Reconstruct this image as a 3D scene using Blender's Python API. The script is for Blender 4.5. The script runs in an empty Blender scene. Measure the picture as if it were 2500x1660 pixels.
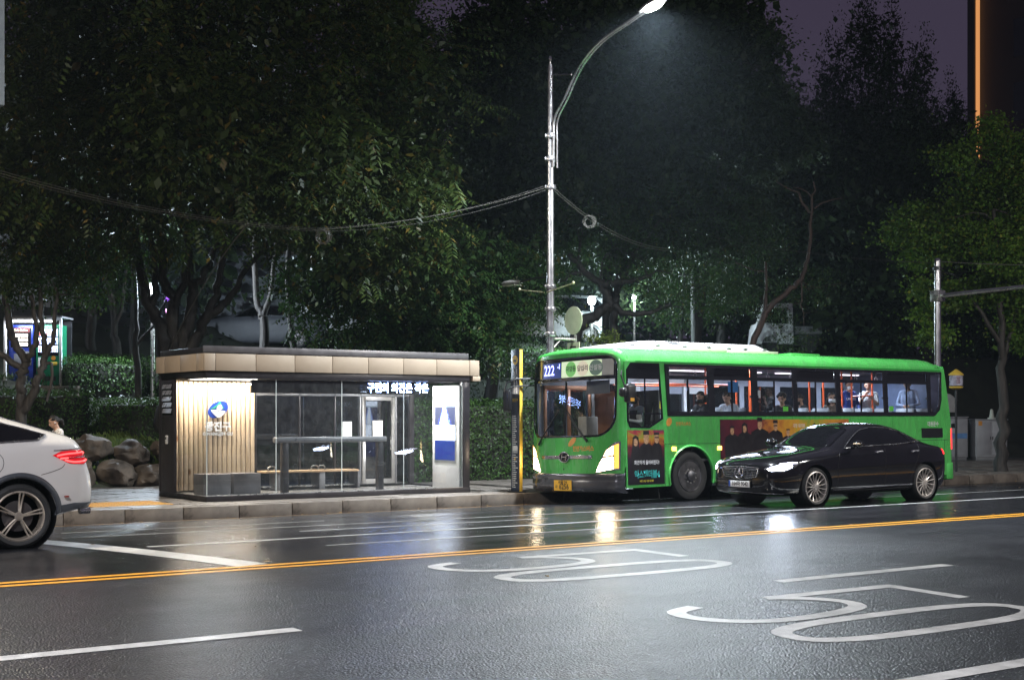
import bpy, bmesh, math, random
import numpy as np
from mathutils import Vector, Matrix, Euler
from mathutils.bvhtree import BVHTree

random.seed(7); rng = np.random.default_rng(7)
R = math.radians
SC = bpy.context.scene
COL = SC.collection

# ------------------------------------------------------------------ camera
cam_d = bpy.data.cameras.new('camera'); cam = bpy.data.objects.new('camera', cam_d); COL.objects.link(cam)
cam.location = (0, 0, 1.6); cam.rotation_euler = (R(90), 0, R(54.58 - 90))
cam_d.lens = 49.0; cam_d.sensor_width = 36; cam_d.shift_y = 0.0733
cam_d.clip_start = 0.1; cam_d.clip_end = 1500
SC.camera = cam

# ------------------------------------------------------------------ night sky (city glow on cloud)
wd = bpy.data.worlds.new('World'); SC.world = wd; wd.use_nodes = True
nt = wd.node_tree; nt.nodes.clear()
wo = nt.nodes.new('ShaderNodeOutputWorld'); bg = nt.nodes.new('ShaderNodeBackground')
sky = nt.nodes.new('ShaderNodeTexSky'); sky.sky_type = 'NISHITA'; sky.sun_disc = False
sky.sun_elevation = R(-8); sky.sun_rotation = R(200)
add = nt.nodes.new('ShaderNodeMix'); add.data_type = 'RGBA'; add.blend_type = 'ADD'; add.inputs[0].default_value = 1.0
add.inputs[7].default_value = (0.52, 0.41, 0.70, 1)
nt.links.new(sky.outputs[0], add.inputs[6]); nt.links.new(add.outputs[2], bg.inputs[0])
bg.inputs[1].default_value = 0.085
nt.links.new(bg.outputs[0], wo.inputs[0])

SC.view_settings.view_transform = 'Standard'; SC.view_settings.look = 'None'
SC.view_settings.gamma = 1.0; SC.view_settings.use_curve_mapping = False
SC.view_settings.exposure = 0.0
SC.render.engine = 'CYCLES'
cy = SC.cycles
cy.use_denoising = True
try: cy.denoiser = 'OPENIMAGEDENOISE'
except Exception: pass
cy.max_bounces = 8; cy.diffuse_bounces = 2; cy.glossy_bounces = 4; cy.transmission_bounces = 4
cy.transparent_max_bounces = 24; cy.volume_bounces = 0
cy.caustics_reflective = False; cy.caustics_refractive = False
cy.sample_clamp_indirect = 4.0; cy.sample_clamp_direct = 40.0
cy.blur_glossy = 0.3
SC.render.film_transparent = False

# ------------------------------------------------------------------ materials
MATS = {}
def _nodes(name):
    m = bpy.data.materials.new(name); m.use_nodes = True
    t = m.node_tree; t.nodes.clear()
    o = t.nodes.new('ShaderNodeOutputMaterial'); b = t.nodes.new('ShaderNodeBsdfPrincipled')
    t.links.new(b.outputs[0], o.inputs[0]); MATS[name] = m
    return m, t, b, o
def _noise(t, scale, detail=3, rough=.55, coord='Object'):
    c = t.nodes.new('ShaderNodeTexCoord'); n = t.nodes.new('ShaderNodeTexNoise')
    n.inputs['Scale'].default_value = scale; n.inputs['Detail'].default_value = detail; n.inputs['Roughness'].default_value = rough
    t.links.new(c.outputs[coord], n.inputs['Vector']); return n
def _ramp(t, src, stops):
    r = t.nodes.new('ShaderNodeValToRGB'); e = r.color_ramp.elements
    while len(e) < len(stops): e.new(.5)
    for i, (p, c) in enumerate(stops):
        e[i].position = p; e[i].color = (*c, 1) if len(c) == 3 else c
    t.links.new(src, r.inputs[0]); return r
def pm(name, col, rough=.5, metal=0, spec=.5, var=.12, vs=6, bump=0, bs=80, coat=0, emit=None, es=0, rv=.06):
    """painted / plain surface: colour with slight unevenness, roughness variation, optional fine relief"""
    if name in MATS: return MATS[name]
    m, t, b, o = _nodes(name)
    n = _noise(t, vs)
    lo = tuple(max(0, c * (1 - var)) for c in col); hi = tuple(min(1, c * (1 + var)) for c in col)
    r = _ramp(t, n.outputs[0], [(.3, lo), (.7, hi)])
    t.links.new(r.outputs[0], b.inputs['Base Color'])
    b.inputs['Metallic'].default_value = metal; b.inputs['Specular IOR Level'].default_value = spec
    mr = t.nodes.new('ShaderNodeMapRange'); mr.inputs[1].default_value = .3; mr.inputs[2].default_value = .7
    mr.inputs[3].default_value = max(.02, rough - rv); mr.inputs[4].default_value = min(1, rough + rv)
    t.links.new(n.outputs[0], mr.inputs[0]); t.links.new(mr.outputs[0], b.inputs['Roughness'])
    b.inputs['Coat Weight'].default_value = coat; b.inputs['Coat Roughness'].default_value = .05
    if bump:
        n2 = _noise(t, bs); bp = t.nodes.new('ShaderNodeBump'); bp.inputs['Strength'].default_value = bump; bp.inputs['Distance'].default_value = .01
        t.links.new(n2.outputs[0], bp.inputs['Height']); t.links.new(bp.outputs[0], b.inputs['Normal'])
    if emit:
        b.inputs['Emission Color'].default_value = (*emit, 1); b.inputs['Emission Strength'].default_value = es
    return m
def em(name, col, strength):
    if name in MATS: return MATS[name]
    m, t, b, o = _nodes(name)
    b.inputs['Base Color'].default_value = (*[min(.8, c) for c in col], 1); b.inputs['Roughness'].default_value = .3
    b.inputs['Emission Color'].default_value = (*col, 1); b.inputs['Emission Strength'].default_value = strength
    return m
def glass(name, tint=(.92, .95, .95), rough=.01, dirt=0.0, ior=1.5, drops=0.0, refl=1.0):
    """thin pane: fresnel mix of see-through and mirror, with optional dirt film and rain drops"""
    if name in MATS: return MATS[name]
    m = bpy.data.materials.new(name); m.use_nodes = True; t = m.node_tree; t.nodes.clear(); MATS[name] = m
    o = t.nodes.new('ShaderNodeOutputMaterial'); tr = t.nodes.new('ShaderNodeBsdfTransparent'); gl = t.nodes.new('ShaderNodeBsdfGlossy')
    tr.inputs[0].default_value = (*tint, 1); gl.inputs['Roughness'].default_value = rough
    fr = t.nodes.new('ShaderNodeFresnel'); gm = t.nodes.new('ShaderNodeNewGeometry'); io = t.nodes.new('ShaderNodeMapRange')
    io.inputs[3].default_value = ior; io.inputs[4].default_value = 1/ior   # a pane mirrors the same from both sides
    t.links.new(gm.outputs['Backfacing'], io.inputs[0]); t.links.new(io.outputs[0], fr.inputs[0])
    mx = t.nodes.new('ShaderNodeMixShader')
    mm = t.nodes.new('ShaderNodeMath'); mm.operation = 'MULTIPLY'; mm.inputs[1].default_value = refl
    t.links.new(fr.outputs[0], mm.inputs[0])
    t.links.new(mm.outputs[0], mx.inputs[0]); t.links.new(tr.outputs[0], mx.inputs[1]); t.links.new(gl.outputs[0], mx.inputs[2])
    last = mx
    if dirt > 0:
        df = t.nodes.new('ShaderNodeBsdfDiffuse'); df.inputs[0].default_value = (.55, .55, .53, 1)
        n = _noise(t, 9, 6, .7)
        mr = t.nodes.new('ShaderNodeMapRange'); mr.inputs[1].default_value = .42; mr.inputs[2].default_value = .75; mr.inputs[3].default_value = dirt * .25; mr.inputs[4].default_value = dirt
        t.links.new(n.outputs[0], mr.inputs[0]); m2 = t.nodes.new('ShaderNodeMixShader')
        t.links.new(mr.outputs[0], m2.inputs[0]); t.links.new(last.outputs[0], m2.inputs[1]); t.links.new(df.outputs[0], m2.inputs[2]); last = m2
    if drops > 0:
        c = t.nodes.new('ShaderNodeTexCoord'); mp = t.nodes.new('ShaderNodeMapping'); mp.inputs['Scale'].default_value = (42, 42, 26)
        t.links.new(c.outputs['Object'], mp.inputs[0])
        v = t.nodes.new('ShaderNodeTexVoronoi'); v.inputs['Scale'].default_value = 1.0; t.links.new(mp.outputs[0], v.inputs['Vector'])
        n = _noise(t, 4, 4, .6)
        th = t.nodes.new('ShaderNodeMapRange'); th.inputs[1].default_value = .35; th.inputs[2].default_value = .7; th.inputs[3].default_value = .02; th.inputs[4].default_value = .30 * drops
        t.links.new(n.outputs[0], th.inputs[0])
        lt = t.nodes.new('ShaderNodeMath'); lt.operation = 'LESS_THAN'
        t.links.new(v.outputs['Distance'], lt.inputs[0]); t.links.new(th.outputs[0], lt.inputs[1])
        ml = t.nodes.new('ShaderNodeMath'); ml.operation = 'MULTIPLY'; ml.inputs[1].default_value = .55; t.links.new(lt.outputs[0], ml.inputs[0])
        df = t.nodes.new('ShaderNodeBsdfDiffuse'); df.inputs[0].default_value = (.6, .63, .66, 1)
        m3 = t.nodes.new('ShaderNodeMixShader'); t.links.new(ml.outputs[0], m3.inputs[0]); t.links.new(last.outputs[0], m3.inputs[1]); t.links.new(df.outputs[0], m3.inputs[2]); last = m3
    t.links.new(last.outputs[0], o.inputs[0])
    return m

# ------------------------------------------------------------------ mesh builder
class MB:
    def __init__(s): s.v = []; s.f = []; s.mi = []; s.cm = 0
    def add(s, vs, fs):
        b = len(s.v); s.v += [tuple(p) for p in vs]; s.f += [tuple(i + b for i in f) for f in fs]; s.mi += [s.cm] * len(fs); return s
    def box(s, x0, x1, y0, y1, z0, z1):
        return s.add([(x0,y0,z0),(x1,y0,z0),(x1,y1,z0),(x0,y1,z0),(x0,y0,z1),(x1,y0,z1),(x1,y1,z1),(x0,y1,z1)],
                     [(3,2,1,0),(4,5,6,7),(0,1,5,4),(1,2,6,5),(2,3,7,6),(3,0,4,7)])
    def cbox(s, c, sz, rot=None):
        x, y, z = (a / 2 for a in sz); M = (rot if rot is not None else Matrix.Identity(3))
        P = [Vector(c) + M @ Vector(p) for p in [(-x,-y,-z),(x,-y,-z),(x,y,-z),(-x,y,-z),(-x,-y,z),(x,-y,z),(x,y,z),(-x,y,z)]]
        return s.add(P, [(3,2,1,0),(4,5,6,7),(0,1,5,4),(1,2,6,5),(2,3,7,6),(3,0,4,7)])
    def tube(s, pts, r, n=10, caps=True, closed=False):
        pts = [Vector(p) for p in pts]; rs = r if hasattr(r, '__len__') else [r] * len(pts)
        rings = []; up = None; L = len(pts)
        for i, p in enumerate(pts):
            a = pts[(i - 1) % L] if closed or i > 0 else p; b = pts[(i + 1) % L] if closed or i < L - 1 else p
            d = (b - a).normalized() if (b - a).length > 1e-9 else Vector((0, 0, 1))
            if up is None:
                up = d.orthogonal().normalized()
            else:
                up = (up - d * up.dot(d)); up = up.normalized() if up.length > 1e-6 else d.orthogonal().normalized()
            w = d.cross(up)
            rings.append([p + (up * math.cos(2*math.pi*k/n) + w * math.sin(2*math.pi*k/n)) * rs[i] for k in range(n)])
        vs = [q for rg in rings for q in rg]; fs = []
        for i in range(L if closed else L - 1):
            j = (i + 1) % L
            for k in range(n): fs.append((i*n+k, i*n+(k+1) % n, j*n+(k+1) % n, j*n+k))
        if caps and not closed: fs += [tuple(range(n - 1, -1, -1)), tuple((L-1)*n + k for k in range(n))]
        return s.add(vs, fs)
    def lathe(s, prof, c=(0,0,0), axis='z', n=24, cap=True):
        """prof: (radius, height) pairs turned about the axis through c"""
        vs = []; fs = []
        def P(r, h, a):
            u, w = r * math.cos(a), r * math.sin(a)
            return {'z': (c[0]+u, c[1]+w, c[2]+h), 'y': (c[0]+u, c[1]+h, c[2]+w), 'x': (c[0]+h, c[1]+u, c[2]+w)}[axis]
        for r, h in prof: vs += [P(r, h, 2*math.pi*k/n) for k in range(n)]
        for i in range(len(prof) - 1):
            for k in range(n): fs.append((i*n+k, i*n+(k+1) % n, (i+1)*n+(k+1) % n, (i+1)*n+k))
        if cap and prof[0][0] > 1e-6: fs.append(tuple(range(n)))
        if cap and prof[-1][0] > 1e-6: fs.append(tuple((len(prof)-1)*n + k for k in range(n)))
        return s.add(vs, fs)
    def prism(s, poly, axis, a, b):
        """poly in the other two axes (cyclic order), extruded a..b along axis"""
        def P(p, h): return {'x': (h, p[0], p[1]), 'y': (p[0], h, p[1]), 'z': (p[0], p[1], h)}[axis]
        n = len(poly)
        return s.add([P(p, a) for p in poly] + [P(p, b) for p in poly],
                     [tuple(range(n)), tuple(range(2*n-1, n-1, -1))] + [(i, (i+1) % n, n+(i+1) % n, n+i) for i in range(n)])
    def ball(s, c, r, n=14, m=9):
        rx, ry, rz = r if hasattr(r, '__len__') else (r, r, r)
        prof = [(math.sin(math.pi*i/m), -math.cos(math.pi*i/m)) for i in range(m+1)]
        vs = []; fs = []
        for pr, h in prof: vs += [(c[0]+rx*pr*math.cos(2*math.pi*k/n), c[1]+ry*pr*math.sin(2*math.pi*k/n), c[2]+rz*h) for k in range(n)]
        for i in range(m):
            for k in range(n): fs.append((i*n+k, i*n+(k+1) % n, (i+1)*n+(k+1) % n, (i+1)*n+k))
        return s.add(vs, fs)
    def build(s, name, mat, parent=None, bevel=0, smooth=None, thick=0, weld=True, loc=None, seg=2):
        me = bpy.data.meshes.new(name); bm = bmesh.new()
        V = [bm.verts.new(p) for p in s.v]
        for f, mi in zip(s.f, s.mi):
            try:
                q = bm.faces.new([V[i] for i in f]); q.material_index = mi
            except ValueError: pass
        if weld:
            bmesh.ops.remove_doubles(bm, verts=bm.verts, dist=1e-5)
            bmesh.ops.dissolve_degenerate(bm, dist=1e-6, edges=bm.edges)
            bmesh.ops.recalc_face_normals(bm, faces=bm.faces)
        if bevel:
            es = [e for e in bm.edges if len(e.link_faces) == 2 and e.calc_face_angle(0) > .5]
            bmesh.ops.bevel(bm, geom=es, offset=bevel, segments=seg, affect='EDGES', profile=.5, clamp_overlap=True)
        bm.to_mesh(me); bm.free()
        for m in (mat if isinstance(mat, (list, tuple)) else [mat]): me.materials.append(m)
        if smooth is None: smooth = 35
        if smooth:
            me.shade_smooth(); me.set_sharp_from_angle(angle=R(smooth))
        return link(name, me, parent, thick, loc)
def link(name, me, parent=None, thick=0, loc=None):
    o = bpy.data.objects.new(name, me); COL.objects.link(o)
    if parent is not None: o.parent = parent
    if loc is not None: o.location = loc
    if thick:
        md = o.modifiers.new('wall', 'SOLIDIFY'); md.thickness = thick; md.offset = -1
    return o
def tag(o, label=None, cat=None, group=None, kind=None):
    if label: o['label'] = label
    if cat: o['category'] = cat
    if group: o['group'] = group
    if kind: o['kind'] = kind
    return o
def thing(name, label, cat, loc=(0,0,0), rz=0, group=None, rot=None):
    o = bpy.data.objects.new(name, None); COL.objects.link(o); o.empty_display_size = .2
    o.location = loc; o.rotation_euler = rot if rot else (0, 0, rz)
    return tag(o, label, cat, group)
def bx(name, mat, parent, x0, x1, y0, y1, z0, z1, bevel=.004, **k):
    return MB().box(x0, x1, y0, y1, z0, z1).build(name, mat, parent, bevel=bevel, **k)
def copy_tree(o, parent=None):
    c = o.copy(); COL.objects.link(c)
    if parent is not None: c.parent = parent
    for ch in list(o.children): copy_tree(ch, c)
    return c
_dg = None
def eval_mesh(o):
    dg = bpy.context.evaluated_depsgraph_get(); dg.update()
    return bpy.data.meshes.new_from_object(o.evaluated_get(dg))
def text(name, body, size, mat, parent, mapf, align='CENTER', bold=0.0, extrude=0.0, sx=1.0, space=1.0):
    """flat lettering: a text curve turned to a mesh, each vertex placed by mapf(u, v, w)"""
    cu = bpy.data.curves.new(name, 'FONT'); cu.body = body; cu.size = size; cu.align_x = align; cu.align_y = 'CENTER'
    cu.offset = bold; cu.extrude = extrude; cu.resolution_u = 2; cu.space_character = space
    o = bpy.data.objects.new(name, cu); COL.objects.link(o)
    me = eval_mesh(o); bpy.data.objects.remove(o)
    for v in me.vertices: v.co = mapf(v.co.x * sx, v.co.y, v.co.z)
    me.materials.clear(); me.materials.append(mat); me.name = name
    return link(name, me, parent)
def rrect(x0, x1, z0, z1, r, n=5):
    """rounded rectangle outline (counter-clockwise); r: one radius or (bl, br, tr, tl)"""
    rr = r if hasattr(r, '__len__') else (r,) * 4; P = []
    for (cx, cz, a0, q) in ((x0, z0, 180, rr[0]), (x1, z0, 270, rr[1]), (x1, z1, 0, rr[2]), (x0, z1, 90, rr[3])):
        ox = cx + (q if cx == x0 else -q); oz = cz + (q if cz == z0 else -q)
        for k in range(n + 1):
            a = R(a0 + 90 * k / n); P.append((ox + q * math.cos(a), oz + q * math.sin(a)))
    return P
def resample(poly, n):
    """closed outline to n points evenly spaced along it, starting at its first point"""
    P = [Vector((p[0], p[1])) for p in poly]; P.append(P[0]); d = [0]
    for a, b in zip(P, P[1:]): d.append(d[-1] + (b - a).length)
    out = []; j = 0
    for i in range(n):
        t = d[-1] * i / n
        while j < len(d) - 2 and d[j+1] < t: j += 1
        f = (t - d[j]) / max(1e-9, d[j+1] - d[j]); out.append(tuple(P[j].lerp(P[j+1], f)))
    return out
def polar(poly, c, n):
    """outline hit by n rays from c (star-shaped outlines), so that two outlines share angles"""
    out = []; P = [Vector((p[0]-c[0], p[1]-c[1])) for p in poly]
    for i in range(n):
        a = 2*math.pi*i/n; d = Vector((math.cos(a), math.sin(a))); best = 0
        for p, q in zip(P, P[1:] + P[:1]):
            e = q - p; den = d.x*e.y - d.y*e.x
            if abs(den) < 1e-12: continue
            t = (p.x*e.y - p.y*e.x)/den; u = (p.x*d.y - p.y*d.x)/den
            if t > 0 and -1e-6 <= u <= 1+1e-6: best = max(best, t)
        out.append((c[0]+d.x*best, c[1]+d.y*best))
    return out
def disc(mb, poly, mapf, rings=5, c=None):
    n = len(poly)
    if c is None: c = (sum(p[0] for p in poly)/n, sum(p[1] for p in poly)/n)
    vs = [mapf(*c)]; fs = []
    for k in range(1, rings+1):
        f = k/rings; vs += [mapf(c[0]+(p[0]-c[0])*f, c[1]+(p[1]-c[1])*f) for p in poly]
    for i in range(n): fs.append((0, 1+i, 1+(i+1) % n))
    for k in range(rings-1):
        for i in range(n): fs.append((1+k*n+i, 1+(k+1)*n+i, 1+(k+1)*n+(i+1) % n, 1+k*n+(i+1) % n))
    return mb.add(vs, fs)
def ring(mb, inner, outer, mapf, rings=4):
    n = len(inner); vs = []; fs = []
    for k in range(rings+1):
        f = k/rings; vs += [mapf(a[0]+(b[0]-a[0])*f, a[1]+(b[1]-a[1])*f) for a, b in zip(inner, outer)]
    for k in range(rings):
        for i in range(n): fs.append((k*n+i, k*n+(i+1) % n, (k+1)*n+(i+1) % n, (k+1)*n+i))
    return mb.add(vs, fs)
def flat_holes(mb, outer, holes, mapf):
    """flat panel with openings, triangulated"""
    bm = bmesh.new(); es = []
    for loop in [outer] + holes:
        V = [bm.verts.new((p[0], p[1], 0)) for p in loop]
        for a, b in zip(V, V[1:] + V[:1]): es.append(bm.edges.new((a, b)))
    bmesh.ops.triangle_fill(bm, use_beauty=True, use_dissolve=False, edges=es, normal=(0, 0, 1))
    bm.verts.index_update()
    mb.add([mapf(v.co.x, v.co.y) for v in bm.verts], [tuple(v.index for v in f.verts) for f in bm.faces]); bm.free()
    return mb
def np_mesh(name, V, F, mat, parent=None, nv=4):
    me = bpy.data.meshes.new(name); V = np.asarray(V, dtype=np.float32).reshape(-1, 3); F = np.asarray(F, dtype=np.int32).reshape(-1, nv)
    me.vertices.add(len(V)); me.vertices.foreach_set('co', V.ravel())
    me.loops.add(F.size); me.loops.foreach_set('vertex_index', F.ravel())
    me.polygons.add(len(F)); me.polygons.foreach_set('loop_start', np.arange(0, F.size, nv, dtype=np.int32))
    me.polygons.foreach_set('loop_total', np.full(len(F), nv, dtype=np.int32))
    me.update(calc_edges=True); me.materials.append(mat)
    return link(name, me, parent)
def area_light(name, loc, size, power, col, parent=None, rot=(0,0,0), shape='DISK', sy=None, spread=180):
    d = bpy.data.lights.new(name, 'AREA'); d.energy = power; d.color = col; d.shape = shape; d.size = size; d.spread = R(spread)
    if sy: d.size_y = sy
    o = bpy.data.objects.new(name, d); COL.objects.link(o); o.location = loc; o.rotation_euler = rot
    if parent is not None: o.parent = parent
    return o
def point_light(name, loc, r, power, col, parent=None):
    d = bpy.data.lights.new(name, 'POINT'); d.energy = power; d.color = col; d.shadow_soft_size = r
    o = bpy.data.objects.new(name, d); COL.objects.link(o); o.location = loc
    if parent is not None: o.parent = parent
    return o
def spot_light(name, loc, target, power, col, angle=60, blend=.6, r=.06, parent=None):
    d = bpy.data.lights.new(name, 'SPOT'); d.energy = power; d.color = col; d.spot_size = R(angle); d.spot_blend = blend; d.shadow_soft_size = r
    o = bpy.data.objects.new(name, d); COL.objects.link(o); o.location = loc
    o.rotation_euler = (Vector(target) - Vector(loc)).to_track_quat('-Z', 'Y').to_euler()
    if parent is not None: o.parent = parent
    return o

# common materials
M_STEEL = pm('galvanised_steel', (.62, .60, .57), .28, .9, vs=9)
M_CHROME = pm('chrome', (.80, .80, .82), .20, 1.0, var=.03)
M_BLACK = pm('black_plastic', (.012, .012, .014), .35)
M_BLACKG = pm('black_gloss', (.008, .008, .010), .10, var=.1, coat=.5)
M_RUBBER = pm('tyre_rubber', (.016, .016, .017), .62, bump=.25, bs=60)
M_DARK = pm('dark_metal', (.028, .027, .030), .38, .3)
M_WHITE = pm('white_paint', (.72, .72, .73), .35)
# ================================================================== ground, road, markings
def zr(y):
    y = max(y, 4.0); return -.0025 * (y - 13.5) ** 2
KY = 23.45          # kerb face
ZS = -.02           # pavement level

def asphalt(name, base, r0, r1, bump, bs, puddle, bd=.006):
    m, t, b, o = _nodes(name)
    n1 = _noise(t, .55, 5, .6); n2 = _noise(t, bs, 2, .6); n3 = _noise(t, 11, 4, .6)
    c1 = _ramp(t, n2.outputs[0], [(.3, tuple(c*.25 for c in base)), (.52, base), (.66, tuple(c*5 for c in base))])
    c2 = _ramp(t, n3.outputs[0], [(.3, (.75,.75,.75)), (.7, (1.2,1.2,1.2))])
    mx = t.nodes.new('ShaderNodeMix'); mx.data_type = 'RGBA'; mx.blend_type = 'MULTIPLY'; mx.inputs[0].default_value = 1
    t.links.new(c1.outputs[0], mx.inputs[6]); t.links.new(c2.outputs[0], mx.inputs[7]); t.links.new(mx.outputs[2], b.inputs['Base Color'])
    # long wheel-track bands along the road hold more or less water
    c = t.nodes.new('ShaderNodeTexCoord'); mp = t.nodes.new('ShaderNodeMapping'); mp.inputs['Scale'].default_value = (.16, 1.3, 1)
    t.links.new(c.outputs['Object'], mp.inputs[0]); nb = t.nodes.new('ShaderNodeTexNoise'); nb.inputs['Scale'].default_value = 1; nb.inputs['Detail'].default_value = 5
    t.links.new(mp.outputs[0], nb.inputs['Vector'])
    ad = t.nodes.new('ShaderNodeMath'); ad.operation = 'ADD'; t.links.new(n1.outputs[0], ad.inputs[0]); t.links.new(nb.outputs[0], ad.inputs[1])
    mr = t.nodes.new('ShaderNodeMapRange'); mr.inputs[1].default_value = .8; mr.inputs[2].default_value = 1.2; mr.inputs[3].default_value = r0; mr.inputs[4].default_value = r1
    t.links.new(ad.outputs[0], mr.inputs[0]); t.links.new(mr.outputs[0], b.inputs['Roughness'])
    b.inputs['Specular IOR Level'].default_value = .5
    vo = t.nodes.new('ShaderNodeTexVoronoi'); vo.inputs['Scale'].default_value = bs * .8; t.links.new(c.outputs['Object'], vo.inputs['Vector'])
    hs = t.nodes.new('ShaderNodeMath'); hs.operation = 'SUBTRACT'; t.links.new(n2.outputs[0], hs.inputs[0]); t.links.new(vo.outputs['Distance'], hs.inputs[1])
    st = t.nodes.new('ShaderNodeMapRange'); st.inputs[1].default_value = .8; st.inputs[2].default_value = 1.2; st.inputs[3].default_value = bump * puddle; st.inputs[4].default_value = bump
    t.links.new(ad.outputs[0], st.inputs[0])
    bp = t.nodes.new('ShaderNodeBump'); bp.inputs['Distance'].default_value = bd
    t.links.new(st.outputs[0], bp.inputs['Strength']); t.links.new(hs.outputs[0], bp.inputs['Height']); t.links.new(bp.outputs[0], b.inputs['Normal'])
    return m
M_ROADF = asphalt('wet_asphalt_smooth', (.010, .010, .012), .15, .27, .42, 60, .45, .004)
M_ROADN = asphalt('wet_asphalt_coarse', (.0110, .0118, .0155), .30, .40, .80, 66, 1.0, .007)

def paint(name, col, wear=.5, rough=.38):
    m, t, b, o = _nodes(name)
    n = _noise(t, 7, 8, .72); n2 = _noise(t, 1.2, 3)
    ad = t.nodes.new('ShaderNodeMath'); ad.operation = 'ADD'; t.links.new(n.outputs[0], ad.inputs[0]); t.links.new(n2.outputs[0], ad.inputs[1])
    r = _ramp(t, ad.outputs[0], [(.0, (.05, .05, .05)), (.40 * wear + .15, tuple(c*.55 for c in col)), (.62 * wear + .22, col)])
    sc = t.nodes.new('ShaderNodeMath'); sc.operation = 'MULTIPLY'; sc.inputs[1].default_value = .62; t.links.new(ad.outputs[0], sc.inputs[0]); t.links.new(sc.outputs[0], r.inputs[0])
    t.links.new(r.outputs[0], b.inputs['Base Color']); b.inputs['Roughness'].default_value = rough
    n3 = _noise(t, 70, 2); bp = t.nodes.new('ShaderNodeBump'); bp.inputs['Strength'].default_value = .35; bp.inputs['Distance'].default_value = .004
    t.links.new(n3.outputs[0], bp.inputs['Height']); t.links.new(bp.outputs[0], b.inputs['Normal'])
    return m
M_PW = paint('road_paint_white', (.62, .61, .60), .85)
M_PY = paint('road_paint_yellow', (.80, .36, .03), .4)
M_PW2 = paint('road_paint_white_thin', (.55, .55, .54), .75, .25)
M_PO = paint('road_paint_orange_faded', (.42, .22, .06), .8, .3)

def sheet(name, xs, ys, zf, mat, kind='structure', parent=None):
    V = [(x, y, zf(x, y)) for y in ys for x in xs]; n = len(xs)
    F = [(j*n+i, j*n+i+1, (j+1)*n+i+1, (j+1)*n+i) for j in range(len(ys)-1) for i in range(n-1)]
    o = np_mesh(name, V, F, mat, parent); o.data.shade_smooth()
    if kind: o['kind'] = kind
    return o
lin = lambda a, b, n: [a + (b-a)*i/(n-1) for i in range(n)]
ground = sheet('ground', lin(-60, 240, 9), lin(-60, 240, 9), lambda x, y: -1.0, pm('soil', (.035, .03, .024), .9))
road = sheet('road', lin(-30, 160, 40), lin(13.5, KY+.05, 24), lambda x, y: zr(y), M_ROADF)
road2 = sheet('road', lin(-30, 160, 40), lin(3.9, 13.5, 24), lambda x, y: zr(y), M_ROADN)

def stroke(mb, pts, w, lift=.004, closed=False, zf=None):
    """painted stripe of width w along pts (x, y), following the camber"""
    P = [Vector(p) for p in pts]
    Q = [P[0]]
    for a, b in zip(P, P[1:] + ([P[0]] if closed else [])):
        k = max(1, int((b-a).length / .5))
        for i in range(1, k+1): Q.append(a.lerp(b, i/k))
    if closed: Q.pop()
    n = len(Q); vs = []; fs = []
    for i in range(n):
        a = Q[(i-1) % n] if closed or i else Q[i]; b = Q[(i+1) % n] if closed or i < n-1 else Q[i]
        d1 = (Q[i]-a); d2 = (b-Q[i])
        if d1.length < 1e-9: d1 = d2
        if d2.length < 1e-9: d2 = d1
        d1.normalize(); d2.normalize(); t = (d1+d2).normalized(); nn = Vector((-t.y, t.x)); k = 1/max(.5, nn.dot(Vector((-d1.y, d1.x))))
        for s in (-.5, .5):
            q = Q[i] + nn*(w*s*k); vs.append((q.x, q.y, zr(q.y)+lift))
    m = n if closed else n-1
    for i in range(m):
        j = (i+1) % n; fs.append((2*i, 2*j, 2*j+1, 2*i+1))
    mb.add(vs, fs)
def marking(name, pts, w, mat, parent, lift=.004, **k):
    mb = MB(); stroke(mb, pts, w, lift, **k); o = mb.build(name, mat, parent); return o
marking('centre_line', [(-25, 13.62), (150, 13.62)], .125, M_PY, road, lift=.005)
marking('centre_line', [(-25, 13.37), (150, 13.37)], .125, M_PY, road2, lift=.005)
marking('stop_line', [(5.5, 18.9), (6.36, 13.72)], .40, M_PW, road)
marking('lane_line', [(6.3, 16.62), (150, 16.62)], .11, M_PW, road)
marking('lane_line', [(6.0, 19.0), (19.0, 18.75), (23.5, 18.7), (31, 18.9)], .085, M_PW2, road)
marking('lane_line', [(8.1, 15.34), (10.8, 15.34), (14.6, 15.37)], .085, M_PW2, road)
marking('lane_line', [(9.0, 17.85), (13.3, 17.8)], .09, M_PW2, road)
marking('lane_line', [(6.4, 20.3), (10.6, 20.15)], .08, M_PW2, road)
marking('kerb_line', [(7.0, 22.9), (17.5, 23.0)], .10, M_PO, road)
for x0, x1, y in ((-2.5, 4.84, 9.63), (10.08, 12.72, 9.66), (16.5, 20, 9.63), (24, 28, 9.63), (-4, 1.2, 5.92), (7.3, 12.5, 5.92)):
    marking('lane_line', [(x0, y), (x1, y)], .165, M_PW, road2)
def smooth_path(P, k=4):
    P = [Vector(p) for p in P]; Q = []
    for i in range(len(P)-1):
        a, b, c, d = P[max(0,i-1)], P[i], P[i+1], P[min(len(P)-1,i+2)]
        for j in range(k):
            t = j/k; Q.append(.5*((2*b) + (c-a)*t + (2*a-5*b+4*c-d)*t*t + (3*b-a-3*c+d)*t**3))
    return Q + [P[-1]]
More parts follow.
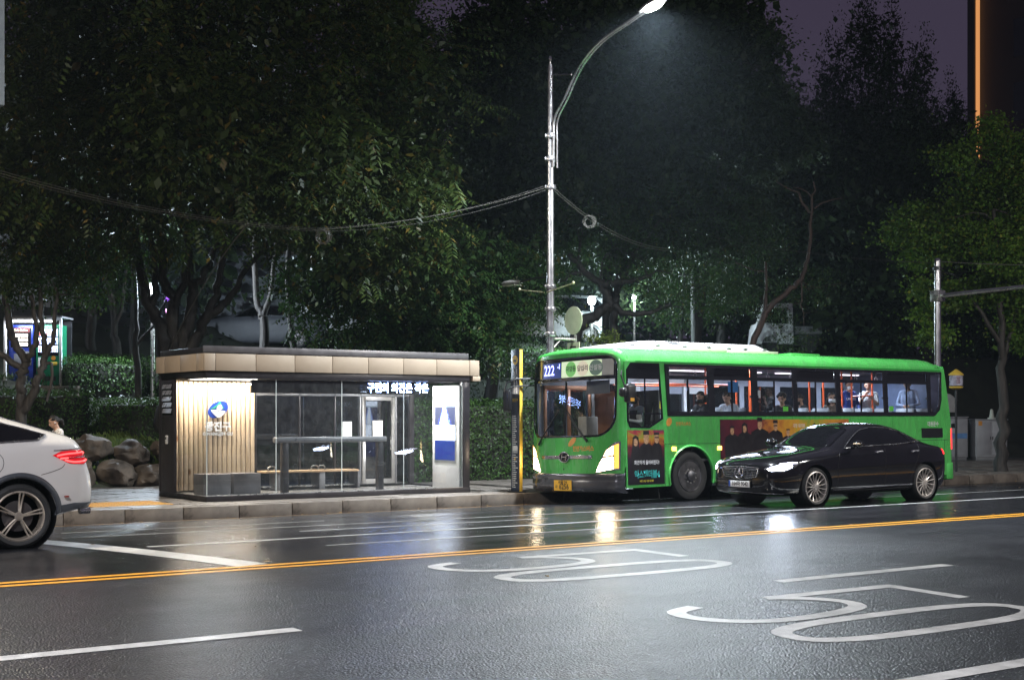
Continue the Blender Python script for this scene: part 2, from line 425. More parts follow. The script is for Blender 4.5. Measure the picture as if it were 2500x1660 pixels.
def fifty(dx, y5, y0):
    mb = MB()
    # top bar + stem of the 5, drawn as the driver reads it (top towards +x)
    stroke(mb, [(10.80+dx, y5-.90), (10.80+dx, y5-.045)], .16)
    stroke(mb, [(10.86+dx, y5-.05), (9.15+dx, y5-.0)], .155, lift=.0045)
    B = [(9.15,0),(9.34,-.10),(9.54,-.29),(9.63,-.53),(9.50,-.76),(9.1,-.89),(8.6,-.93),(8.2,-.87),(7.93,-.67),(7.83,-.42),(7.92,-.17),(8.25,-.05)]
    a = smooth_path([(p+dx, y5+q) for p, q in B], 4)
    stroke(mb, a, .16, lift=.005)
    mb.build('speed_numeral', M_PW, road2)
    mb = MB(); o = []
    for k in range(36):
        an = 2*math.pi*k/36; cx = 9.33+dx; ex = 1.42; ey = .36
        c, s = math.cos(an), math.sin(an)
        o.append((cx + ex*math.copysign(abs(c)**.62, c), y0-.40 + ey*math.copysign(abs(s)**.72, s)))
    stroke(mb, o, .165, closed=True); mb.build('speed_numeral', M_PW, road2)
fifty(0, 8.92, 7.83); fifty(0, 12.70, 11.60)

# fallen leaves on the wet road
M_FALLEN = pm('fallen_leaf', (.26, .15, .03), .5, var=.5, vs=3)
mb = MB()
for k in range(90):
    x = random.uniform(4, 34); y = random.choice([random.uniform(22.6, 23.4), random.uniform(22.6, 23.4), random.uniform(6, 23)])
    a = random.random()*6.28; s = random.uniform(.025, .05); c, q = math.cos(a)*s, math.sin(a)*s; z = zr(y)+.012
    mb.add([(x-c, y-q, z), (x+q*.5, y-c*.5, z+.012), (x+c, y+q, z+.004), (x-q*.5, y+c*.5, z+.014)], [(0, 1, 2, 3)])
tag(mb.build('fallen_leaves', M_FALLEN, None, smooth=0), 'scattered yellow fallen leaves lying along the wet road and gutter', 'fallen leaves', kind='stuff')

# kerb of separate stones
def stone_mat(name, col, vs=5, stain=.45, r0=.25, r1=.75):
    m, t, b, o = _nodes(name)
    n = _noise(t, vs, 6, .65); n2 = _noise(t, 60, 3); n3 = _noise(t, 1.7, 4, .6)
    r = _ramp(t, n.outputs[0], [(.32, tuple(c*(1-stain) for c in col)), (.48, tuple(c*.85 for c in col)), (.7, col)])
    r3 = _ramp(t, n3.outputs[0], [(.35, (.6,.58,.56)), (.6, (1,1,1))])
    mx = t.nodes.new('ShaderNodeMix'); mx.data_type = 'RGBA'; mx.blend_type = 'MULTIPLY'; mx.inputs[0].default_value = 1
    t.links.new(r.outputs[0], mx.inputs[6]); t.links.new(r3.outputs[0], mx.inputs[7]); t.links.new(mx.outputs[2], b.inputs['Base Color'])
    mr = t.nodes.new('ShaderNodeMapRange'); mr.inputs[3].default_value = r0; mr.inputs[4].default_value = r1
    t.links.new(n.outputs[0], mr.inputs[0]); t.links.new(mr.outputs[0], b.inputs['Roughness'])
    bp = t.nodes.new('ShaderNodeBump'); bp.inputs['Strength'].default_value = .4; bp.inputs['Distance'].default_value = .006
    t.links.new(n2.outputs[0], bp.inputs['Height']); t.links.new(bp.outputs[0], b.inputs['Normal'])
    return m
M_KERB = stone_mat('granite_kerb', (.17, .14, .115), 4, .7); M_PAVE = stone_mat('paving_stone', (.19, .165, .145), 3.5)
M_TACT = pm('tactile_yellow', (.40, .20, .03), .6, var=.45, vs=9, bump=.3)
kerb = sheet('kerb', [-30, 160], [KY+.02, KY+.16], lambda x, y: -.12, M_KERB)
sides = MB().box(-30, 160, KY+.02, KY+.16, -.4, -.13); sides.build('kerb_bed', M_KERB, kerb)
ks = MB().box(-.522, .522, 0, .19, -.30, .0).build('kerb_stone', M_KERB, kerb, bevel=.016)
ks.location = (-9, KY, ZS)
for i in range(1, 72):
    c = ks.copy(); COL.objects.link(c); c.location = (-9+i*1.06, KY + random.uniform(-.012, .006), ZS + random.uniform(-.008, .006)); c.rotation_euler = (random.uniform(-.02, .015), 0, random.uniform(-.006, .006))

# pavement: bed, single pavers where they show, the rest joined
pave_y0, pave_y1 = KY+.205, 31.2
M_JOINT = pm('sand_joint', (.06, .055, .05), .8)
walk = sheet('sidewalk', [-30, 160], [pave_y0, 36], lambda x, y: ZS-.035, M_JOINT)
P1 = MB().box(-.292, .292, -.142, .142, -.05, 0).build('paver', M_PAVE, walk, bevel=0, smooth=0)
pv = []; stuff = MB(); tact = set()
for j in range(26):
    y = pave_y0 + .15 + j*.292
    for i in range(-14, 74):
        x = i*.6 + (.3 if j % 2 else 0)
        if 8.75 < x < 10.15 and 24.15 < y < 25.45 and False: continue
        inside = 10.7 < x < 16.0 and 24.9 < y < 26.5
        if inside: continue
        vis = (5.6 < x < 20.5 and y < 27.2) or (28.5 < x < 36.5 and y < 24.8)
        key = (0 if vis else 1, x*.588+y*.809)
        pv.append((key, x, y))
pv.sort(); 
def is_tact(x, y): return 8.2 < x < 9.75 and 24.3 < y < 25.45
first = True; cnt = 0
for key, x, y in pv:
    z = ZS + random.uniform(-.006, .004)
    if is_tact(x, y): continue
    if cnt < 296 and key[0] == 0:
        o = P1 if first else P1.copy()
        if not first: COL.objects.link(o)
        first = False; o.location = (x, y, z); o.rotation_euler = (random.uniform(-.006, .006), random.uniform(-.006, .006), random.uniform(-.006, .006)); cnt += 1
    else:
        stuff.box(x-.292, x+.292, y-.142, y+.142, z-.04, z)
so = stuff.build('pavers', M_PAVE, walk, smooth=0, weld=False); so['kind'] = 'stuff'
tp = MB().box(-.145, .145, -.145, .145, -.05, 0)
for a in range(5):
    for b in range(5): tp.lathe([(.02, 0), (.014, .006), (0, .0065)], (-.115+a*.0575, -.115+b*.0575, 0), n=8)
t0 = tp.build('tactile_paver', M_TACT, walk); n = 0
for a in range(5):
    for b in range(4):
        o = t0 if n == 0 else t0.copy()
        if n: COL.objects.link(o)
        n += 1; o.location = (8.35+a*.295, 24.38+b*.295, ZS+.006)

# far bank: pavement rises to the planted terraces and the car park above
def sm(a, b, x):
    t = min(1, max(0, (x-a)/(b-a))); return t*t*(3-2*t)
def zt(x, y):
    l = -.12 + .75*sm(31.0, 31.9, y) + 1.15*sm(32, 36, y) + .75*sm(36, 37.0, y) + 2.4*sm(39.5, 44, y)
    r = -.12 + 1.0*sm(33.4, 34.2, y) + 3.25*sm(34.2, 38.3, y)
    k = sm(21, 27, x); z = l*(1-k) + r*k
    return z + .9*sm(46, 60, y) + 5*sm(60, 120, y) + .08*math.sin(x*.9)*math.sin(y*.7)*sm(32, 36, y)
M_SOIL = pm('planted_soil', (.018, .020, .012), .95, var=.5, vs=1.5, bump=.5, bs=9)
hill = sheet('terrain', lin(-30, 190, 111), lin(30.6, 130, 100), zt, M_SOIL)
near_walk = sheet('near_sidewalk', [-30, 160], [-6, 3.7], lambda x, y: -.05, M_PAVE)
near_kerb = MB().box(-30, 160, 3.7, 3.9, -.4, -.05).build('near_kerb', M_KERB, None, bevel=.015); near_kerb['kind'] = 'structure'
# ================================================================== bus stop shelter
SX0, SX1, SY0, SY1 = 10.42, 16.33, 24.5, 26.86
sh = thing('bus_shelter', 'glazed bus shelter with beige fascia and a lit timber wall on the pavement', 'bus shelter', (SX0, SY0, ZS))
W_, D_ = SX1-SX0, SY1-SY0
M_FRAME = pm('shelter_frame', (.034, .030, .033), .35, .4)
M_FASC = pm('fascia_panel', (.34, .265, .195), .42, var=.05, vs=2)
M_WALLW = pm('shelter_white_panel', (.74, .73, .72), .35, var=.03)
M_GREY = pm('shelter_grey', (.20, .20, .21), .4, .2)
def wood(name, a, b_, axis=2, sc=1.0):
    m, t, b, o = _nodes(name)
    c = t.nodes.new('ShaderNodeTexCoord'); mp = t.nodes.new('ShaderNodeMapping')
    s = [9*sc, 9*sc, 9*sc]; s[axis] = .55*sc; mp.inputs['Scale'].default_value = s
    oi = t.nodes.new('ShaderNodeObjectInfo'); va = t.nodes.new('ShaderNodeVectorMath'); va.operation = 'MULTIPLY_ADD'
    va.inputs[1].default_value = (1, 1, 1); t.links.new(c.outputs['Object'], va.inputs[0])
    cr = t.nodes.new('ShaderNodeCombineXYZ'); ml = t.nodes.new('ShaderNodeMath'); ml.operation = 'MULTIPLY'; ml.inputs[1].default_value = 40
    t.links.new(oi.outputs['Random'], ml.inputs[0]); t.links.new(ml.outputs[0], cr.inputs[0]); t.links.new(ml.outputs[0], cr.inputs[2]); t.links.new(cr.outputs[0], va.inputs[2])
    t.links.new(va.outputs[0], mp.inputs[0])
    n = t.nodes.new('ShaderNodeTexNoise'); n.inputs['Scale'].default_value = 1.4; n.inputs['Detail'].default_value = 6; n.inputs['Distortion'].default_value = .6
    t.links.new(mp.outputs[0], n.inputs['Vector'])
    r = _ramp(t, n.outputs[0], [(.28, a), (.5, b_), (.62, tuple(x*.86 for x in b_)), (.75, b_)])
    v = t.nodes.new('ShaderNodeTexVoronoi'); v.inputs['Scale'].default_value = .30
    mp2 = t.nodes.new('ShaderNodeMapping'); s2 = [10*sc]*3; s2[axis] = 5*sc; mp2.inputs['Scale'].default_value = s2; t.links.new(va.outputs[0], mp2.inputs[0]); t.links.new(mp2.outputs[0], v.inputs['Vector'])
    kn = _ramp(t, v.outputs['Distance'], [(.05, (.45, .27, .15)), (.13, (1, 1, 1))])
    mx = t.nodes.new('ShaderNodeMix'); mx.data_type = 'RGBA'; mx.blend_type = 'MULTIPLY'; mx.inputs[0].default_value = 1
    hue = t.nodes.new('ShaderNodeHueSaturation'); mr = t.nodes.new('ShaderNodeMapRange'); mr.inputs[3].default_value = .8; mr.inputs[4].default_value = 1.08
    t.links.new(oi.outputs['Random'], mr.inputs[0]); t.links.new(mr.outputs[0], hue.inputs['Value'])
    t.links.new(r.outputs[0], mx.inputs[6]); t.links.new(kn.outputs[0], mx.inputs[7]); t.links.new(mx.outputs[2], hue.inputs['Color']); t.links.new(hue.outputs[0], b.inputs['Base Color'])
    b.inputs['Roughness'].default_value = .45
    return m
M_WOOD = wood('pine_slats', (.52, .35, .20), (.74, .56, .37)); M_WOODX = wood('pine_seat', (.42, .25, .13), (.60, .42, .25), 0)
M_SGLASS = glass('shelter_glass', (.90, .93, .95), .006, dirt=.04, drops=.05); M_SGLASSW = glass('shelter_glass_wet', (.24, .29, .40), .008, dirt=.012, drops=.45, ior=1.9)

# floor, plinth, corner posts, beams
bx('floor', pm('shelter_floor', (.20, .19, .18), .3, vs=3), sh, .06, W_-.06, .06, D_-.06, .0, .06)
pl = MB(); pl.box(0, W_, -.02, .07, 0, .10); pl.box(0, W_, D_-.07, D_, 0, .10); pl.box(0, .07, .07, D_-.07, 0, .10); pl.box(W_-.07, W_, .07, D_-.07, 0, .10)
pl.build('plinth', M_FRAME, sh, bevel=.004)
for x0, x1, y0, y1 in ((W_-.165, W_, 0, .12), (0, .09, D_-.12, D_), (W_-.12, W_, D_-.12, D_)):
    bx('post', M_FRAME, sh, x0, x1, y0, y1, .10, 2.34)
bm_ = MB(); bm_.box(0, W_, 0, .12, 2.31, 2.43); bm_.box(0, W_, D_-.12, D_, 2.31, 2.43); bm_.box(0, .12, .12, D_-.12, 2.31, 2.43); bm_.box(W_-.12, W_, .12, D_-.12, 2.31, 2.43)
bm_.build('top_beam', M_FRAME, sh, bevel=.004)
bx('ceiling', pm('shelter_ceiling', (.62, .60, .57), .5), sh, .12, W_-.12, .12, D_-.12, 2.36, 2.42)
# fascia panels
xs = [-.05, .18, 1.0, 1.82, 2.64, 3.45, 4.27, 5.07, 5.89, 6.14]
for a, b in zip(xs, xs[1:]):
    bx('fascia_panel', M_FASC, sh, a+.005, b-.005, -.03, .01, 2.45, 2.775, bevel=.006)
ys = [.015, .36, 1.15, 1.95, D_+.04]
for a, b in zip(ys, ys[1:]):
    bx('fascia_panel', M_FASC, sh, -.05, -.012, a+.005, b-.005, 2.45, 2.775, bevel=.006)
for a, b in zip(ys, ys[1:]): bx('fascia_panel', M_FASC, sh, W_+.20, W_+.235, a+.005, b-.005, 2.45, 2.775, bevel=.006)
bx('fascia_backing', M_BLACK, sh, -.01, W_+.2, .012, D_, 2.432, 2.77)
bx('gutter_bracket', M_FASC, sh, W_+.06, W_+.25, -.03, .2, 2.34, 2.44)
bx('roof', M_DARK, sh, .02, W_+.02, .16, D_-.02, 2.772, 2.90, bevel=.01)
bx('roof_edge', pm('roof_edge_metal', (.16, .15, .155), .35, .6), sh, -.0, W_+.05, .12, .16, 2.80, 2.925, bevel=.004)
# louvred rear corner of the left side
bx('side_panel', M_FRAME, sh, .0, .05, D_-.80, D_-.12, .10, 2.31)
vz = MB().box(-.006, .0, D_-.72, D_-.2, 1.62, 2.24).build('vent_opening', M_BLACKG, sh)
for k in range(5):
    z = 1.66+k*.12
    MB().add([(-.03, D_-.70, z), (-.03, D_-.24, z), (-.004, D_-.24, z+.085), (-.004, D_-.70, z+.085), (-.036, D_-.70, z), (-.036, D_-.24, z), (-.010, D_-.24, z+.088), (-.010, D_-.70, z+.088)],
             [(0,1,2,3),(7,6,5,4),(0,4,5,1),(2,6,7,3),(1,5,6,2),(3,7,4,0)]).build('slat', pm('louvre_grey', (.36, .37, .40), .3, .6), vz)
cp = bx('card_reader', pm('reader_grey', (.5, .5, .5), .4), sh, -.03, .0, D_-.50, D_-.40, 1.05, 1.22, bevel=.008)
MB().box(-.034, -.03, D_-.475, D_-.425, 1.14, 1.19).build('reader_screen', M_BLACKG, cp)
bx('panel_seam', M_BLACK, sh, -.004, .0, D_-.80, D_-.12, 1.55, 1.56, bevel=0)
# glass: front panes with thin edge joints, left side pane, rear panes, right side pane behind the display wall
fx = [.035, 1.45, 2.88, 4.31, W_-.165]
for a, b in zip(fx, fx[1:]):
    p = MB().box(a+.006, b-.006, .035, .047, .10, 2.31).build('glass_pane', M_SGLASS, sh)
    MB().box(b-.006, b+.004, .032, .05, .10, 2.31).build('pane_edge', pm('glass_edge', (.55, .60, .60), .2), p)
p = MB().box(.03, .042, .05, D_-.80, .10, 2.31).build('glass_pane', M_SGLASS, sh)
MB().box(.026, .036, .032, .05, .10, 2.31).build('pane_edge', pm('glass_edge', (.55, .60, .60), .2), p)
bx('threshold_strip', pm('steel_strip', (.5, .5, .5), .3, .9), sh, .03, W_-.165, .02, .06, .10, .115, bevel=0)
# rear: timber slats on the left, glazing to the right
BW0, BW1 = .05, 2.03
bx('timber_backing', pm('timber_backing', (.20, .12, .06), .6), sh, BW0, BW1, D_-.11, D_-.08, .10, 2.31)
n = 19; w = (BW1-BW0)/n
for k in range(n):
    x = BW0+k*w
    pr = [(x+.004, D_-.112), (x+.012, D_-.134), (x+w*.55, D_-.142), (x+w-.016, D_-.134), (x+w-.006, D_-.112)]
    MB().prism(pr, 'z', .10, 2.31).build('timber_slat', M_WOOD, sh, bevel=.003, smooth=40)
rx = [2.06, 3.08, 3.92, 4.55, 5.45, W_-.12]
for a, b in zip(rx, rx[1:]):
    p = MB().box(a+.02, b-.02, D_-.08, D_-.068, .14, 2.03).build('rear_pane', M_SGLASSW, sh)
for x in rx[:-1]: bx('rear_mullion', M_GREY if x > 4 else M_FRAME, sh, x-.02, x+.02, D_-.10, D_-.05, .10, 2.31)
bx('rear_rail', M_GREY, sh, 2.05, W_-.12, D_-.10, D_-.05, 2.03, 2.09)
bx('rear_header', M_BLACKG, sh, 2.05, W_-.12, D_-.095, D_-.06, 2.095, 2.31, bevel=0)
# door leaf in the rear glazing
dr = MB()
for x0, x1, z0, z1 in ((4.58, 4.66, .12, 2.02), (5.32, 5.40, .12, 2.02), (4.66, 5.32, .12, .22), (4.66, 5.32, 1.94, 2.02)): dr.box(x0, x1, D_-.13, D_-.10, z0, z1)
dd = dr.build('rear_door', pm('door_aluminium', (.45, .43, .41), .35, .6), sh, bevel=.004)
MB().tube([(5.27, D_-.17, .85), (5.27, D_-.17, 1.15)], .014).build('handle', M_STEEL, dd)
bx('notice', pm('paper', (.72, .73, .70), .6), sh, 4.85, 5.1, D_-.105, D_-.1015, 1.15, 1.5, bevel=0)
bx('notice', pm('paper', (.72, .73, .70), .6), sh, 4.1, 4.33, D_-.105, D_-.1015, 1.15, 1.48, bevel=0)
# white display wall on the right-hand end, facing along the shelter
dw = bx('display_wall', M_WALLW, sh, W_-.20, W_-.125, .10, 1.16, .06, 2.25, bevel=.008)
MB().box(W_-.212, W_-.20, .22, 1.06, .60, 1.98).build('screen_frame', pm('screen_frame', (.5, .5, .51), .35, .5), dw, bevel=.004)
M_SCR_W = em('screen_white', (.80, .88, 1.0), 7.0); M_SCR_B = em('screen_blue', (.02, .06, .30), .55); M_SCR_L = em('screen_header', (.62, .78, 1.0), 1.6)
MB().box(W_-.2155, W_-.212, .25, 1.03, .66, 1.08).build('screen_lower', em('screen_dark_blue', (.004, .014, .12), 1.4), dw)
MB().box(W_-.216, W_-.212, .25, 1.03, 1.085, 1.40).build('screen_notice', M_SCR_W, dw)
# live picture of a night road: bright carriageway between dark verges
def scr_pic():
    m, t, b, o = _nodes('screen_picture'); c = t.nodes.new('ShaderNodeTexCoord')
    sp = t.nodes.new('ShaderNodeSeparateXYZ'); t.links.new(c.outputs['Generated'], sp.inputs[0])
    d = t.nodes.new('ShaderNodeMath'); d.operation = 'SUBTRACT'; d.inputs[1].default_value = .52; t.links.new(sp.outputs[1], d.inputs[0])
    ab = t.nodes.new('ShaderNodeMath'); ab.operation = 'ABSOLUTE'; t.links.new(d.outputs[0], ab.inputs[0])
    wz = t.nodes.new('ShaderNodeMapRange'); wz.inputs[3].default_value = .42; wz.inputs[4].default_value = .10; t.links.new(sp.outputs[2], wz.inputs[0])
    n = t.nodes.new('ShaderNodeTexNoise'); n.inputs['Scale'].default_value = 14; n.inputs['Detail'].default_value = 6; t.links.new(c.outputs['Generated'], n.inputs['Vector'])
    dv = t.nodes.new('ShaderNodeMath'); dv.operation = 'DIVIDE'; t.links.new(ab.outputs[0], dv.inputs[0]); t.links.new(wz.outputs[0], dv.inputs[1])
    sb = t.nodes.new('ShaderNodeMath'); sb.operation = 'MULTIPLY_ADD'; sb.inputs[1].default_value = 1.2; t.links.new(n.outputs[0], sb.inputs[0]); t.links.new(dv.outputs[0], sb.inputs[2])
    r = _ramp(t, sb.outputs[0], [(.50, (.9, .95, 1)), (.64, (.40, .58, 1.0)), (.78, (.03, .05, .30)), (.9, (.004, .012, .06))])
    sc = t.nodes.new('ShaderNodeMath'); sc.operation = 'MULTIPLY'; sc.inputs[1].default_value = .6; t.links.new(sb.outputs[0], sc.inputs[0]); t.links.new(sc.outputs[0], r.inputs[0])
    b.inputs['Base Color'].default_value = (.02, .02, .02, 1); t.links.new(r.outputs[0], b.inputs['Emission Color']); b.inputs['Emission Strength'].default_value = 6.0
    return m
MB().box(W_-.216, W_-.212, .25, 1.03, 1.41, 1.80).build('screen_picture', scr_pic(), dw)
MB().box(W_-.216, W_-.212, .25, 1.03, 1.81, 1.94).build('screen_header', M_SCR_W, dw)
MB().box(W_-.2165, W_-.216, .25, 1.03, 1.80, 1.83).build('screen_stripe', M_SCR_L, dw)
# running LED sign
led = bx('led_sign', M_BLACKG, sh, 1.02, 4.84, .20, .28, 2.045, 2.305, bevel=.006)
M_LED = em('led_white_blue', (.34, .48, 1.0), 50.0)
text('led_message', '구민의 의견은 작은', .215, M_LED, led, lambda u, v, w: (4.28+u, .1985, 2.165+v), bold=.003, sx=.86)
# stools, bench, leaning rail
M_STOOL = pm('stool_grey', (.09, .082, .085), .45)
for a, b in ((.39, .97), (1.03, 1.61)):
    bx('stool', M_STOOL, sh, a, b, 1.05, 1.55, .06, .47, bevel=.02)
bn = bx('bench_seat', M_WOODX, sh, 2.05, 4.22, D_-.62, D_-.18, .425, .465, bevel=.006)
for x in (2.32, 3.28, 4.20):
    bx('bench_support', M_GREY, sh, x, x+.14 if x < 4 else x+.05, D_-.60, D_-.2, .06, .425 if x < 4 else .44, bevel=.01)
lp = [(4.2, D_-.4, .445), (4.28, D_-.4, .43), (4.32, D_-.4, .36), (4.32, D_-.4, .06)]
MB().tube(lp, .03).build('bench_end', M_STEEL, sh)
for x in (2.15, 3.14, 3.30):
    MB().tube([(x, D_-.5, .46), (x, D_-.5, .53), (x+.04, D_-.5, .56), (x+.13, D_-.5, .56), (x+.16, D_-.5, .53), (x+.16, D_-.5, .46)], .014, 8).build('armrest', M_STEEL, sh)
MB().box(2.3, 4.2, D_-.45, D_-.42, .12, .15).box(2.05, 2.3, D_-.45, D_-.42, .12, .15).build('foot_rail', M_STEEL, sh)
rl = bx('leaning_rail', pm('rail_grey', (.24, .23, .23), .32, .4), sh, 1.55, 4.03, .22, .42, 1.08, 1.19, bevel=.03)
for x in (1.70, 3.84): bx('rail_post', M_FRAME, sh, x, x+.13, .26, .38, .06, 1.09, bevel=.006)
# logo and lettering on the timber
def wallmap(ox, oz): return lambda u, v, w: (ox+u, D_-.157-w, oz+v)
LX, LZ = 1.19, 1.735; ly = D_-.175
def logo(poly, dy, mat, name, par):
    mb = MB(); mb.prism([(LX+x, LZ+z) for x, z in poly], 'y', ly-dy, ly-dy+.012); return mb.build(name, mat, par, smooth=0)
el = []
for k in range(40):
    a = 2*math.pi*k/40; x, z = .235*math.cos(a), .155*math.sin(a); t = R(28); el.append((x*math.cos(t)-z*math.sin(t), x*math.sin(t)+z*math.cos(t)))
lg = logo(el, 0, pm('emblem_blue', (.012, .045, .30), .35), 'emblem', sh)
def arc(p, q, bend, n=8):
    out = []
    for k in range(n):
        t = k/n; x = p[0]+(q[0]-p[0])*t; z = p[1]+(q[1]-p[1])*t; o = bend*4*t*(1-t); d = math.hypot(q[0]-p[0], q[1]-p[1])
        out.append((x-(q[1]-p[1])/d*o, z+(q[0]-p[0])/d*o))
    return out
logo(arc((-.17, .01), (.045, .165), -.02)+arc((.045, .165), (.15, .015), -.015)+[(.10, .02), (.03, .10), (-.09, .02)], .006, pm('emblem_green', (.02, .30, .10), .4), 'emblem_green', lg)
logo(arc((-.16, -.01), (.0, -.17), -.015)+arc((.0, -.17), (.17, -.005), -.03)+[(.03, -.01), (.0, -.04), (-.05, -.01)], .007, M_WHITE, 'emblem_white', lg)
logo(arc((-.03, -.02), (.05, .105), .03)+arc((.05, .105), (.075, -.01), .02), .012, M_WHITE, 'emblem_sail', lg)
text('lettering', '광진구', .205, M_WHITE, sh, lambda u, v, w: (LX+u, D_-.163-w, 1.375+v), bold=.008, extrude=.010, sx=1.0)
text('lettering', 'GWANGJIN GU', .098, M_WHITE, sh, lambda u, v, w: (LX+u, D_-.160-w, 1.235+v), bold=.003, extrude=.007, sx=.92, space=1.05)
# lit ceiling: line of light along the timber wall, downlights at the display end
bx('light_strip', em('shelter_strip', (1.0, .90, .78), 14), sh, .12, 2.0, D_-.32, D_-.27, 2.335, 2.358, bevel=0)
area_light('strip_light', (1.06, D_-.295, 2.325), 1.9, 185, (1.0, .87, .73), sh, (R(-12), 0, 0), 'RECTANGLE', .08)
for x, y in ((5.3, .9), (3.2, 1.3)):
    mb = MB().lathe([(.0, 2.352), (.06, 2.352), (.07, 2.36)], (x, y, 0), n=16); mb.build('downlight', em('downlight', (1, .95, .9), 10), sh)
    area_light('down_light', (x, y, 2.345), .12, 190 if x > 5 else 45, (1.0, .94, .88), sh)
# ================================================================== city bus
BW = 2.82; BR = .11
BUS_M = Matrix.Translation((17.43, 20.8, -.135)) @ Matrix.Rotation(R(1.5), 4, 'Z') @ Matrix.Rotation(R(-1.6), 4, 'X')
bus = thing('city_bus', 'green city bus with lit windows and route number 222 standing at the stop', 'bus', (17.43, 20.8, -.135), rot=(R(-1.6), 0, R(1.5)))
M_GREEN = pm('bus_green', (.075, .42, .085), .22, var=.09, vs=1.6, coat=.6)
def grime(m):
    # dried spray and rain streaks: duller, slightly browner paint in irregular vertical runs
    t = m.node_tree; b = next(n for n in t.nodes if n.type == 'BSDF_PRINCIPLED'); c = t.nodes.new('ShaderNodeTexCoord'); mp = t.nodes.new('ShaderNodeMapping'); mp.inputs['Scale'].default_value = (5, 5, .8)
    t.links.new(c.outputs['Object'], mp.inputs[0]); n = t.nodes.new('ShaderNodeTexNoise'); n.inputs['Scale'].default_value = 1.6; n.inputs['Detail'].default_value = 7; n.inputs['Roughness'].default_value = .7; t.links.new(mp.outputs[0], n.inputs['Vector'])
    r = _ramp(t, n.outputs[0], [(.42, (0, 0, 0)), (.72, (.55, .55, .55))]); mx = t.nodes.new('ShaderNodeMix'); mx.data_type = 'RGBA'; mx.inputs[7].default_value = (.05, .17, .05, 1)
    src = b.inputs['Base Color'].links[0].from_socket; t.links.new(r.outputs[0], mx.inputs[0]); t.links.new(src, mx.inputs[6]); t.links.new(mx.outputs[2], b.inputs['Base Color'])
    rs = b.inputs['Roughness'].links[0].from_socket; ad = t.nodes.new('ShaderNodeMath'); ad.operation = 'MULTIPLY_ADD'; ad.inputs[1].default_value = .35; t.links.new(r.outputs[0], ad.inputs[0]); t.links.new(rs, ad.inputs[2]); t.links.new(ad.outputs[0], b.inputs['Roughness'])
grime(M_GREEN)
M_INT = pm('bus_interior_light', (.60, .60, .61), .5, var=.05); M_INTD = pm('bus_interior_dark', (.05, .05, .055), .6)
M_BGLASS = glass('bus_window', (.78, .82, .86), .01, dirt=.03, drops=.35); M_BGLASSU = glass('bus_window_upper', (.42, .36, .38), .02, dirt=.03)
M_WSCREEN = glass('windscreen', (.80, .84, .86), .008, dirt=.02)
def xf(y, z):
    q = min(1.15, abs((y-BW/2)/(BW/2))); return -.28*(1-q**3) + max(0, z-1.3)*.055
sec = [(0, 2.79)]
for k in range(1, 9):
    a = R(90*k/8); sec.append((.30-.30*math.cos(a), 2.79+.27*math.sin(a)))
for k in range(1, 6): sec.append((.30+(BW/2-.30)*k/5, 3.06+.05*(1-(1-k/5)**2)))
sec += [(BW-y, z) for y, z in sec[-2::-1]]
front_out = [(0, .60)] + sec + [(BW, .60)]
segs = [(Vector(a), Vector(b)) for a, b in zip(front_out, front_out[1:])]
def edge_dist(y, z):
    p = Vector((y, z)); best = 9
    for a, b in segs:
        d = b-a; t = max(0, min(1, (p-a).dot(d)/max(1e-9, d.length_squared))); best = min(best, (p-a-d*t).length)
    return best
def FX(y, z, off=0.0):
    y = max(0, min(BW, y)); d = edge_dist(y, z); x = xf(y, z)
    if d < BR: x += BR-math.sqrt(max(0, BR*BR-(BR-d)**2))
    return (x-off, y, z)
def fmap(off): return lambda y, z: FX(y, z, off)
ws = rrect(.10, BW-.10, 1.32, 2.93, (.42, .42, .22, .22), 8)
N = 96; cc = (BW/2, 2.0)
mb = MB(); ring(mb, polar(ws, cc, N), polar(front_out, cc, N), fmap(0), 14); mb.build('front_panel', M_GREEN, bus, smooth=50)
inn = rrect(.14, BW-.14, 1.36, 2.90, (.39, .39, .19, .19), 8)
mb = MB(); ring(mb, polar(inn, cc, N), polar(ws, cc, N), fmap(.006), 2); mb.build('windscreen_surround', M_BLACKG, bus, smooth=50, thick=.02)
def clip(poly, z, below):
    out = []
    for a, b in zip(poly, poly[1:]+poly[:1]):
        ia = (a[1] <= z) == below; ib = (b[1] <= z) == below
        if ia: out.append(a)
        if ia != ib:
            t = (z-a[1])/(b[1]-a[1]); out.append((a[0]+(b[0]-a[0])*t, z))
    return out
lowp = resample(clip(inn, 2.46, True), 90); hip = resample(clip(inn, 2.51, False), 90)
wsg = disc(MB(), lowp, fmap(-.008), 14).build('windscreen', M_WSCREEN, bus, smooth=60)
hd = disc(MB(), hip, fmap(-.004), 10).build('destination_board', pm('board_glass', (.008, .009, .014), .15, coat=.6), bus, smooth=60)
def strip(y0, y1, z0, z1, off, name, mat, par, n=24, **k):
    mb = MB(); disc(mb, resample([(y0, z0), (y1, z0), (y1, z1), (y0, z1)], n*4), fmap(off), 6); return mb.build(name, mat, par, smooth=60, **k)
strip(.13, BW-.13, 2.455, 2.515, .004, 'screen_bar', M_BLACKG, bus, thick=.02)
strip(1.385, 1.425, 1.34, 2.46, .004, 'screen_divider', M_BLACKG, bus, thick=.02)
strip(.17, .42, 2.53, 2.85, .004, 'board_blank', pm('board_grey', (.42, .43, .42), .35), hd)
lb = strip(.42, 1.56, 2.53, 2.85, .003, 'lit_board', em('board_lit', (.66, .80, .52), .62), hd)
strip(1.57, 2.22, 2.53, 2.84, .003, 'number_board', em('board_blue', (.004, .02, .13), .9), hd)
def frontmap(oy, oz, off): return lambda u, v, w: FX(oy-u, oz+v, off)
text('route_number', '222', .30, em('route_led', (.30, .33, 1.0), 4.0), hd, frontmap(1.98, 2.685, .009), bold=.004, sx=.86)
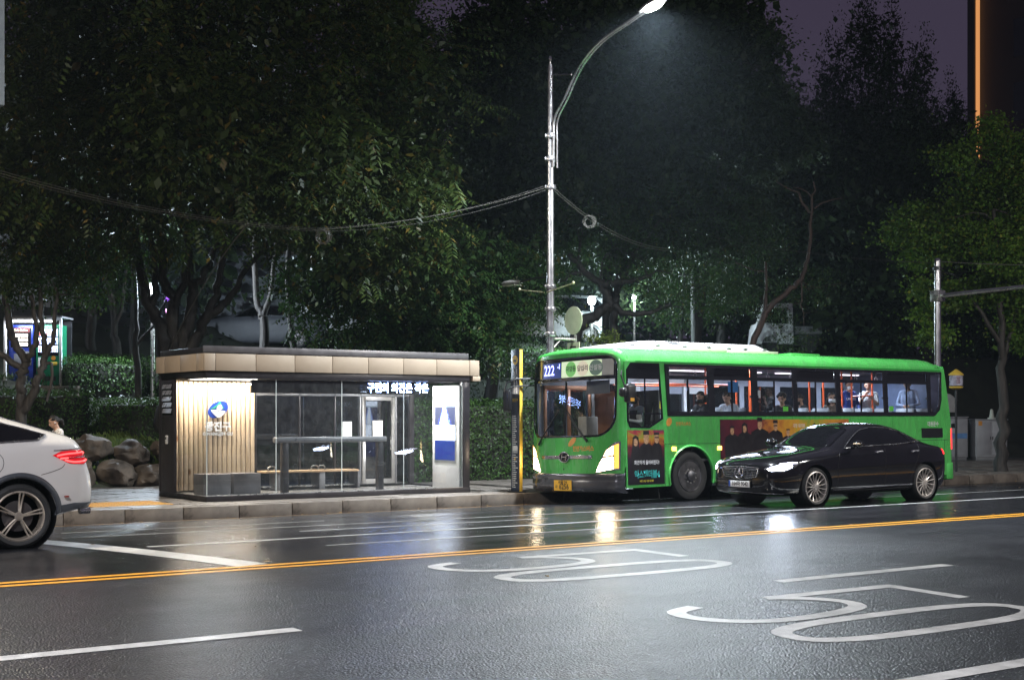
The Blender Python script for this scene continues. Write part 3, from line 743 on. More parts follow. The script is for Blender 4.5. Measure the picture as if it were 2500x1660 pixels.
text('route_number', '-1', .14, em('route_led', (.30, .33, 1.0), 5.0), hd, frontmap(1.64, 2.76, .009), bold=.006, sx=.8)
for oy, txt, c in ((1.26, '자양동', (.16, .46, .12)), (.905, '답십리', (.66, .60, .46)), (.56, '신설동', (.10, .15, .12))):
    disc(MB(), [(oy+.165*math.cos(2*math.pi*k/28), 2.69+.155*math.sin(2*math.pi*k/28)) for k in range(28)], fmap(.006), 2).build('board_circle', em('circle_%d' % int(oy*100), c, .55), lb)
    text('board_text', txt, .125, M_BLACK if oy > .7 else M_WHITE, lb, frontmap(oy, 2.69, .009), bold=.0025, sx=.9)
# lower front: bumper, chrome bar, lamps, plate
mb = MB(); g = []
ysn = [BW*k/40 for k in range(41)]; prof = [(.605, .0), (.59, .035), (.54, .045), (.50, .02), (.46, .035), (.36, .045), (.27, .02), (.22, -.06)]
for z, o in prof: g += [(FX(y, max(z, .62), o)[0], y, z) for y in ysn]
mb.add(g, [(j*41+i, j*41+i+1, (j+1)*41+i+1, (j+1)*41+i) for j in range(7) for i in range(40)])
M_BUMP = pm('bumper_grey', (.11, .11, .12), .22, .5, var=.2, vs=3, coat=.5)
mb.build('bumper', M_BUMP, bus, smooth=60)
cb = strip(.62, 2.20, .895, .965, .014, 'chrome_bar', M_CHROME, bus, thick=.012)
EY, EZ = 1.41, .93
oval = [(EY+.155*math.cos(2*math.pi*k/32), EZ+.10*math.sin(2*math.pi*k/32)) for k in range(32)]
eb = disc(MB(), oval, fmap(.02), 2).build('emblem', M_BLACKG, cb)
MB().tube([FX(y, z, .022) for y, z in oval], .012, 8, closed=True).build('emblem_ring', M_CHROME, cb)
for a, b in (((.085, -.05), (.045, .07)), ((-.05, -.07), (-.085, .05)), ((.065, .0), (-.065, .005))):
    MB().tube([FX(EY+a[0], EZ+a[1], .026), FX(EY+(a[0]+b[0])/2, EZ+(a[1]+b[1])/2, .028), FX(EY+b[0], EZ+b[1], .026)], .011, 6).build('emblem_stroke', M_CHROME, cb)
M_ORG = pm('sticker_orange', (.62, .26, .04), .4, var=.15)
disc(MB(), [(1.17+.12*math.cos(a)*1.0-.03*math.sin(a), 1.235+.075*math.sin(a)*1.1-.045*math.cos(a)) for a in [2*math.pi*k/24 for k in range(24)]], fmap(.004), 3).build('leaf_sticker', M_ORG, bus)
text('gas_lettering', '천연가스버스', .115, M_ORG, bus, frontmap(.86, 1.09, .004), bold=.004, sx=.92)
M_HLW = em('bus_headlamp', (1.0, .80, .54), 34.0); M_HLA = em('bus_headlamp_upper', (1.0, .66, .30), 9)
def hlamp(flip):
    f = (lambda y: BW-y) if flip else (lambda y: y)
    P = lambda q: resample([(f(a), b) for a, b in q], 60)
    h = disc(MB(), P([(.55, .61), (.04, .68), (.03, 1.24), (.14, 1.20), (.30, 1.07), (.42, .88)]), fmap(.008), 8).build('headlight', M_CHROME, bus, smooth=60)
    lo = disc(MB(), P([(.51, .635), (.15, .695), (.15, .93), (.36, .90), (.43, .80)]), fmap(.016), 6).build('headlight_lens', M_HLW, h, smooth=60)
    disc(MB(), P([(.35, .935), (.15, .965), (.14, 1.15), (.28, 1.06)]), fmap(.016), 6).build('upper_lens', M_HLA, h, smooth=60)
    disc(MB(), P([(.13, .70), (.055, .705), (.05, 1.19), (.13, 1.15)]), fmap(.014), 6).build('turn_lens', em('bus_turn', (1.0, .45, .08), 1.6), h, smooth=60)
    return h
hlamp(False); hlamp(True)
pp = strip(1.15, 1.71, .26, .47, .055, 'licence_plate', pm('plate_yellow', (.72, .40, .03), .4), bus)
text('plate_text', '서울 74', .085, M_BLACK, pp, frontmap(1.43, .425, .060), bold=.002, sx=1.05)
text('plate_text', '사', .085, M_BLACK, pp, frontmap(1.63, .335, .060), bold=.002)
text('plate_text', '6256', .155, M_BLACK, pp, frontmap(1.385, .335, .060), bold=.003, sx=1.0)
disc(MB(), [(1.45+.022*math.cos(2*math.pi*k/12), .69+.018*math.sin(2*math.pi*k/12)) for k in range(12)], fmap(.004), 1).build('tow_eye_cap', M_BLACK, bus)
# wipers
for a, b in (((1.55, 1.86), (2.28, 1.19)), ((1.30, 1.86), (.70, 1.24))):
    w = MB().tube([FX(a[0]+(b[0]-a[0])*t, a[1]+(b[1]-a[1])*t, .045) for t in [k/8 for k in range(9)]], [.012]*6+[.016, .02, .03], 6).build('wiper', M_BLACK, bus)
    MB().tube([FX(a[0]+.03+(b[0]-a[0])*t, a[1]-.04+(b[1]-a[1])*t*.96, .03) for t in [k/8 for k in range(9)]], .008, 6).build('wiper_arm', M_BLACK, w)
# near side panel with openings
def xe(z): return 10.49-.24*max(0, min(1, (z-1.6)/1.35))
arch = lambda cx, r: [(cx-r*math.cos(R(a)), .5+r*math.sin(R(a))) for a in range(-17, 198, 10)]
A1, A2 = arch(1.86, .60), arch(7.36, .60)
outl = [(BR, .31)] + A1 + A2 + [(10.47, .31)] + [(xe(z), z) for z in (1.0, 1.6, 2.0, 2.4)] + [(xe(2.79), 2.79), (BR, 2.79)]
drv = [(.15, 1.62), (.22, 1.485), (.74, 1.475), (1.115, 1.66), (1.03, 2.765), (.26, 2.765), (.15, 2.63)]
band = [(1.235, 1.72), (9.86, 1.72), (10.05, 1.86), (10.12, 2.1), (10.135, 2.76), (1.165, 2.76)]
sidemap = lambda off: (lambda x, z: (x, off, z))
mb = flat_holes(MB(), outl, [drv, band], sidemap(0)); mb.build('side_panel', M_GREEN, bus, smooth=0, thick=.03)
# shoulder and roof
mb = MB(); vs = []; fs = []; nx = 30
for y, z in sec:
    x0 = xf(y, z)+BR; x1 = xe(min(z, 2.95)) - (.06 if z > 2.9 else 0)
    vs += [(x0+(x1-x0)*i/nx, y, z - (.10*max(0, (i-nx+2)/2)**2 if z > 2.85 else 0)) for i in range(nx+1)]
for j in range(len(sec)-1):
    for i in range(nx): fs.append((j*(nx+1)+i, j*(nx+1)+i+1, (j+1)*(nx+1)+i+1, (j+1)*(nx+1)+i))
mb.add(vs, fs); mb.build('roof', M_GREEN, bus, smooth=50)
rear_o = [(0, .31)] + sec + [(BW, .31)]
mb = MB(); disc(mb, resample(rear_o, 80), lambda y, z: (xe(z)+.05*math.sin(math.pi*min(1, max(0, y/BW))), y, z-(.10 if z > 2.9 else 0)), 6); mb.build('rear_panel', M_GREEN, bus, smooth=50)
bx('rear_bumper', M_GREEN, bus, 10.28, 10.56, -.01, BW+.01, .20, .62, bevel=.05)
tl = bx('tail_light', em('tail_red', (1.0, .03, .04), 2.0), bus, 10.475, 10.515, -.012, .10, .92, 1.42, bevel=.01)
bx('drip_rail', pm('drip_green', (.012, .22, .03), .4), bus, .4, 10.12, -.012, .0, 2.785, 2.805, bevel=0)
bx('panel_joint', M_BLACK, bus, 1.14, 2.72, -.002, .001, 1.155, 1.165, bevel=0)
bx('panel_joint', M_BLACK, bus, 1.135, 1.143, -.002, .001, .32, 1.16, bevel=0)
bx('panel_joint', M_BLACK, bus, 6.7, 10.4, -.002, .001, 1.145, 1.155, bevel=0)
bx('panel_joint', M_BLACK, bus, 10.22, 10.228, -.002, .001, .4, 1.15, bevel=0)
for x in (3.6, 4.9, 6.15, 8.3): bx('panel_joint', M_BLACK, bus, x-.002, x+.002, -.0015, .001, 1.17, 1.70, bevel=0)
for x in (3.3, 4.6, 5.9, 8.9): bx('panel_joint', M_BLACK, bus, x-.003, x+.003, -.0015, .001, .33, 1.15, bevel=0)
for cx in (1.86, 7.36):
    P = [(cx-.615*math.cos(R(a)), -.012, .5+.615*math.sin(R(a))) for a in range(-14, 195, 8)]
    MB().tube(P, .022, 8).build('arch_trim', M_GREEN, bus)
    mb = MB(); n = 24; vs = []
    for yy in (.02, .55): vs += [(cx-.63*math.cos(R(-20+220*k/n)), yy, .5+.63*math.sin(R(-20+220*k/n))) for k in range(n+1)]
    mb.add(vs, [(k, k+1, n+2+k, n+1+k) for k in range(n)]); mb.add([(vs[n+1+k]) for k in range(n+1)], [tuple(range(n+1))]); mb.build('wheel_housing', M_BLACK, bus)
# underbody
bx('chassis', M_INTD, bus, .25, 1.22, .05, BW-.05, .33, .80); bx('chassis', M_INTD, bus, 2.5, 6.7, .05, BW-.05, .33, .80); bx('chassis', M_INTD, bus, 8.0, 10.3, .05, BW-.05, .36, .80)
MB().add([(1.15, .25, .4), (1.15, 1.0, .4), (1.2, 1.0, .08), (1.2, .25, .06), (1.17, .25, .4), (1.17, 1.0, .4), (1.22, 1.0, .08), (1.22, .25, .06)], [(0,1,2,3), (7,6,5,4), (0,4,5,1), (1,5,6,2), (2,6,7,3), (3,7,4,0)]).build('mud_flap', M_RUBBER, bus)
# wheels
M_RIM = pm('bus_rim', (.10, .095, .10), .42, .6, var=.35, vs=9)
def bwheel(cx, y, side):
    s = side
    w = MB().lathe([(.30, s*.26), (.33, 0), (.40, -s*.02), (.47, -s*.005), (.505, s*.05), (.512, s*.14), (.505, s*.24), (.46, s*.28), (.30, s*.28)], (cx, y, .512), 'y', 40).build('wheel', M_RUBBER, bus)
    MB().lathe([(.325, s*.0), (.315, -s*.012), (.295, s*.0), (.27, s*.05), (.19, s*.075), (.17, s*.01), (.12, -s*.01), (.11, -s*.05), (.07, -s*.07), (.0, -s*.075)], (cx, y, .512), 'y', 40).build('rim', M_RIM, w)
    for k in range(8):
        a = 2*math.pi*k/8; c = (cx+.232*math.cos(a), y+s*.058, .512+.232*math.sin(a)); MB().lathe([(.0, -s*.012), (.038, -s*.010), (.04, s*.01)], c, 'y', 10).build('hand_hole', M_BLACK, w)
    for k in range(10):
        a = 2*math.pi*(k+.5)/10; c = (cx+.145*math.cos(a), y-s*.0, .512+.145*math.sin(a)); MB().lathe([(.016, s*.01), (.016, -s*.03), (.0, -s*.034)], c, 'y', 6).build('wheel_nut', M_STEEL, w)
    return w
bwheel(1.86, .04, 1); bwheel(7.36, .04, 1)
for cx in (1.86, 7.36):
    MB().lathe([(.30, -.02), (.46, -.02), (.505, -.06), (.512, -.15), (.505, -.25), (.30, -.28)], (cx, BW-.05, .512), 'y', 36).build('wheel', M_RUBBER, bus)
# driver's window
mb = flat_holes(MB(), drv, [[(.19, 2.45), (1.02, 2.45), (1.065, 1.78), (.19, 1.78)], [(.20, 1.75), (1.07, 1.75), (1.07, 1.68), (.735, 1.515), (.24, 1.515), (.20, 1.62)]], sidemap(-.004)); dw_ = mb.build('driver_window', M_BLACKG, bus, smooth=0, thick=.02)
MB().add([(.19, .004, 2.45), (1.02, .004, 2.45), (1.065, .004, 1.78), (.19, .004, 1.78)], [(0, 1, 2, 3)]).build('pane', M_BGLASS, dw_)
MB().add([(.20, .004, 1.75), (1.07, .004, 1.75), (1.07, .004, 1.68), (.735, .004, 1.515), (.24, .004, 1.515), (.20, .004, 1.62)], [(0, 1, 2, 3, 4, 5)]).build('pane', M_BGLASS, dw_)
bx('sash', M_BLACKG, dw_, .62, .65, -.008, .01, 1.78, 2.45, bevel=0)
# window band
wx = [(1.27, 2.38), (2.53, 3.66), (3.81, 4.94), (5.05, 6.34), (6.47, 7.99), (8.11, 9.61)]
quarter = [(9.71, 1.82), (9.85, 1.80), (9.99, 1.93), (10.06, 2.15), (10.07, 2.70), (9.71, 2.70)]
holes = []
for i, (a, b) in enumerate(wx):
    holes += [[(a+.02, 1.81), (b, 1.81), (b-.03, 2.455), (a, 2.455)], [(a, 2.53), (b-.04, 2.53), (b-.045, 2.70), (a, 2.70)]]
holes.append(quarter)
wb_ = flat_holes(MB(), band, holes, sidemap(.004)).build('window_band', pm('band_black', (.010, .010, .013), .22, coat=.3), bus, smooth=0, thick=.03)
for i, (a, b) in enumerate(wx):
    m_ = (a+b)/2 - .02
    for q in (((a+.02, 1.81), (m_+.01, 1.81), (m_, 2.455), (a, 2.455)), ((m_+.01, 1.81), (b, 1.81), (b-.03, 2.455), (m_, 2.455))):
        MB().add([(x, .018 if q[0][0] < m_ else .012, z) for x, z in q], [(0, 1, 2, 3)]).build('pane', M_BGLASS, wb_)
    bx('sash', M_BLACKG, wb_, m_-.012, m_+.018, -.002, .022, 1.81, 2.455, bevel=0)
    MB().box(a-.0, a+.05, -.006, .015, 2.10, 2.15).box(b-.05, b, -.006, .015, 2.10, 2.15).build('catch', M_BLACK, wb_)
    if i % 2 == 0:
        MB().add([(x, .016, z) for x, z in holes[2*i+1]], [(0, 1, 2, 3)]).build('upper_pane', M_BGLASSU, wb_)
    else:
        MB().add([(x, .016, z) for x, z in holes[2*i+1]], [(0, 1, 2, 3)]).build('upper_pane', M_BLACKG, wb_)
MB().add([(x, .016, z) for x, z in quarter], [tuple(range(6))]).build('pane', M_BGLASSU, wb_)
# stickers on the glass
M_YS = pm('sticker_yellow', (.78, .66, .05), .5); M_BS = pm('sticker_blue', (.01, .14, .38), .5); M_GS = pm('sticker_green', (.16, .75, .06), .5)
for x0, x1, z0, z1, m_ in ((2.98, 3.28, 2.21, 2.43, M_BS), (4.64, 4.80, 1.82, 1.92, M_GS), (8.22, 8.37, 1.83, 1.94, M_GS), (3.86, 3.95, 2.10, 2.26, M_INT)):
    bx('sticker', m_, wb_, x0, x1, .020, .023, z0, z1, bevel=0)
# far side: wall with window openings and two doors
fh = [[(a, 1.72), (b, 1.72), (b, 2.5), (a, 2.5)] for a, b in ((1.62, 2.75), (6.35, 7.4), (7.6, 8.9), (9.1, 10.0))]
fh += [[(.32, .75), (.90, .75), (.90, 2.35), (.32, 2.35)], [(.98, .75), (1.48, .75), (1.48, 2.35), (.98, 2.35)]]
fh += [[(3.0, .75), (3.62, .75), (3.62, 2.3), (3.0, 2.3)], [(3.70, .75), (4.32, .75), (4.32, 2.3), (3.70, 2.3)], [(4.5, 1.72), (6.2, 1.72), (6.2, 2.5), (4.5, 2.5)]]
flat_holes(MB(), [(BR, .31), (10.47, .31), (10.47, 1.6), (xe(2.79), 2.79), (BR, 2.79)], fh, lambda x, z: (x, BW, z)).build('far_side_panel', pm('bus_far_wall', (.30, .32, .38), .5), bus, smooth=0, thick=.04)
for q in fh: MB().add([(x, BW-.02, z) for x, z in q], [(0, 1, 2, 3)]).build('far_pane', M_SGLASSW, bus)
M_DOORF = pm('door_frame_lit_orange', (.46, .20, .10), .4, .3)  # orange light falling on the frames is put into their colour
fd = MB()
for x0, x1 in ((.26, .33), (.90, .98), (1.48, 1.55)): fd.box(x0, x1, BW-.09, BW-.05, .75, 2.42)
fd.box(.26, 1.55, BW-.09, BW-.05, 2.35, 2.44); fd.build('front_door_frame', M_DOORF, bus, bevel=.006)
bx('interior_partition', M_DOORF, bus, 1.66, 1.70, 1.75, BW-.06, .85, 2.3); bx('interior_partition', M_INTD, bus, 1.22, 1.26, .25, 1.0, .85, 2.25)
# interior
bx('floor', M_INTD, bus, .15, 10.3, .05, BW-.05, .80, .85, bevel=0)
bx('ceiling', M_INT, bus, .3, 10.2, .12, BW-.12, 2.80, 2.83, bevel=0)
fdl = MB()
for x0, x1 in ((1.56, 1.64), (2.78, 2.98), (3.62, 3.70), (4.32, 4.46)): fdl.box(x0, x1, BW-.10, BW-.05, .85, 2.75)
fdl.box(1.56, 4.46, BW-.10, BW-.05, 2.5, 2.75); fdl.build('door_surround', M_INT, bus, bevel=.004)
bx('inner_lining', M_INT, bus, 1.3, 10.2, .035, .05, 1.16, 1.70, bevel=0)
bx('rear_wall', pm('bus_rear_wall', (.10, .13, .22), .5), bus, 10.15, 10.2, .05, BW-.05, .85, 2.80, bevel=0)
for k in range(5):
    for y in (.62, 2.2):
        bx('ceiling_lamp', em('bus_ceiling_lamp', (.82, .88, 1.0), 6.0), bus, 1.6+k*1.75, 2.8+k*1.75, y-.05, y+.05, 2.775, 2.798, bevel=0)
for k in range(4): area_light('cabin_light', (2.2+k*2.2, 1.41, 2.76), 1.2, 70, (.74, .84, 1.0), bus, shape='RECTANGLE', sy=.5)
M_SEAT = pm('seat_blue', (.02, .05, .22), .7); M_SEATG = pm('seat_shell_grey', (.40, .42, .46), .4); M_HAND = pm('handrail_orange', (.78, .12, .03), .35)
def seat(x, y0, w=.48, m_=None, floor=.85):
    s = MB().box(x, x+.44, y0, y0+w, floor+.40, floor+.48).build('seat', M_SEAT, bus, bevel=.02)
    MB().add([(x+.40, y0, floor+.42), (x+.52, y0, floor+.40), (x+.62, y0, floor+1.04), (x+.56, y0, floor+1.06), (x+.40, y0+w, floor+.42), (x+.52, y0+w, floor+.40), (x+.62, y0+w, floor+1.04), (x+.56, y0+w, floor+1.06)],
             [(0,1,2,3), (7,6,5,4), (0,4,5,1), (1,5,6,2), (2,6,7,3), (3,7,4,0)]).build('seat_back', m_ or M_SEATG, s, bevel=.02)
    MB().box(x+.1, x+.35, y0+.1, y0+w-.1, floor, floor+.40).build('pedestal', M_INTD, s)
for x in (2.35, 3.05, 5.0, 5.72, 6.55, 7.2, 7.9, 8.7, 9.4): seat(x, .16)
for x in (1.9, 6.5, 7.3, 8.1, 8.9, 9.5): seat(x, BW-1.1, .95)
seat(.62, .35, .55, M_INTD, .95)
bx('engine_cover', M_SEATG, bus, 8.35, 9.55, .35, .9, .85, 1.78, bevel=.06)
for x, y in ((4.45, 1.2), (3.55, 1.25), (4.9, 1.2), (6.62, 1.0), (7.1, 1.0), (7.75, 1.0), (8.1, 1.0), (8.85, 1.0), (1.3, 1.3), (5.6, 1.9)):
    MB().tube([(x, y, .85), (x, y, 2.8)], .022, 8).build('handrail', M_HAND, bus)
for y in (1.15, 1.7): MB().tube([(1.3, y, 2.42), (4.4, y, 2.42)], .02, 8).build('handrail', M_HAND, bus)
MB().tube([(8.1, 1.0, 2.2), (8.85, 1.0, 2.22)], .02, 8).build('handrail', M_HAND, bus)
for k in range(11):
    x = 1.5+k*.75; o = MB().tube([(x, 1.0, 2.76), (x, 1.0, 2.66)], .008, 6).build('hand_strap', M_INT, bus)
    MB().tube([(x+.045*math.cos(a), 1.0, 2.61+.05*math.sin(a)) for a in [2*math.pi*q/12 for q in range(12)]], .008, 6, closed=True).build('strap_ring', M_WHITE, o)
bx('notice', M_YS, bus, 3.35, 3.75, BW-.10, BW-.095, 1.95, 2.13, bevel=0); bx('notice', M_INT, bus, 4.5, 5.2, BW-.10, BW-.095, 2.3, 2.48, bevel=0)
dsh = bx('dashboard', pm('dash_grey', (.08, .075, .07), .6), bus, -.08, .42, .2, BW-.3, .85, 1.36, bevel=.05)
MB().tube([(.56+.09*math.sin(a), .66+.22*math.cos(a), 1.52+.20*math.sin(a)) for a in [2*math.pi*k/28 for k in range(28)]], .014, 8, closed=True).build('steering_wheel', M_BLACK, bus)
bx('fare_box', pm('farebox', (.40, .36, .30), .5), bus, .35, .65, 1.45, 1.75, .85, 1.75, bevel=.02)
bx('sun_blind', pm('blind_grey', (.14, .14, .15), .6), bus, .02, .03, .35, 1.05, 2.18, 2.44, bevel=0)
# mirrors
mr = MB().cbox((.01, -.26, 2.15), (.26, .13, .36)).build('mirror', M_BLACK, bus, bevel=.05, seg=4)
MB().tube([(.02, -.02, 2.60), (-.14, -.18, 2.50), (-.12, -.26, 2.28)], .016, 8).build('mirror_arm', M_BLACK, mr)
rr = MB().cbox((-.14, -.24, 2.17), (.16, .16, .18)).build('mirror_knuckle', M_BLACK, mr, bevel=.06, seg=4)
MB().box(-.04, .06, -.3295, -.326, 1.995, 2.06).build('mirror_sticker', pm('sticker_amber', (.8, .38, .03), .5), mr)
m2 = MB().cbox((-.50, BW+.20, 2.12), (.10, .22, .46)).build('mirror', M_BLACK, bus, bevel=.045, seg=4)
MB().tube([(.06, BW-.04, 2.58), (-.30, BW+.12, 2.58), (-.50, BW+.20, 2.50), (-.56, BW+.22, 2.3)], .018, 8).tube([(.06, BW-.04, 2.44), (-.4, BW+.14, 2.42), (-.52, BW+.2, 2.34)], .016, 8).build('mirror_arm', M_BLACK, m2)
# side lamps, stickers, vent, posters
for x in (1.39, 2.67): bx('side_lamp', em('side_amber', (1.0, .42, .06), 10.0), bus, x-.055, x+.055, -.02, .0, 1.02, 1.10, bevel=.008)
side_txt = lambda ox, oz, off=.004: (lambda u, v, w: (ox+u, -off, oz+v))
disc(MB(), [(1.27+.075*math.cos(a)+.02*math.sin(a), 1.60+.085*math.sin(a)) for a in [2*math.pi*k/20 for k in range(20)]], sidemap(-.003), 2).build('leaf_sticker', M_ORG, bus)
text('gas_lettering', '천연가스버스', .085, M_ORG, bus, side_txt(1.66, 1.555), bold=.002, sx=.9)
text('operator_lettering', '대원운수', .13, M_INT, bus, side_txt(9.80, 1.52), bold=.002, sx=.9)
vg = bx('side_vent', M_BLACK, bus, 9.36, 10.16, -.006, .0, 1.20, 1.43, bevel=0)
for k in range(6): bx('vent_slat', M_DARK, vg, 9.38, 10.14, -.016, -.006, 1.215+k*.036, 1.229+k*.036, bevel=0)
def poster_mat(name, stops, glow, gp):
    m, t, b, o = _nodes(name); c = t.nodes.new('ShaderNodeTexCoord')
    n = t.nodes.new('ShaderNodeTexNoise'); n.inputs['Scale'].default_value = 4.0; n.inputs['Detail'].default_value = 4; n.inputs['Distortion'].default_value = 1.2
    t.links.new(c.outputs['Object'], n.inputs['Vector'])
    sp = t.nodes.new('ShaderNodeSeparateXYZ'); t.links.new(c.outputs['Generated'], sp.inputs[0])
    ma = t.nodes.new('ShaderNodeMath'); ma.operation = 'MULTIPLY_ADD'; ma.inputs[1].default_value = .45; t.links.new(n.outputs[0], ma.inputs[0]); t.links.new(sp.outputs[gp], ma.inputs[2])
    sc = t.nodes.new('ShaderNodeMath'); sc.operation = 'MULTIPLY_ADD'; sc.inputs[1].default_value = .9; sc.inputs[2].default_value = -.17; t.links.new(ma.outputs[0], sc.inputs[0])
    r = _ramp(t, sc.outputs[0], stops); t.links.new(r.outputs[0], b.inputs['Base Color']); b.inputs['Roughness'].default_value = .3
    return m
p1 = bx('poster', poster_mat('poster_print', [(0, (.01, .008, .012)), (.50, (.02, .01, .02)), (.66, (.14, .015, .02)), (.78, (.40, .17, .02)), (.86, (.22, .24, .03)), (.93, (.34, .03, .04)), (1, (.10, .015, .06))], 1, 2), bus, .15, 1.12, -.006, .0, .37, 1.44, bevel=0)
M_INK = pm('print_black', (.010, .008, .010), .35); M_SKINP = pm('print_face', (.42, .24, .13), .35, var=.5, vs=30); M_TEAL = pm('print_teal', (.03, .30, .28), .35)
def figure(par, x, z0, h, w, hat, k, hair=False):
    """generic standing figure printed on the poster: coat, face, cap or hair"""
    s = MB(); y = -.0066-.0004*k
    top = z0+h; hr = h*.135
    s.prism([(x-w*.5, z0), (x+w*.5, z0), (x+w*.56, z0+h*.45), (x+w*.46, z0+h*.68), (x+w*.16, z0+h*.76), (x-w*.16, z0+h*.76), (x-w*.46, z0+h*.68), (x-w*.56, z0+h*.45)], 'y', y, y+.0003)
    f = s.build('printed_figure', M_INK, par, smooth=0)
    q = MB().prism([(x+hr*.62*math.cos(a), top-hr+hr*math.sin(a)) for a in [2*math.pi*i/16 for i in range(16)]], 'y', y-.0003, y); q.build('printed_face', M_SKINP, par, smooth=0)
    c = MB()
    if hair: c.prism([(x-hr*.95, z0+h*.66), (x-hr*.55, z0+h*.70), (x-hr*.5, top-hr*.6), (x+hr*.2, top-hr*.35), (x+hr*.55, top-hr*.9), (x+hr*.6, z0+h*.70), (x+hr*.95, z0+h*.66), (x+hr*.8, top-hr*.2), (x, top+hr*.25), (x-hr*.8, top-hr*.2)], 'y', y-.0006, y-.0003)
    else: c.prism([(x-hr*.72, top-hr*.35), (x+hr*.72, top-hr*.35), (x+hr*.66, top+hr*hat), (x-hr*.66, top+hr*hat)], 'y', y-.0006, y-.0003)
    if not hair and k % 2: c.box(x-hr*.55, x+hr*.55, y-.0007, y-.0003, top-hr*.98, top-hr*.72)
    c.build('printed_hair', M_INK, par, smooth=0)
figure(p1, .36, .60, .72, .22, .1, 0, True); figure(p1, .92, .62, .76, .26, .15, 1); figure(p1, .64, .55, .84, .36, .35, 2)
text('poster_text', '화끈하게 돌아버린다!', .092, M_WHITE, p1, side_txt(.645, .80, .0095), bold=.002, sx=.82)
text('poster_text', '익스펜더블4', .165, M_TEAL, p1, side_txt(.645, .565, .0095), bold=.007, sx=.80)
text('poster_text', '10월 18일 극장 대개봉', .05, M_YS, p1, side_txt(.63, .44, .0095), sx=.8)
p2 = bx('poster', poster_mat('poster_print_wide', [(0, (.05, .01, .02)), (.25, (.14, .02, .03)), (.42, (.46, .18, .03)), (.55, (.55, .30, .03)), (.66, (.22, .30, .04)), (.8, (.55, .26, .03)), (1, (.30, .03, .04))], 1, 0), bus, 2.70, 6.75, -.006, .0, .83, 1.645, bevel=0)
for i, (x, z0, h, w, hat, hr_) in enumerate(((3.05, .84, .66, .42, .1, 0), (3.42, .84, .72, .40, .1, 1), (3.88, .84, .80, .56, .4, 0), (4.36, .84, .76, .44, .3, 0), (4.75, .84, .60, .4, 0, 0), (5.6, .84, .7, .5, .2, 1))): figure(p2, x, z0, h, w, hat, i, bool(hr_))
text('poster_text', '극장 대개봉', .10, M_WHITE, p2, side_txt(5.1, 1.50, .0095), sx=.8)
# roof air conditioner
M_AC = pm('roof_unit_white', (.46, .44, .44), .45, var=.06)
acs = [(.05, .62, 1.12, 3.09, 3.095), (.5, .60, 1.05, 3.08, 3.18), (1.1, .58, .95, 3.07, 3.26), (1.6, .56, .90, 3.07, 3.30), (4.75, .56, .90, 3.07, 3.30), (5.12, .58, .98, 3.07, 3.13)]
mb = MB(); vs = []
for x, yo, yi, zb, zt_ in acs: vs += [(x, yo, zb), (x, yo+.03, zb+(zt_-zb)*.45), (x, yi, zt_), (x, BW-yi, zt_), (x, BW-yo-.03, zb+(zt_-zb)*.45), (x, BW-yo, zb)]
fs = [(j*6+i, j*6+i+1, (j+1)*6+i+1, (j+1)*6+i) for j in range(len(acs)-1) for i in range(5)] + [(0, 1, 2, 3, 4, 5), tuple(len(vs)-6+i for i in range(6))]
mb.add(vs, fs); ac = mb.build('roof_unit', M_AC, bus, bevel=.012, smooth=30)
def onac(x, s):  # point on the near slope of the unit
    return (x, .59+(.90-.59)*s-.004, 3.17+(3.30-3.17)*s+.006)
for x0 in (1.72, 2.02, 2.09, 2.16, 2.23, 2.30, 2.37, 2.44, 2.72, 2.79, 2.86, 2.93, 3.0, 3.07, 3.14, 3.42):
    MB().tube([onac(x0+.05, .25), onac(x0, .85)], .012, 6).build('vent_slot', M_BLACK, ac)
for x0, x1, s in ((.62, .95, .1), (.62, 1.05, .35), (.85, 1.2, .6), (.4, .5, .5), (.52, .62, .6)):
    f = lambda x, s: (x, .60+.42*s, 3.13+(x-.5)*.06+.10*s*min(1, x))
    MB().tube([f(x0, s), f(x1, s)], .011, 6).build('vent_slot', M_BLACK, ac)
for x0 in (1.55, 2.3, 3.0, 3.6, 4.1, 4.7): MB().cbox((x0, .575, 3.175), (.10, .05, .03)).build('clip', M_GREY, ac)
bx('unit_skirt', pm('skirt_beige', (.50, .46, .38), .5), ac, 1.42, 3.5, .545, .575, 3.05, 3.15, bevel=.004); bx('unit_skirt', pm('skirt_beige', (.50, .46, .38), .5), ac, 3.52, 5.1, .545, .575, 3.05, 3.14, bevel=.004)
text('unit_lettering', 'DTIKA', .13, M_GREY, ac, lambda u, v, w: (lambda p: (p[0], p[1]-.004, p[2]+.004))(onac(4.0+u, .45+v*2.6)), sx=.75)
bx('roof_hatch', M_GREEN, bus, 5.9, 6.9, .9, 1.9, 3.09, 3.16, bevel=.02)
# headlight beams
for y in (.32, BW-.32):
    spot_light('headlight_beam', (FX(y, .8, .06)[0], y, .80), (-16, y-1.0, -.2), 130, (1.0, .82, .58), 60, .8, .07, bus)
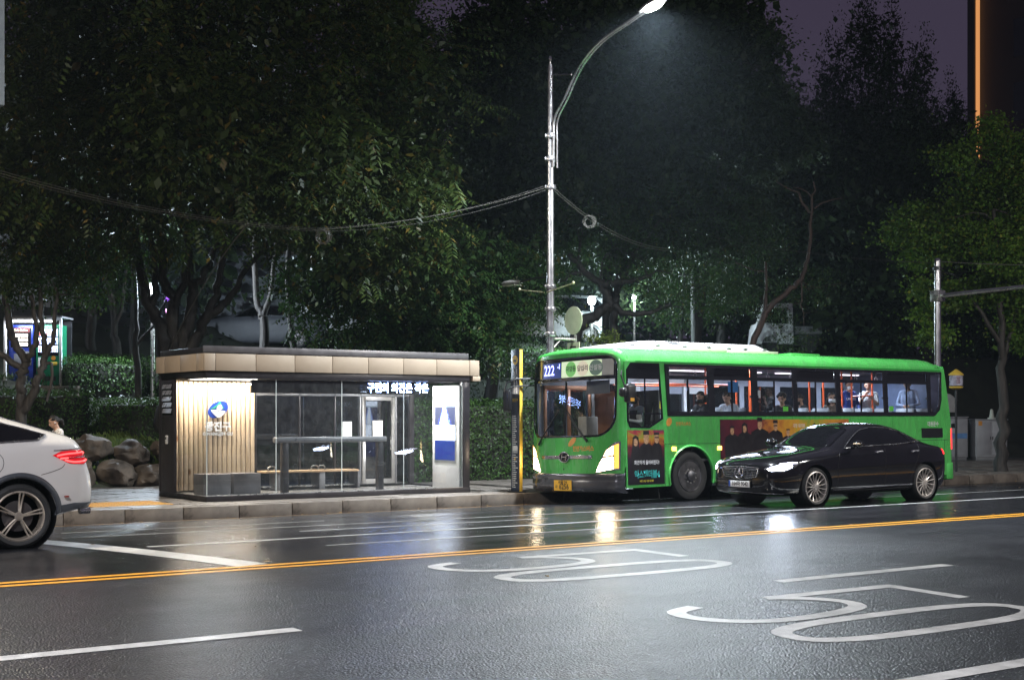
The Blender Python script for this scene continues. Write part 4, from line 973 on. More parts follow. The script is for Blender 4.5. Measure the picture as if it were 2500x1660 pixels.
# ================================================================== cars: lofted bodies, fittings snapped on to them
def loft_body(name, parent, tab, yc, mat, arches, sub=2):
    """tab rows: x, half width, underside z, belt z, roof half width, roof edge z, roof z"""
    vs = []; fs = []; per = None
    for x, w, zb, zbelt, wr, ze, zr_ in tab:
        mid = zb + (zbelt-zb)*.42
        half = [(w*.86, zb), (w*.965, zb+.06), (w*1.0, mid), (w*.992, zbelt-.11), (w*.955, zbelt-.01), (wr+(w*.93-wr)*.62, zbelt+(ze-zbelt)*.42), (wr+.02, ze-.01), (wr*.72, ze+(zr_-ze)*.72)]
        P = [(-y, z) for y, z in half] + [(0, zr_)] + [(y, z) for y, z in half[::-1]]
        per = len(P); vs += [(x, yc+y, z) for y, z in P]
    n = len(tab)
    for j in range(n-1):
        for i in range(per): fs.append((j*per+i, j*per+(i+1) % per, (j+1)*per+(i+1) % per, (j+1)*per+i))
    # close both ends with a strip of quads so that they round off
    for base in (0, (n-1)*per):
        h = per//2
        for i in range(h): 
            a, b, c, d = base+i, base+i+1, base+per-2-i, base+per-1-i
            if b == c: fs.append((a, b, d))
            elif i+1 <= per-2-i: fs.append((a, b, c, d))
    o = MB().add(vs, fs).build(name, mat, parent, smooth=0)
    m = o.modifiers.new('s', 'SUBSURF'); m.levels = m.render_levels = sub
    body = eval_mesh(o)
    o.modifiers.clear(); o.data = body
    cuts = []
    for x, z, r, y0, y1 in arches:
        c = MB().lathe([(r, y0), (r, y1)], (x, 0, z), 'y', 48).build('cut', mat, None, smooth=0); c.parent = parent; cuts.append(c)
        b = o.modifiers.new('b', 'BOOLEAN'); b.operation = 'DIFFERENCE'; b.object = c; b.solver = 'EXACT'
    bpy.context.view_layer.update()
    me = eval_mesh(o); o.modifiers.clear(); o.data = me
    for c in cuts: bpy.data.objects.remove(c)
    me.shade_smooth(); me.set_sharp_from_angle(angle=R(38)); me.materials.clear(); me.materials.append(mat)
    bm = bmesh.new(); bm.from_mesh(body); bmesh.ops.recalc_face_normals(bm, faces=bm.faces); tree = BVHTree.FromBMesh(bm); bm.free()
    return o, tree
def snapper(tree):
    def snap(p, off=.004):
        q, nrm, i, d = tree.find_nearest(Vector(p))
        return tuple(q + nrm*off)
    return snap
def dens(P, n, closed=True):
    P = [Vector(p) for p in P]; Q = P + [P[0]] if closed else P; d = [0]
    for a, b in zip(Q, Q[1:]): d.append(d[-1]+(b-a).length)
    out = []; j = 0
    for i in range(n):
        t = d[-1]*i/(n if closed else n-1)
        while j < len(d)-2 and d[j+1] < t: j += 1
        out.append(Q[j].lerp(Q[j+1], (t-d[j])/max(1e-9, d[j+1]-d[j])))
    return out
def smooth3(P, k=6, closed=True):
    P = [Vector(p) for p in P]; n = len(P); Q = []
    for i in range(n if closed else n-1):
        g = (lambda m: P[m % n]) if closed else (lambda m: P[max(0, min(n-1, m))])
        a, b, c, d = g(i-1), g(i), g(i+1), g(i+2)
        for j in range(k):
            t = j/k; Q.append(.5*((2*b)+(c-a)*t+(2*a-5*b+4*c-d)*t*t+(3*b-a-3*c+d)*t**3))
    return Q if closed else Q+[P[-1]]
def patch(snap, P, name, mat, par, off=.005, n=72, rings=8, curve=False, flip=None):
    P = smooth3(P) if curve else P
    Q = dens(P, n); c = sum(Q, Vector())/len(Q); mb = MB(); vs = [snap(c, off)]; fs = []
    for k in range(1, rings+1): vs += [snap(c.lerp(q, k/rings), off) for q in Q]
    for i in range(n): fs.append((0, 1+i, 1+(i+1) % n))
    for k in range(rings-1):
        for i in range(n): fs.append((1+k*n+i, 1+(k+1)*n+i, 1+(k+1)*n+(i+1) % n, 1+k*n+(i+1) % n))
    mb.add(vs, fs); return mb.build(name, mat, par, smooth=60, thick=.003)
def line(snap, P, name, mat, par, r=.006, off=.002, closed=False, n=40, curve=True):
    P = smooth3(P, 6, closed) if curve else P
    Q = dens(P, n, closed); return MB().tube([snap(q, off) for q in Q], r, 6, closed=closed).build(name, mat, par)
def mir(P, yc): return [(p[0], 2*yc-p[1], p[2]) for p in P]
def car_wheel(par, x, y, z, r, rr, w, spokes, rimmat, s=1, double=False, facing=-1):
    """tyre, rim and spokes; the outer face looks along facing*y"""
    f = facing; prof = [(rr, 0), (rr+.02, f*.012), (r-.045, f*.016), (r-.012, -f*.012), (r, -f*.05), (r, -f*(w-.05)), (r-.02, -f*w), (rr, -f*w)]
    t = MB().lathe(prof, (x, y, z), 'y', 48, False).build('wheel', M_RUBBER, par)
    MB().lathe([(rr+.006, f*.004), (rr-.012, f*.010), (rr-.022, f*.0), (rr-.03, -f*.05), (rr-.04, -f*.16)], (x, y, z), 'y', 48, False).build('rim', rimmat, t)
    MB().lathe([(0, -f*.075), (rr*.62, -f*.075), (rr*.62, -f*.09)], (x, y, z), 'y', 32).build('brake_disc', pm('brake_disc', (.12, .11, .11), .4, .8), t)
    MB().lathe([(0, -f*.10), (rr-.03, -f*.10)], (x, y, z), 'y', 32).build('wheel_inside', M_BLACK, t)
    for k in range(spokes):
        a = 2*math.pi*k/spokes+.2
        for o in ((-.13, .13) if double else (0,)):
            P = []
            for q in range(7):
                u = q/6; rad = .045+(rr-.06)*u; aa = a+o*(.75 if double else 1)*(1.25-.25*u if double else 1)*(.85 if double else 1)
                P.append((x+rad*math.cos(aa), y+f*(-.012-.018*math.sin(math.pi*u)+.012*u), z+rad*math.sin(aa)))
            MB().tube(P, [.014 if double else .012]*3+[.011 if double else .009]*3+[.013 if double else .012], 6).build('spoke', rimmat, t)
    MB().lathe([(.055, -f*.03), (.052, f*.0), (.03, f*.006), (0, f*.007)], (x, y, z), 'y', 24).build('hub', rimmat, t)
    return t

# ------------------------------------------------------------------ black sedan
M_CARBLK = pm('car_black', (.006, .006, .007), .10, var=.1, vs=2, coat=1.0, spec=.6)
M_CARGLS = pm('car_glass_dark', (.004, .004, .005), .05, var=.05, spec=.7)
CYC = .96
car = thing('sedan', 'black sedan with headlights on driving past beside the green bus', 'car', (18.91, 17.14, -.036))
tab = [(-.99,.52,.36,.62,.42,.66,.68), (-.95,.68,.25,.70,.54,.74,.76), (-.83,.82,.19,.755,.64,.815,.835), (-.55,.90,.17,.825,.68,.895,.915), (-.15,.94,.17,.885,.70,.95,.975), (.30,.95,.17,.93,.71,1.0,1.03), (.58,.955,.17,.955,.72,1.035,1.065),
       (.95,.96,.17,.985,.67,1.235,1.275), (1.30,.96,.17,1.0,.63,1.405,1.445), (1.75,.96,.17,1.02,.61,1.465,1.505), (2.2,.96,.17,1.035,.61,1.455,1.495), (2.6,.955,.17,1.05,.62,1.375,1.415), (2.95,.95,.17,1.055,.66,1.235,1.27),
       (3.25,.935,.18,1.05,.70,1.10,1.13), (3.55,.90,.2,1.03,.68,1.06,1.085), (3.76,.84,.25,.97,.62,1.025,1.05), (3.86,.70,.38,.86,.50,.91,.93)]
ar = [(0, .35, .40, -.3, .36), (0, .35, .40, 1.56, 2.3), (3.04, .35, .40, -.3, .36), (3.04, .35, .40, 1.56, 2.3)]
cbody, ctree = loft_body('body', car, tab, CYC, M_CARBLK, ar); cs = snapper(ctree)
WIN = [(.80,.1,1.035),(1.12,.2,1.24),(1.42,.27,1.385),(1.75,.3,1.425),(2.2,.3,1.415),(2.5,.28,1.35),(2.78,.24,1.225),(2.98,.17,1.115),(2.3,.1,1.085),(1.5,.1,1.06)]
patch(cs, WIN, 'side_window', M_CARGLS, car, .004, 96, 10); patch(cs, mir(WIN, CYC), 'side_window', M_CARGLS, car, .004, 96, 10)
M_TRIM = pm('window_trim', (.30, .30, .31), .25, .9)
line(cs, WIN, 'window_trim', M_TRIM, car, .009, .006, True, 90, False)
for P in ([(1.72,.3,1.44),(1.80,.2,1.25),(1.86,.1,1.06)], [(2.52,.28,1.345),(2.62,.2,1.2),(2.70,.1,1.09)]): line(cs, P, 'window_pillar', M_CARBLK, car, .014, .006, n=14)
WS = [(.60,.28,1.07),(1.22,.40,1.41),(1.30,.96,1.45),(1.22,1.52,1.41),(.60,1.64,1.07),(.52,.96,1.06)]
patch(cs, WS, 'windscreen', M_CARGLS, car, .005, 80, 10)
RW = [(2.62,.42,1.385),(3.12,.30,1.16),(3.16,.96,1.17),(3.12,1.62,1.16),(2.62,1.5,1.385),(2.58,.96,1.42)]
patch(cs, RW, 'rear_window', M_CARGLS, car, .005, 60, 8)
# doors, bonnet and boot joints
M_GAP = pm('panel_gap', (.002, .002, .002), .8)
for P in ([(.62,0,.98),(.55,0,.75),(.55,0,.35),(.62,0,.24)], [(1.86,0,1.05),(1.84,0,.7),(1.82,0,.24)], [(2.86,.1,1.08),(2.80,0,.85),(2.62,0,.55),(2.55,0,.25)], [(.55,0,.26),(1.5,0,.235),(2.55,0,.26)],
          [(-.86,.40,.77),(-.4,.22,.90),(.3,.2,1.0),(.55,.2,1.04)]): line(cs, P, 'panel_gap', M_GAP, car, .004, .0, n=24)
line(cs, [(-.2,0,.80),(.6,0,.90),(1.8,0,.94),(2.9,0,.93),(3.5,.05,.92)], 'shoulder_crease', M_CARBLK, car, .012, -.004, n=40)
line(cs, [(.45,0,.27),(1.5,0,.30),(2.6,0,.33)], 'sill_chrome', M_CHROME, car, .006, .002, n=30)
for x in (1.62, 2.66):
    h = MB().tube([(x-.11, -.012, .955), (x-.08, -.03, .96), (x+.08, -.03, .965), (x+.11, -.012, .962)], [.012, .017, .017, .012], 8).build('door_handle', M_CHROME, car)
mm = MB().ball((.93, -.13, 1.105), (.12, .105, .075)).build('mirror', M_CARBLK, car); MB().tube([(.95, .05, 1.04), (.95, -.06, 1.06)], .03, 8).build('mirror_arm', M_CARBLK, mm); MB().ball((.845, -.15, 1.115), (.04, .085, .02)).build('turn_signal', pm('signal_lens', (.4, .3, .2), .2), mm)
m2 = MB().ball((.93, 2*CYC+.13, 1.105), (.12, .105, .075)).build('mirror', M_CARBLK, car)
# front: grille, bars, star, plate, intake, headlights
GR = [(-1.0,.50,.70),(-1.0,.96,.73),(-1.0,1.42,.70),(-1.0,1.36,.53),(-1.0,.96,.49),(-1.0,.56,.53)]
g = patch(cs, GR, 'grille', M_BLACKG, car, .006, 60, 6)
for z in (.535, .565, .595, .625, .655, .685): line(cs, [(-1.05,.54+abs(z-.6)*.3,z),(-1.05,.75,z),(-1.05,.96,z),(-1.05,1.2,z),(-1.05,1.38-abs(z-.6)*.3,z)], 'grille_bar', M_CHROME, g, .006, .012, n=24)
line(cs, GR, 'grille_frame', M_CHROME, g, .009, .010, True, 60, False)
ec = Vector(cs((-1.1, .96, .61), .03)); nrm = Vector((-1, 0, .12)).normalized(); ux = Vector((0, 1, 0)); uz = nrm.cross(ux).normalized()*-1
if uz.z < 0: uz = -uz
MB().tube([ec+ux*.105*math.cos(a)+uz*.105*math.sin(a) for a in [2*math.pi*k/32 for k in range(32)]], .009, 8, closed=True).build('badge_ring', M_CHROME, g)
st = MB()
for k in range(3):
    a = R(90+120*k); d = ux*math.cos(a)+uz*math.sin(a); e = ux*-math.sin(a)+uz*math.cos(a)
    st.add([ec+d*.10, ec+e*.024, ec-e*.024, ec+nrm*.015], [(0, 1, 3), (0, 3, 2), (1, 2, 3)])
st.build('badge_star', M_CHROME, g, smooth=0)
MB().cbox(cs((-1.1, .96, .40), .012), (.02, .56, .125)).build('plate_base', M_BLACK, car)
pc = cs((-1.1, .96, .40), .026)
pl2 = MB().cbox(pc, (.008, .53, .112)).build('licence_plate', pm('plate_white', (.78, .79, .80), .4), car, bevel=.003)
MB().cbox((pc[0]-.0045, pc[1]+.24, pc[2]), (.002, .045, .108)).build('plate_band', pm('plate_blue', (.03, .10, .45), .4), pl2)
text('plate_text', '164파 9042', .098, M_BLACK, pl2, lambda u, v, w: (pc[0]-.0052, pc[1]-.02-u, pc[2]+v), bold=.0022, sx=.88)
patch(cs, [(-1.0,.30,.34),(-1.0,.96,.325),(-1.0,1.62,.34),(-.98,1.5,.22),(-.98,.96,.215),(-.98,.42,.22)], 'lower_intake', M_BLACK, car, .006, 60, 6)
line(cs, [(-.75,.08,.185),(-.93,.35,.185),(-1.0,.96,.19),(-.93,1.57,.185),(-.75,1.84,.185)], 'lip_chrome', M_CHROME, car, .008, .006, n=40)
for f in (lambda P: P, lambda P: mir(P, CYC)):
    patch(cs, f([(-.93,.20,.42),(-.80,.06,.42),(-.72,.04,.30),(-.90,.18,.27)]), 'side_intake', M_BLACKG, car, .006, 40, 5)
    hl = patch(cs, f([(-.93,.40,.675),(-.78,.18,.775),(-.48,.07,.815),(-.40,.05,.785),(-.52,.04,.705),(-.74,.10,.635),(-.90,.30,.625)]), 'headlight', pm('lamp_housing', (.12, .12, .13), .12, .4), car, .004, 60, 6)
    patch(cs, f([(-.90,.35,.668),(-.76,.17,.745),(-.56,.09,.765),(-.58,.07,.715),(-.75,.12,.655),(-.89,.30,.64)]), 'headlight_lens', em('led_headlamp', (.72, .80, 1.0), 75.0), hl, .010, 50, 6)
    line(cs, f([(-.80,.17,.785),(-.6,.09,.805),(-.46,.06,.800)]), 'running_light', em('led_running', (.80, .80, 1.0), 16.0), hl, .008, .012, n=16)
    patch(cs, f([(3.62,.12,.99),(3.80,.25,.97),(3.82,.25,.87),(3.68,.10,.88)]), 'tail_light', em('tail_red_car', (1.0, .02, .03), 3.2), car, .006, 40, 5)
for x in (0, 3.04):
    car_wheel(car, x, .045, .35, .35, .275, .24, 15, pm('alloy_silver', (.62, .57, .53), .32, .7, var=.1))
    car_wheel(car, x, 2*CYC-.045, .35, .35, .275, .24, 15, pm('alloy_silver', (.62, .57, .53), .32, .7, var=.1), facing=1)
    for y0, y1 in ((.05, .36), (1.56, 1.87)):
        MB().lathe([(.396, y0), (.396, y1), (0, y1)] if y0 < .5 else [(0, y0), (.396, y0), (.396, y1)], (x, 0, .35), 'y', 40, False).build('wheel_housing', M_BLACK, car)
for y in (.20, 1.72): spot_light('headlight_beam', (-1.02, y, .66), (-30, y-.6, -.9), 190, (.86, .90, 1.0), 62, .8, .06, car)

# ------------------------------------------------------------------ white SUV (only its tail is in the picture)
M_SUVW = pm('car_white', (.60, .575, .56), .22, var=.03, vs=2, coat=.8)
M_CLAD = pm('cladding_grey', (.045, .05, .06), .45)
suv = thing('suv', 'white coupe style SUV with lit red tail light leaving the picture at the left', 'car', (4.97, 17.35, -.037)); SYC = 1.0
tab = [(-3.97,.55,.42,.78,.42,.82,.84), (-3.86,.80,.30,.92,.62,.96,.98), (-3.5,.95,.27,1.02,.72,1.08,1.10), (-2.9,1.0,.27,1.10,.75,1.15,1.17), (-2.45,1.0,.27,1.14,.76,1.2,1.23), (-2.1,1.0,.27,1.17,.73,1.42,1.46), (-1.7,1.0,.27,1.2,.71,1.60,1.65),
       (-1.2,1.0,.27,1.22,.70,1.67,1.72), (-.7,1.0,.27,1.24,.70,1.655,1.705), (-.25,1.0,.27,1.275,.72,1.625,1.68), (.17,.99,.29,1.30,.72,1.51,1.565), (.48,.985,.35,1.30,.76,1.41,1.45), (.73,.955,.41,1.285,.78,1.365,1.395), (.82,.91,.43,1.15,.74,1.25,1.275), (.92,.86,.44,.92,.68,1.0,1.025), (1.0,.72,.50,.73,.5,.77,.79)]
ar = [(0, .40, .465, -.3, .40), (0, .40, .465, 1.6, 2.4), (-2.95, .40, .465, -.3, .40), (-2.95, .40, .465, 1.6, 2.4)]
sbody, stree = loft_body('body', suv, tab, SYC, M_SUVW, ar); ss = snapper(stree)
SW = [(-2.05,.12,1.22),(-1.78,.25,1.5),(-1.3,.3,1.59),(-.7,.3,1.58),(-.25,.28,1.525),(.10,.24,1.435),(.36,.2,1.355),(.24,.1,1.315),(-.3,.06,1.30),(-1.2,.06,1.27)]
patch(ss, SW, 'side_window', M_CARGLS, suv, .004, 96, 10); patch(ss, mir(SW, SYC), 'side_window', M_CARGLS, suv, .004, 96, 10)
line(ss, SW, 'window_trim', M_TRIM, suv, .014, .004, True, 90, False)
patch(ss, [(-2.35,.35,1.26),(-1.85,.42,1.58),(-1.8,1.0,1.63),(-1.85,1.58,1.58),(-2.35,1.65,1.26),(-2.4,1.0,1.25)], 'windscreen', M_CARGLS, suv, .005, 60, 8)
patch(ss, [(-.05,.42,1.575),(.55,.38,1.365),(.58,1.0,1.36),(.55,1.62,1.365),(-.05,1.58,1.575),(-.1,1.0,1.6)], 'rear_window', pm('rear_glass_blue', (.01, .014, .03), .06, spec=.7), suv, .006, 60, 8)
MB().prism([(-.42, 1.70), (-.20, 1.66), (-.22, 1.735), (-.27, 1.75)], 'y', .93, 1.0).build('roof_fin', M_SUVW, suv, bevel=.012)
for cx in (0, -2.95):
    a_ = [(cx+.463*math.cos(R(t)), .0, .40+.463*math.sin(R(t))) for t in range(-12, 193, 5)]; b_ = [(cx+.535*math.cos(R(t)), .0, .40+.535*math.sin(R(t))) for t in range(-12, 193, 5)]
    vs = [ss(p, .012) for p in a_] + [ss(((p[0]+q[0])/2, 0, (p[2]+q[2])/2), .02) for p, q in zip(a_, b_)] + [ss(q, .008) for q in b_]; n = len(a_)
    MB().add(vs, [(j*n+k, j*n+k+1, (j+1)*n+k+1, (j+1)*n+k) for j in range(2) for k in range(n-1)]).build('arch_cladding', M_CLAD, suv, smooth=60, thick=.01)
    for y0, y1 in ((.05, .40), (1.6, 1.95)):
        MB().lathe([(.461, y0), (.461, y1), (0, y1)] if y0 < .5 else [(0, y0), (.461, y0), (.461, y1)], (cx, 0, .40), 'y', 40, False).build('wheel_housing', M_BLACK, suv)
    car_wheel(suv, cx, .04, .40, .40, .305, .28, 5, pm('alloy_bronze', (.55, .48, .40), .32, .7, var=.15), double=True)
    car_wheel(suv, cx, 2*SYC-.04, .40, .40, .305, .28, 5, pm('alloy_bronze', (.55, .48, .40), .32, .7, var=.15), double=True, facing=1)
patch(ss, [(.47,.0,.50),(.70,.05,.535),(.95,.3,.575),(.92,.3,.45),(.66,.05,.40),(.45,.0,.34)], 'rear_valance', M_CLAD, suv, .008, 50, 6)
patch(ss, [(.95,.3,.575),(.98,1.0,.58),(.95,1.7,.575),(.92,1.7,.45),(.95,1.0,.44),(.92,.3,.45)], 'rear_diffuser', M_CLAD, suv, .008, 50, 6)
MB().tube([(.80, .22, .43), (.93, .24, .43)], .045, 12).build('exhaust_tip', M_CHROME, suv)
tl_ = patch(ss, [(.40,.0,1.14),(.52,.0,1.195),(.72,.06,1.205),(.82,.2,1.19),(.86,.3,1.04),(.78,.1,1.02),(.62,.0,1.035)], 'tail_light', pm('tail_lens_dark', (.12, .004, .008), .1, coat=.6, emit=(1, .02, .03), es=.55), suv, .006, 60, 7)
M_TLR = em('tail_strip', (1.0, .05, .05), 4.5)
for P in ([(.46,.0,1.135),(.60,.0,1.16),(.82,.2,1.155)], [(.50,.0,1.10),(.60,.0,1.105)], [(.56,.0,1.08),(.68,.02,1.055),(.84,.25,1.055)]): line(ss, P, 'light_strip', M_TLR, tl_, .011, .010, n=20)
line(ss, [(.58,.0,1.105),(.70,.04,1.11),(.84,.25,1.11)], 'reflector_strip', M_CHROME, tl_, .008, .010, n=16)
line(ss, [(.42,.0,1.205),(.60,.0,1.215),(.82,.2,1.21)], 'lamp_brow', M_CHROME, suv, .006, .006, n=20)
for P in ([(.26,0,.90),(.42,0,.945),(.52,0,.985),(.56,0,1.03)], [(-.95,.1,1.30),(-.30,.0,1.20),(-.20,0,1.0),(-.42,0,.80),(-.50,0,.62)], [(-1.15,0,1.26),(-1.1,0,.9),(-1.12,0,.4)]): line(ss, P, 'panel_gap', pm('gap_dark', (.05, .045, .04), .8), suv, .004, .0, n=24)  # dark lines drawn along the panel joints
bx('marker_reflector', pm('reflector', (.25, .04, .03), .2), suv, .545, .60, -.002, .03, .615, .635, bevel=.004)
# ================================================================== street lamps and other furniture
M_POLE = pm('pole_steel', (.58, .57, .58), .22, .95, var=.12, vs=3)
M_LENS = em('lamp_lens', (1.0, .97, .90), 60)
def street_lamp(x, y, dirn, label, power, group='street lamps along the road', col=(1.0, .95, .86), glow=.08):
    """steel pole with a swept double arm reaching out over the road (dirn = -1: towards -y)"""
    t = thing('street_lamp', label, 'street lamp', (x, y, ZS), 0, group)
    MB().tube([(0, 0, 0), (0, 0, 3.4), (0, 0, 7.2), (0, 0, 9.15)], [.095, .088, .078, .06], 20).lathe([(.055, 9.15), (.055, 9.22), (.02, 9.24), (.02, 9.3), (.045, 9.34), (.03, 9.4), (0, 9.41)], n=14).build('pole', M_POLE, t)
    MB().lathe([(.16, 0), (.16, .35), (.10, .5)], n=18).build('base_sleeve', M_POLE, t)
    for z in (7.67, 7.17, 6.56, 4.41, 3.92, 3.38):
        MB().lathe([(.095, -.05), (.125, -.05), (.125, .05), (.095, .05)], (0, 0, z), n=18).box(-.15, .15, -.02, .02, z-.03, z+.03).build('collar', M_POLE, t, bevel=.004)
    d = dirn; A = [(0, .02), (0, .18), (.10, 8.04-7), (.46, 8.42-7), (.96, 8.97-7), (1.65, 9.35-7), (2.57, 9.56-7), (3.05, 9.66-7)]
    P = [(0, d*.11, 7.0), (0, d*.12, 7.6)] + [(0, d*(s+.06), z+7.0) for s, z in A[2:]]
    P = [tuple(p) for p in smooth3(P, 6, False)]
    P2 = [(px+.0, py-d*.11*min(1, abs(py)/.4+.2)*.6+d*.16*(1-min(1, abs(py)/2.2)), pz-.05) for px, py, pz in P]
    MB().tube(P, .030, 10).build('arm', M_POLE, t); MB().tube([(q[0]+.07*(1-i/len(P2)), q[1]+d*.05, q[2]-.03) for i, q in enumerate(P)], .020, 10).build('lower_arm', M_POLE, t)
    MB().tube([(0, 0, 9.0), (0, d*.75, 8.86)], .018, 8).build('strut', M_POLE, t)
    hx = thing_part('lamp_head', t)
    e = P[-1]; ang = d*R(-11)
    M_ = Matrix.Translation((0, e[1]+d*.30, e[2]+.06)) @ Matrix.Rotation(-ang if d < 0 else -ang, 4, 'X')
    mb = MB(); prof = [(-.40, .05, .045), (-.30, .10, .06), (-.1, .15, .075), (.15, .16, .07), (.34, .12, .05), (.42, .03, .02)]
    vs = []; n = 16
    for s, w, h in prof: vs += [M_ @ Vector((w*math.cos(2*math.pi*k/n), s, max(-.025, h*math.sin(2*math.pi*k/n)))) for k in range(n)]
    fs = [(j*n+k, j*n+(k+1) % n, (j+1)*n+(k+1) % n, (j+1)*n+k) for j in range(5) for k in range(n)] + [tuple(range(n)), tuple(5*n+k for k in range(n))]
    h = mb.add(vs, fs).build('lamp_head', M_STEEL, t)
    bpy.data.objects.remove(hx)
    ln = MB(); pv_ = [M_ @ Vector((.135*math.cos(2*math.pi*k/20), .02+.27*math.sin(2*math.pi*k/20), -.030)) for k in range(20)]; pv2 = [M_ @ Vector((.11*math.cos(2*math.pi*k/20), .02+.23*math.sin(2*math.pi*k/20), -.062)) for k in range(20)]
    ln.add(pv_+pv2, [(k, (k+1) % 20, 20+(k+1) % 20, 20+k) for k in range(20)]+[tuple(20+k for k in range(20))]).build('lens', M_LENS, h)
    c = M_ @ Vector((0, .02, -.08))
    area_light('lamp_light', c, .3, power, col, t, spread=150 if dirn < 0 else 180)
    point_light('added_fill_light', c-Vector((0, 0, .12)), .12, power*glow, col, t)  # extra point light added below the head to brighten the leaves
    return t
def thing_part(name, par):
    o = bpy.data.objects.new(name, None); COL.objects.link(o); o.parent = par; return o
lamp = street_lamp(18.23, 24.2, -1, 'tall steel street lamp with swept arm and glowing head behind the bus', 3700, col=(.84, .93, 1.0))
# extras carried by this pole: flag holders, footway light, sign bracket
for s in (1, -1):
    MB().tube([(-.12, s*.05, 4.28), (-.12, s*.95, 4.40)], .014, 8).ball((-.12, s*.97, 4.41), .035).build('flag_holder', pm('holder_brass', (.55, .50, .30), .3, .8), lamp)
MB().tube([(0, 0, 4.62), (0, .5, 4.64), (0, 1.1, 4.60)], .022, 8).build('footway_arm', M_DARK, lamp)
fl = MB().ball((0, 1.45, 4.60), (.14, .36, .07)).build('footway_light', pm('luminaire_grey', (.20, .19, .18), .5), lamp); MB().box(-.1, .1, 1.22, 1.66, 4.53, 4.545).build('lens', pm('lens_dull', (.45, .45, .35), .3), fl)
MB().tube([(-.06, 0, 3.30), (.02, 0, 3.02), (.34, 0, 3.32)], .014, 6).build('stay', M_STEEL, lamp)
sg = thing('traffic_sign', 'round traffic sign seen from behind on a bracket beside the lamp pole', 'traffic sign', (18.92, 24.2, ZS))
M_SIGNB = pm('sign_back', (.36, .37, .25), .5, .3, vs=5)  # yellow-green cast of the light is part of this colour
MB().lathe([(0, -.012), (.31, -.012), (.31, .0), (0, .0)], (-.045, 0, 3.70), 'x', 40).build('disc', M_SIGNB, sg)
MB().box(-.055, -.035, -.21, .21, 2.35, 3.22).build('plate', M_SIGNB, sg)
MB().tube([(.0, 0, 2.3), (.0, 0, 3.92)], .035, 12).build('post', M_STEEL, sg); MB().cbox((.0, 0, 3.97), (.08, .08, .06)).build('post_cap', M_BLACK, sg)
MB().tube([(-.6, 0, 3.28), (0, 0, 3.28)], .035, 10).build('bracket', M_STEEL, sg)
for z in (3.86, 3.52, 3.12, 2.75): MB().cbox((-.01, 0, z), (.09, .20, .035)).build('clamp', M_STEEL, sg)
# lamps on the photographer's side of the road (outside the picture); their light falls on the fronts
street_lamp(-2.0, 3.3, 1, 'steel street lamp on the near pavement left of the camera', 2700, col=(.94, .95, 1.0), glow=.5); street_lamp(27.0, 3.3, 1, 'steel street lamp on the near pavement far to the right', 2500, col=(1.0, .98, .92), glow=1.1)
street_lamp(1.6, 24.2, -1, 'steel street lamp farther along the pavement left of the shelter', 1300, glow=1.0, col=(1.0, .90, .70))
# bus stop totem
tt = thing('bus_stop_sign', 'tall navy and yellow bus stop totem between shelter and bus', 'bus stop sign', (17.10, 23.78, ZS))
M_NAVY = pm('totem_navy', (.022, .030, .050), .35); M_YEL = pm('totem_yellow', (.62, .42, .06), .4); M_LIST = pm('print_pale', (.55, .56, .55), .4)
bx('panel', M_NAVY, tt, 0, .075, .0, .30, .0, 3.0, bevel=.004); bx('side_panel', M_YEL, tt, .002, .078, -.012, -.001, .0, 3.0, bevel=.003); bx('base_plate', M_DARK, tt, -.05, .14, -.06, .36, .0, .02)
def totmap(oy, oz): return lambda u, v, w: (-.003, oy-u, oz+v)
ic = MB().lathe([(0, -.004), (.095, -.004), (.095, 0), (0, 0)], (0, .15, 2.78), 'x', 28).build('bus_symbol', M_YEL, tt)
q = MB(); q.box(-.007, -.004, .10, .20, 2.75, 2.83); q.box(-.007, -.004, .11, .135, 2.72, 2.75); q.box(-.007, -.004, .165, .19, 2.72, 2.75); q.build('bus_icon', M_NAVY, ic, smooth=0); MB().box(-.009, -.007, .112, .188, 2.79, 2.82).build('bus_icon_window', M_YEL, ic)
q = MB(); q.tube([(-.004, .19, 2.60), (-.004, .19, 2.54), (-.004, .16, 2.53), (-.004, .15, 2.48)], .006, 5); q.tube([(-.004, .19+.028*math.cos(a), 2.50+.03*math.sin(a)) for a in [R(100+26*k) for k in range(10)]], .005, 5); q.tube([(-.004, .09, 2.60), (-.004, .09, 2.48)], .012, 6); q.ball((-.004, .09, 2.63), .014)
q.build('access_symbols', M_LIST, tt)
text('stop_name', '광진구', .075, M_YEL, tt, totmap(.15, 1.93), bold=.002)
for z, hgt in ((1.62, 18), (.80, 16)):
    q = MB(); q.box(-.003, 0, .235, .24, z-hgt*.045, z)
    rr_ = random.Random(int(z*10))
    for k in range(hgt):
        zz = z-.02-k*.045; q.box(-.004, 0, .228, .246, zz-.008, zz+.008); q.box(-.003, 0, .21-rr_.uniform(.05, .16), .212, zz-.009, zz+.009)
    q.build('route_list', M_LIST, tt, smooth=0)
q = MB()
for c in (0, 1):
    for k in range(9): q.box(-.003, 0, .20-c*.09-random.uniform(.02, .05), .20-c*.09, 2.40-k*.04, 2.425-k*.04)
q.build('route_rows', M_LIST, tt, smooth=0)
bx('notice_box', M_LIST, tt, -.004, 0, .06, .24, .86, .96, bevel=0); MB().tube([(-.004, .15+.02*math.cos(a), .70+.025*math.sin(a)) for a in [2*math.pi*k/16 for k in range(16)]], .006, 5, closed=True).build('ring_mark', M_YEL, tt)
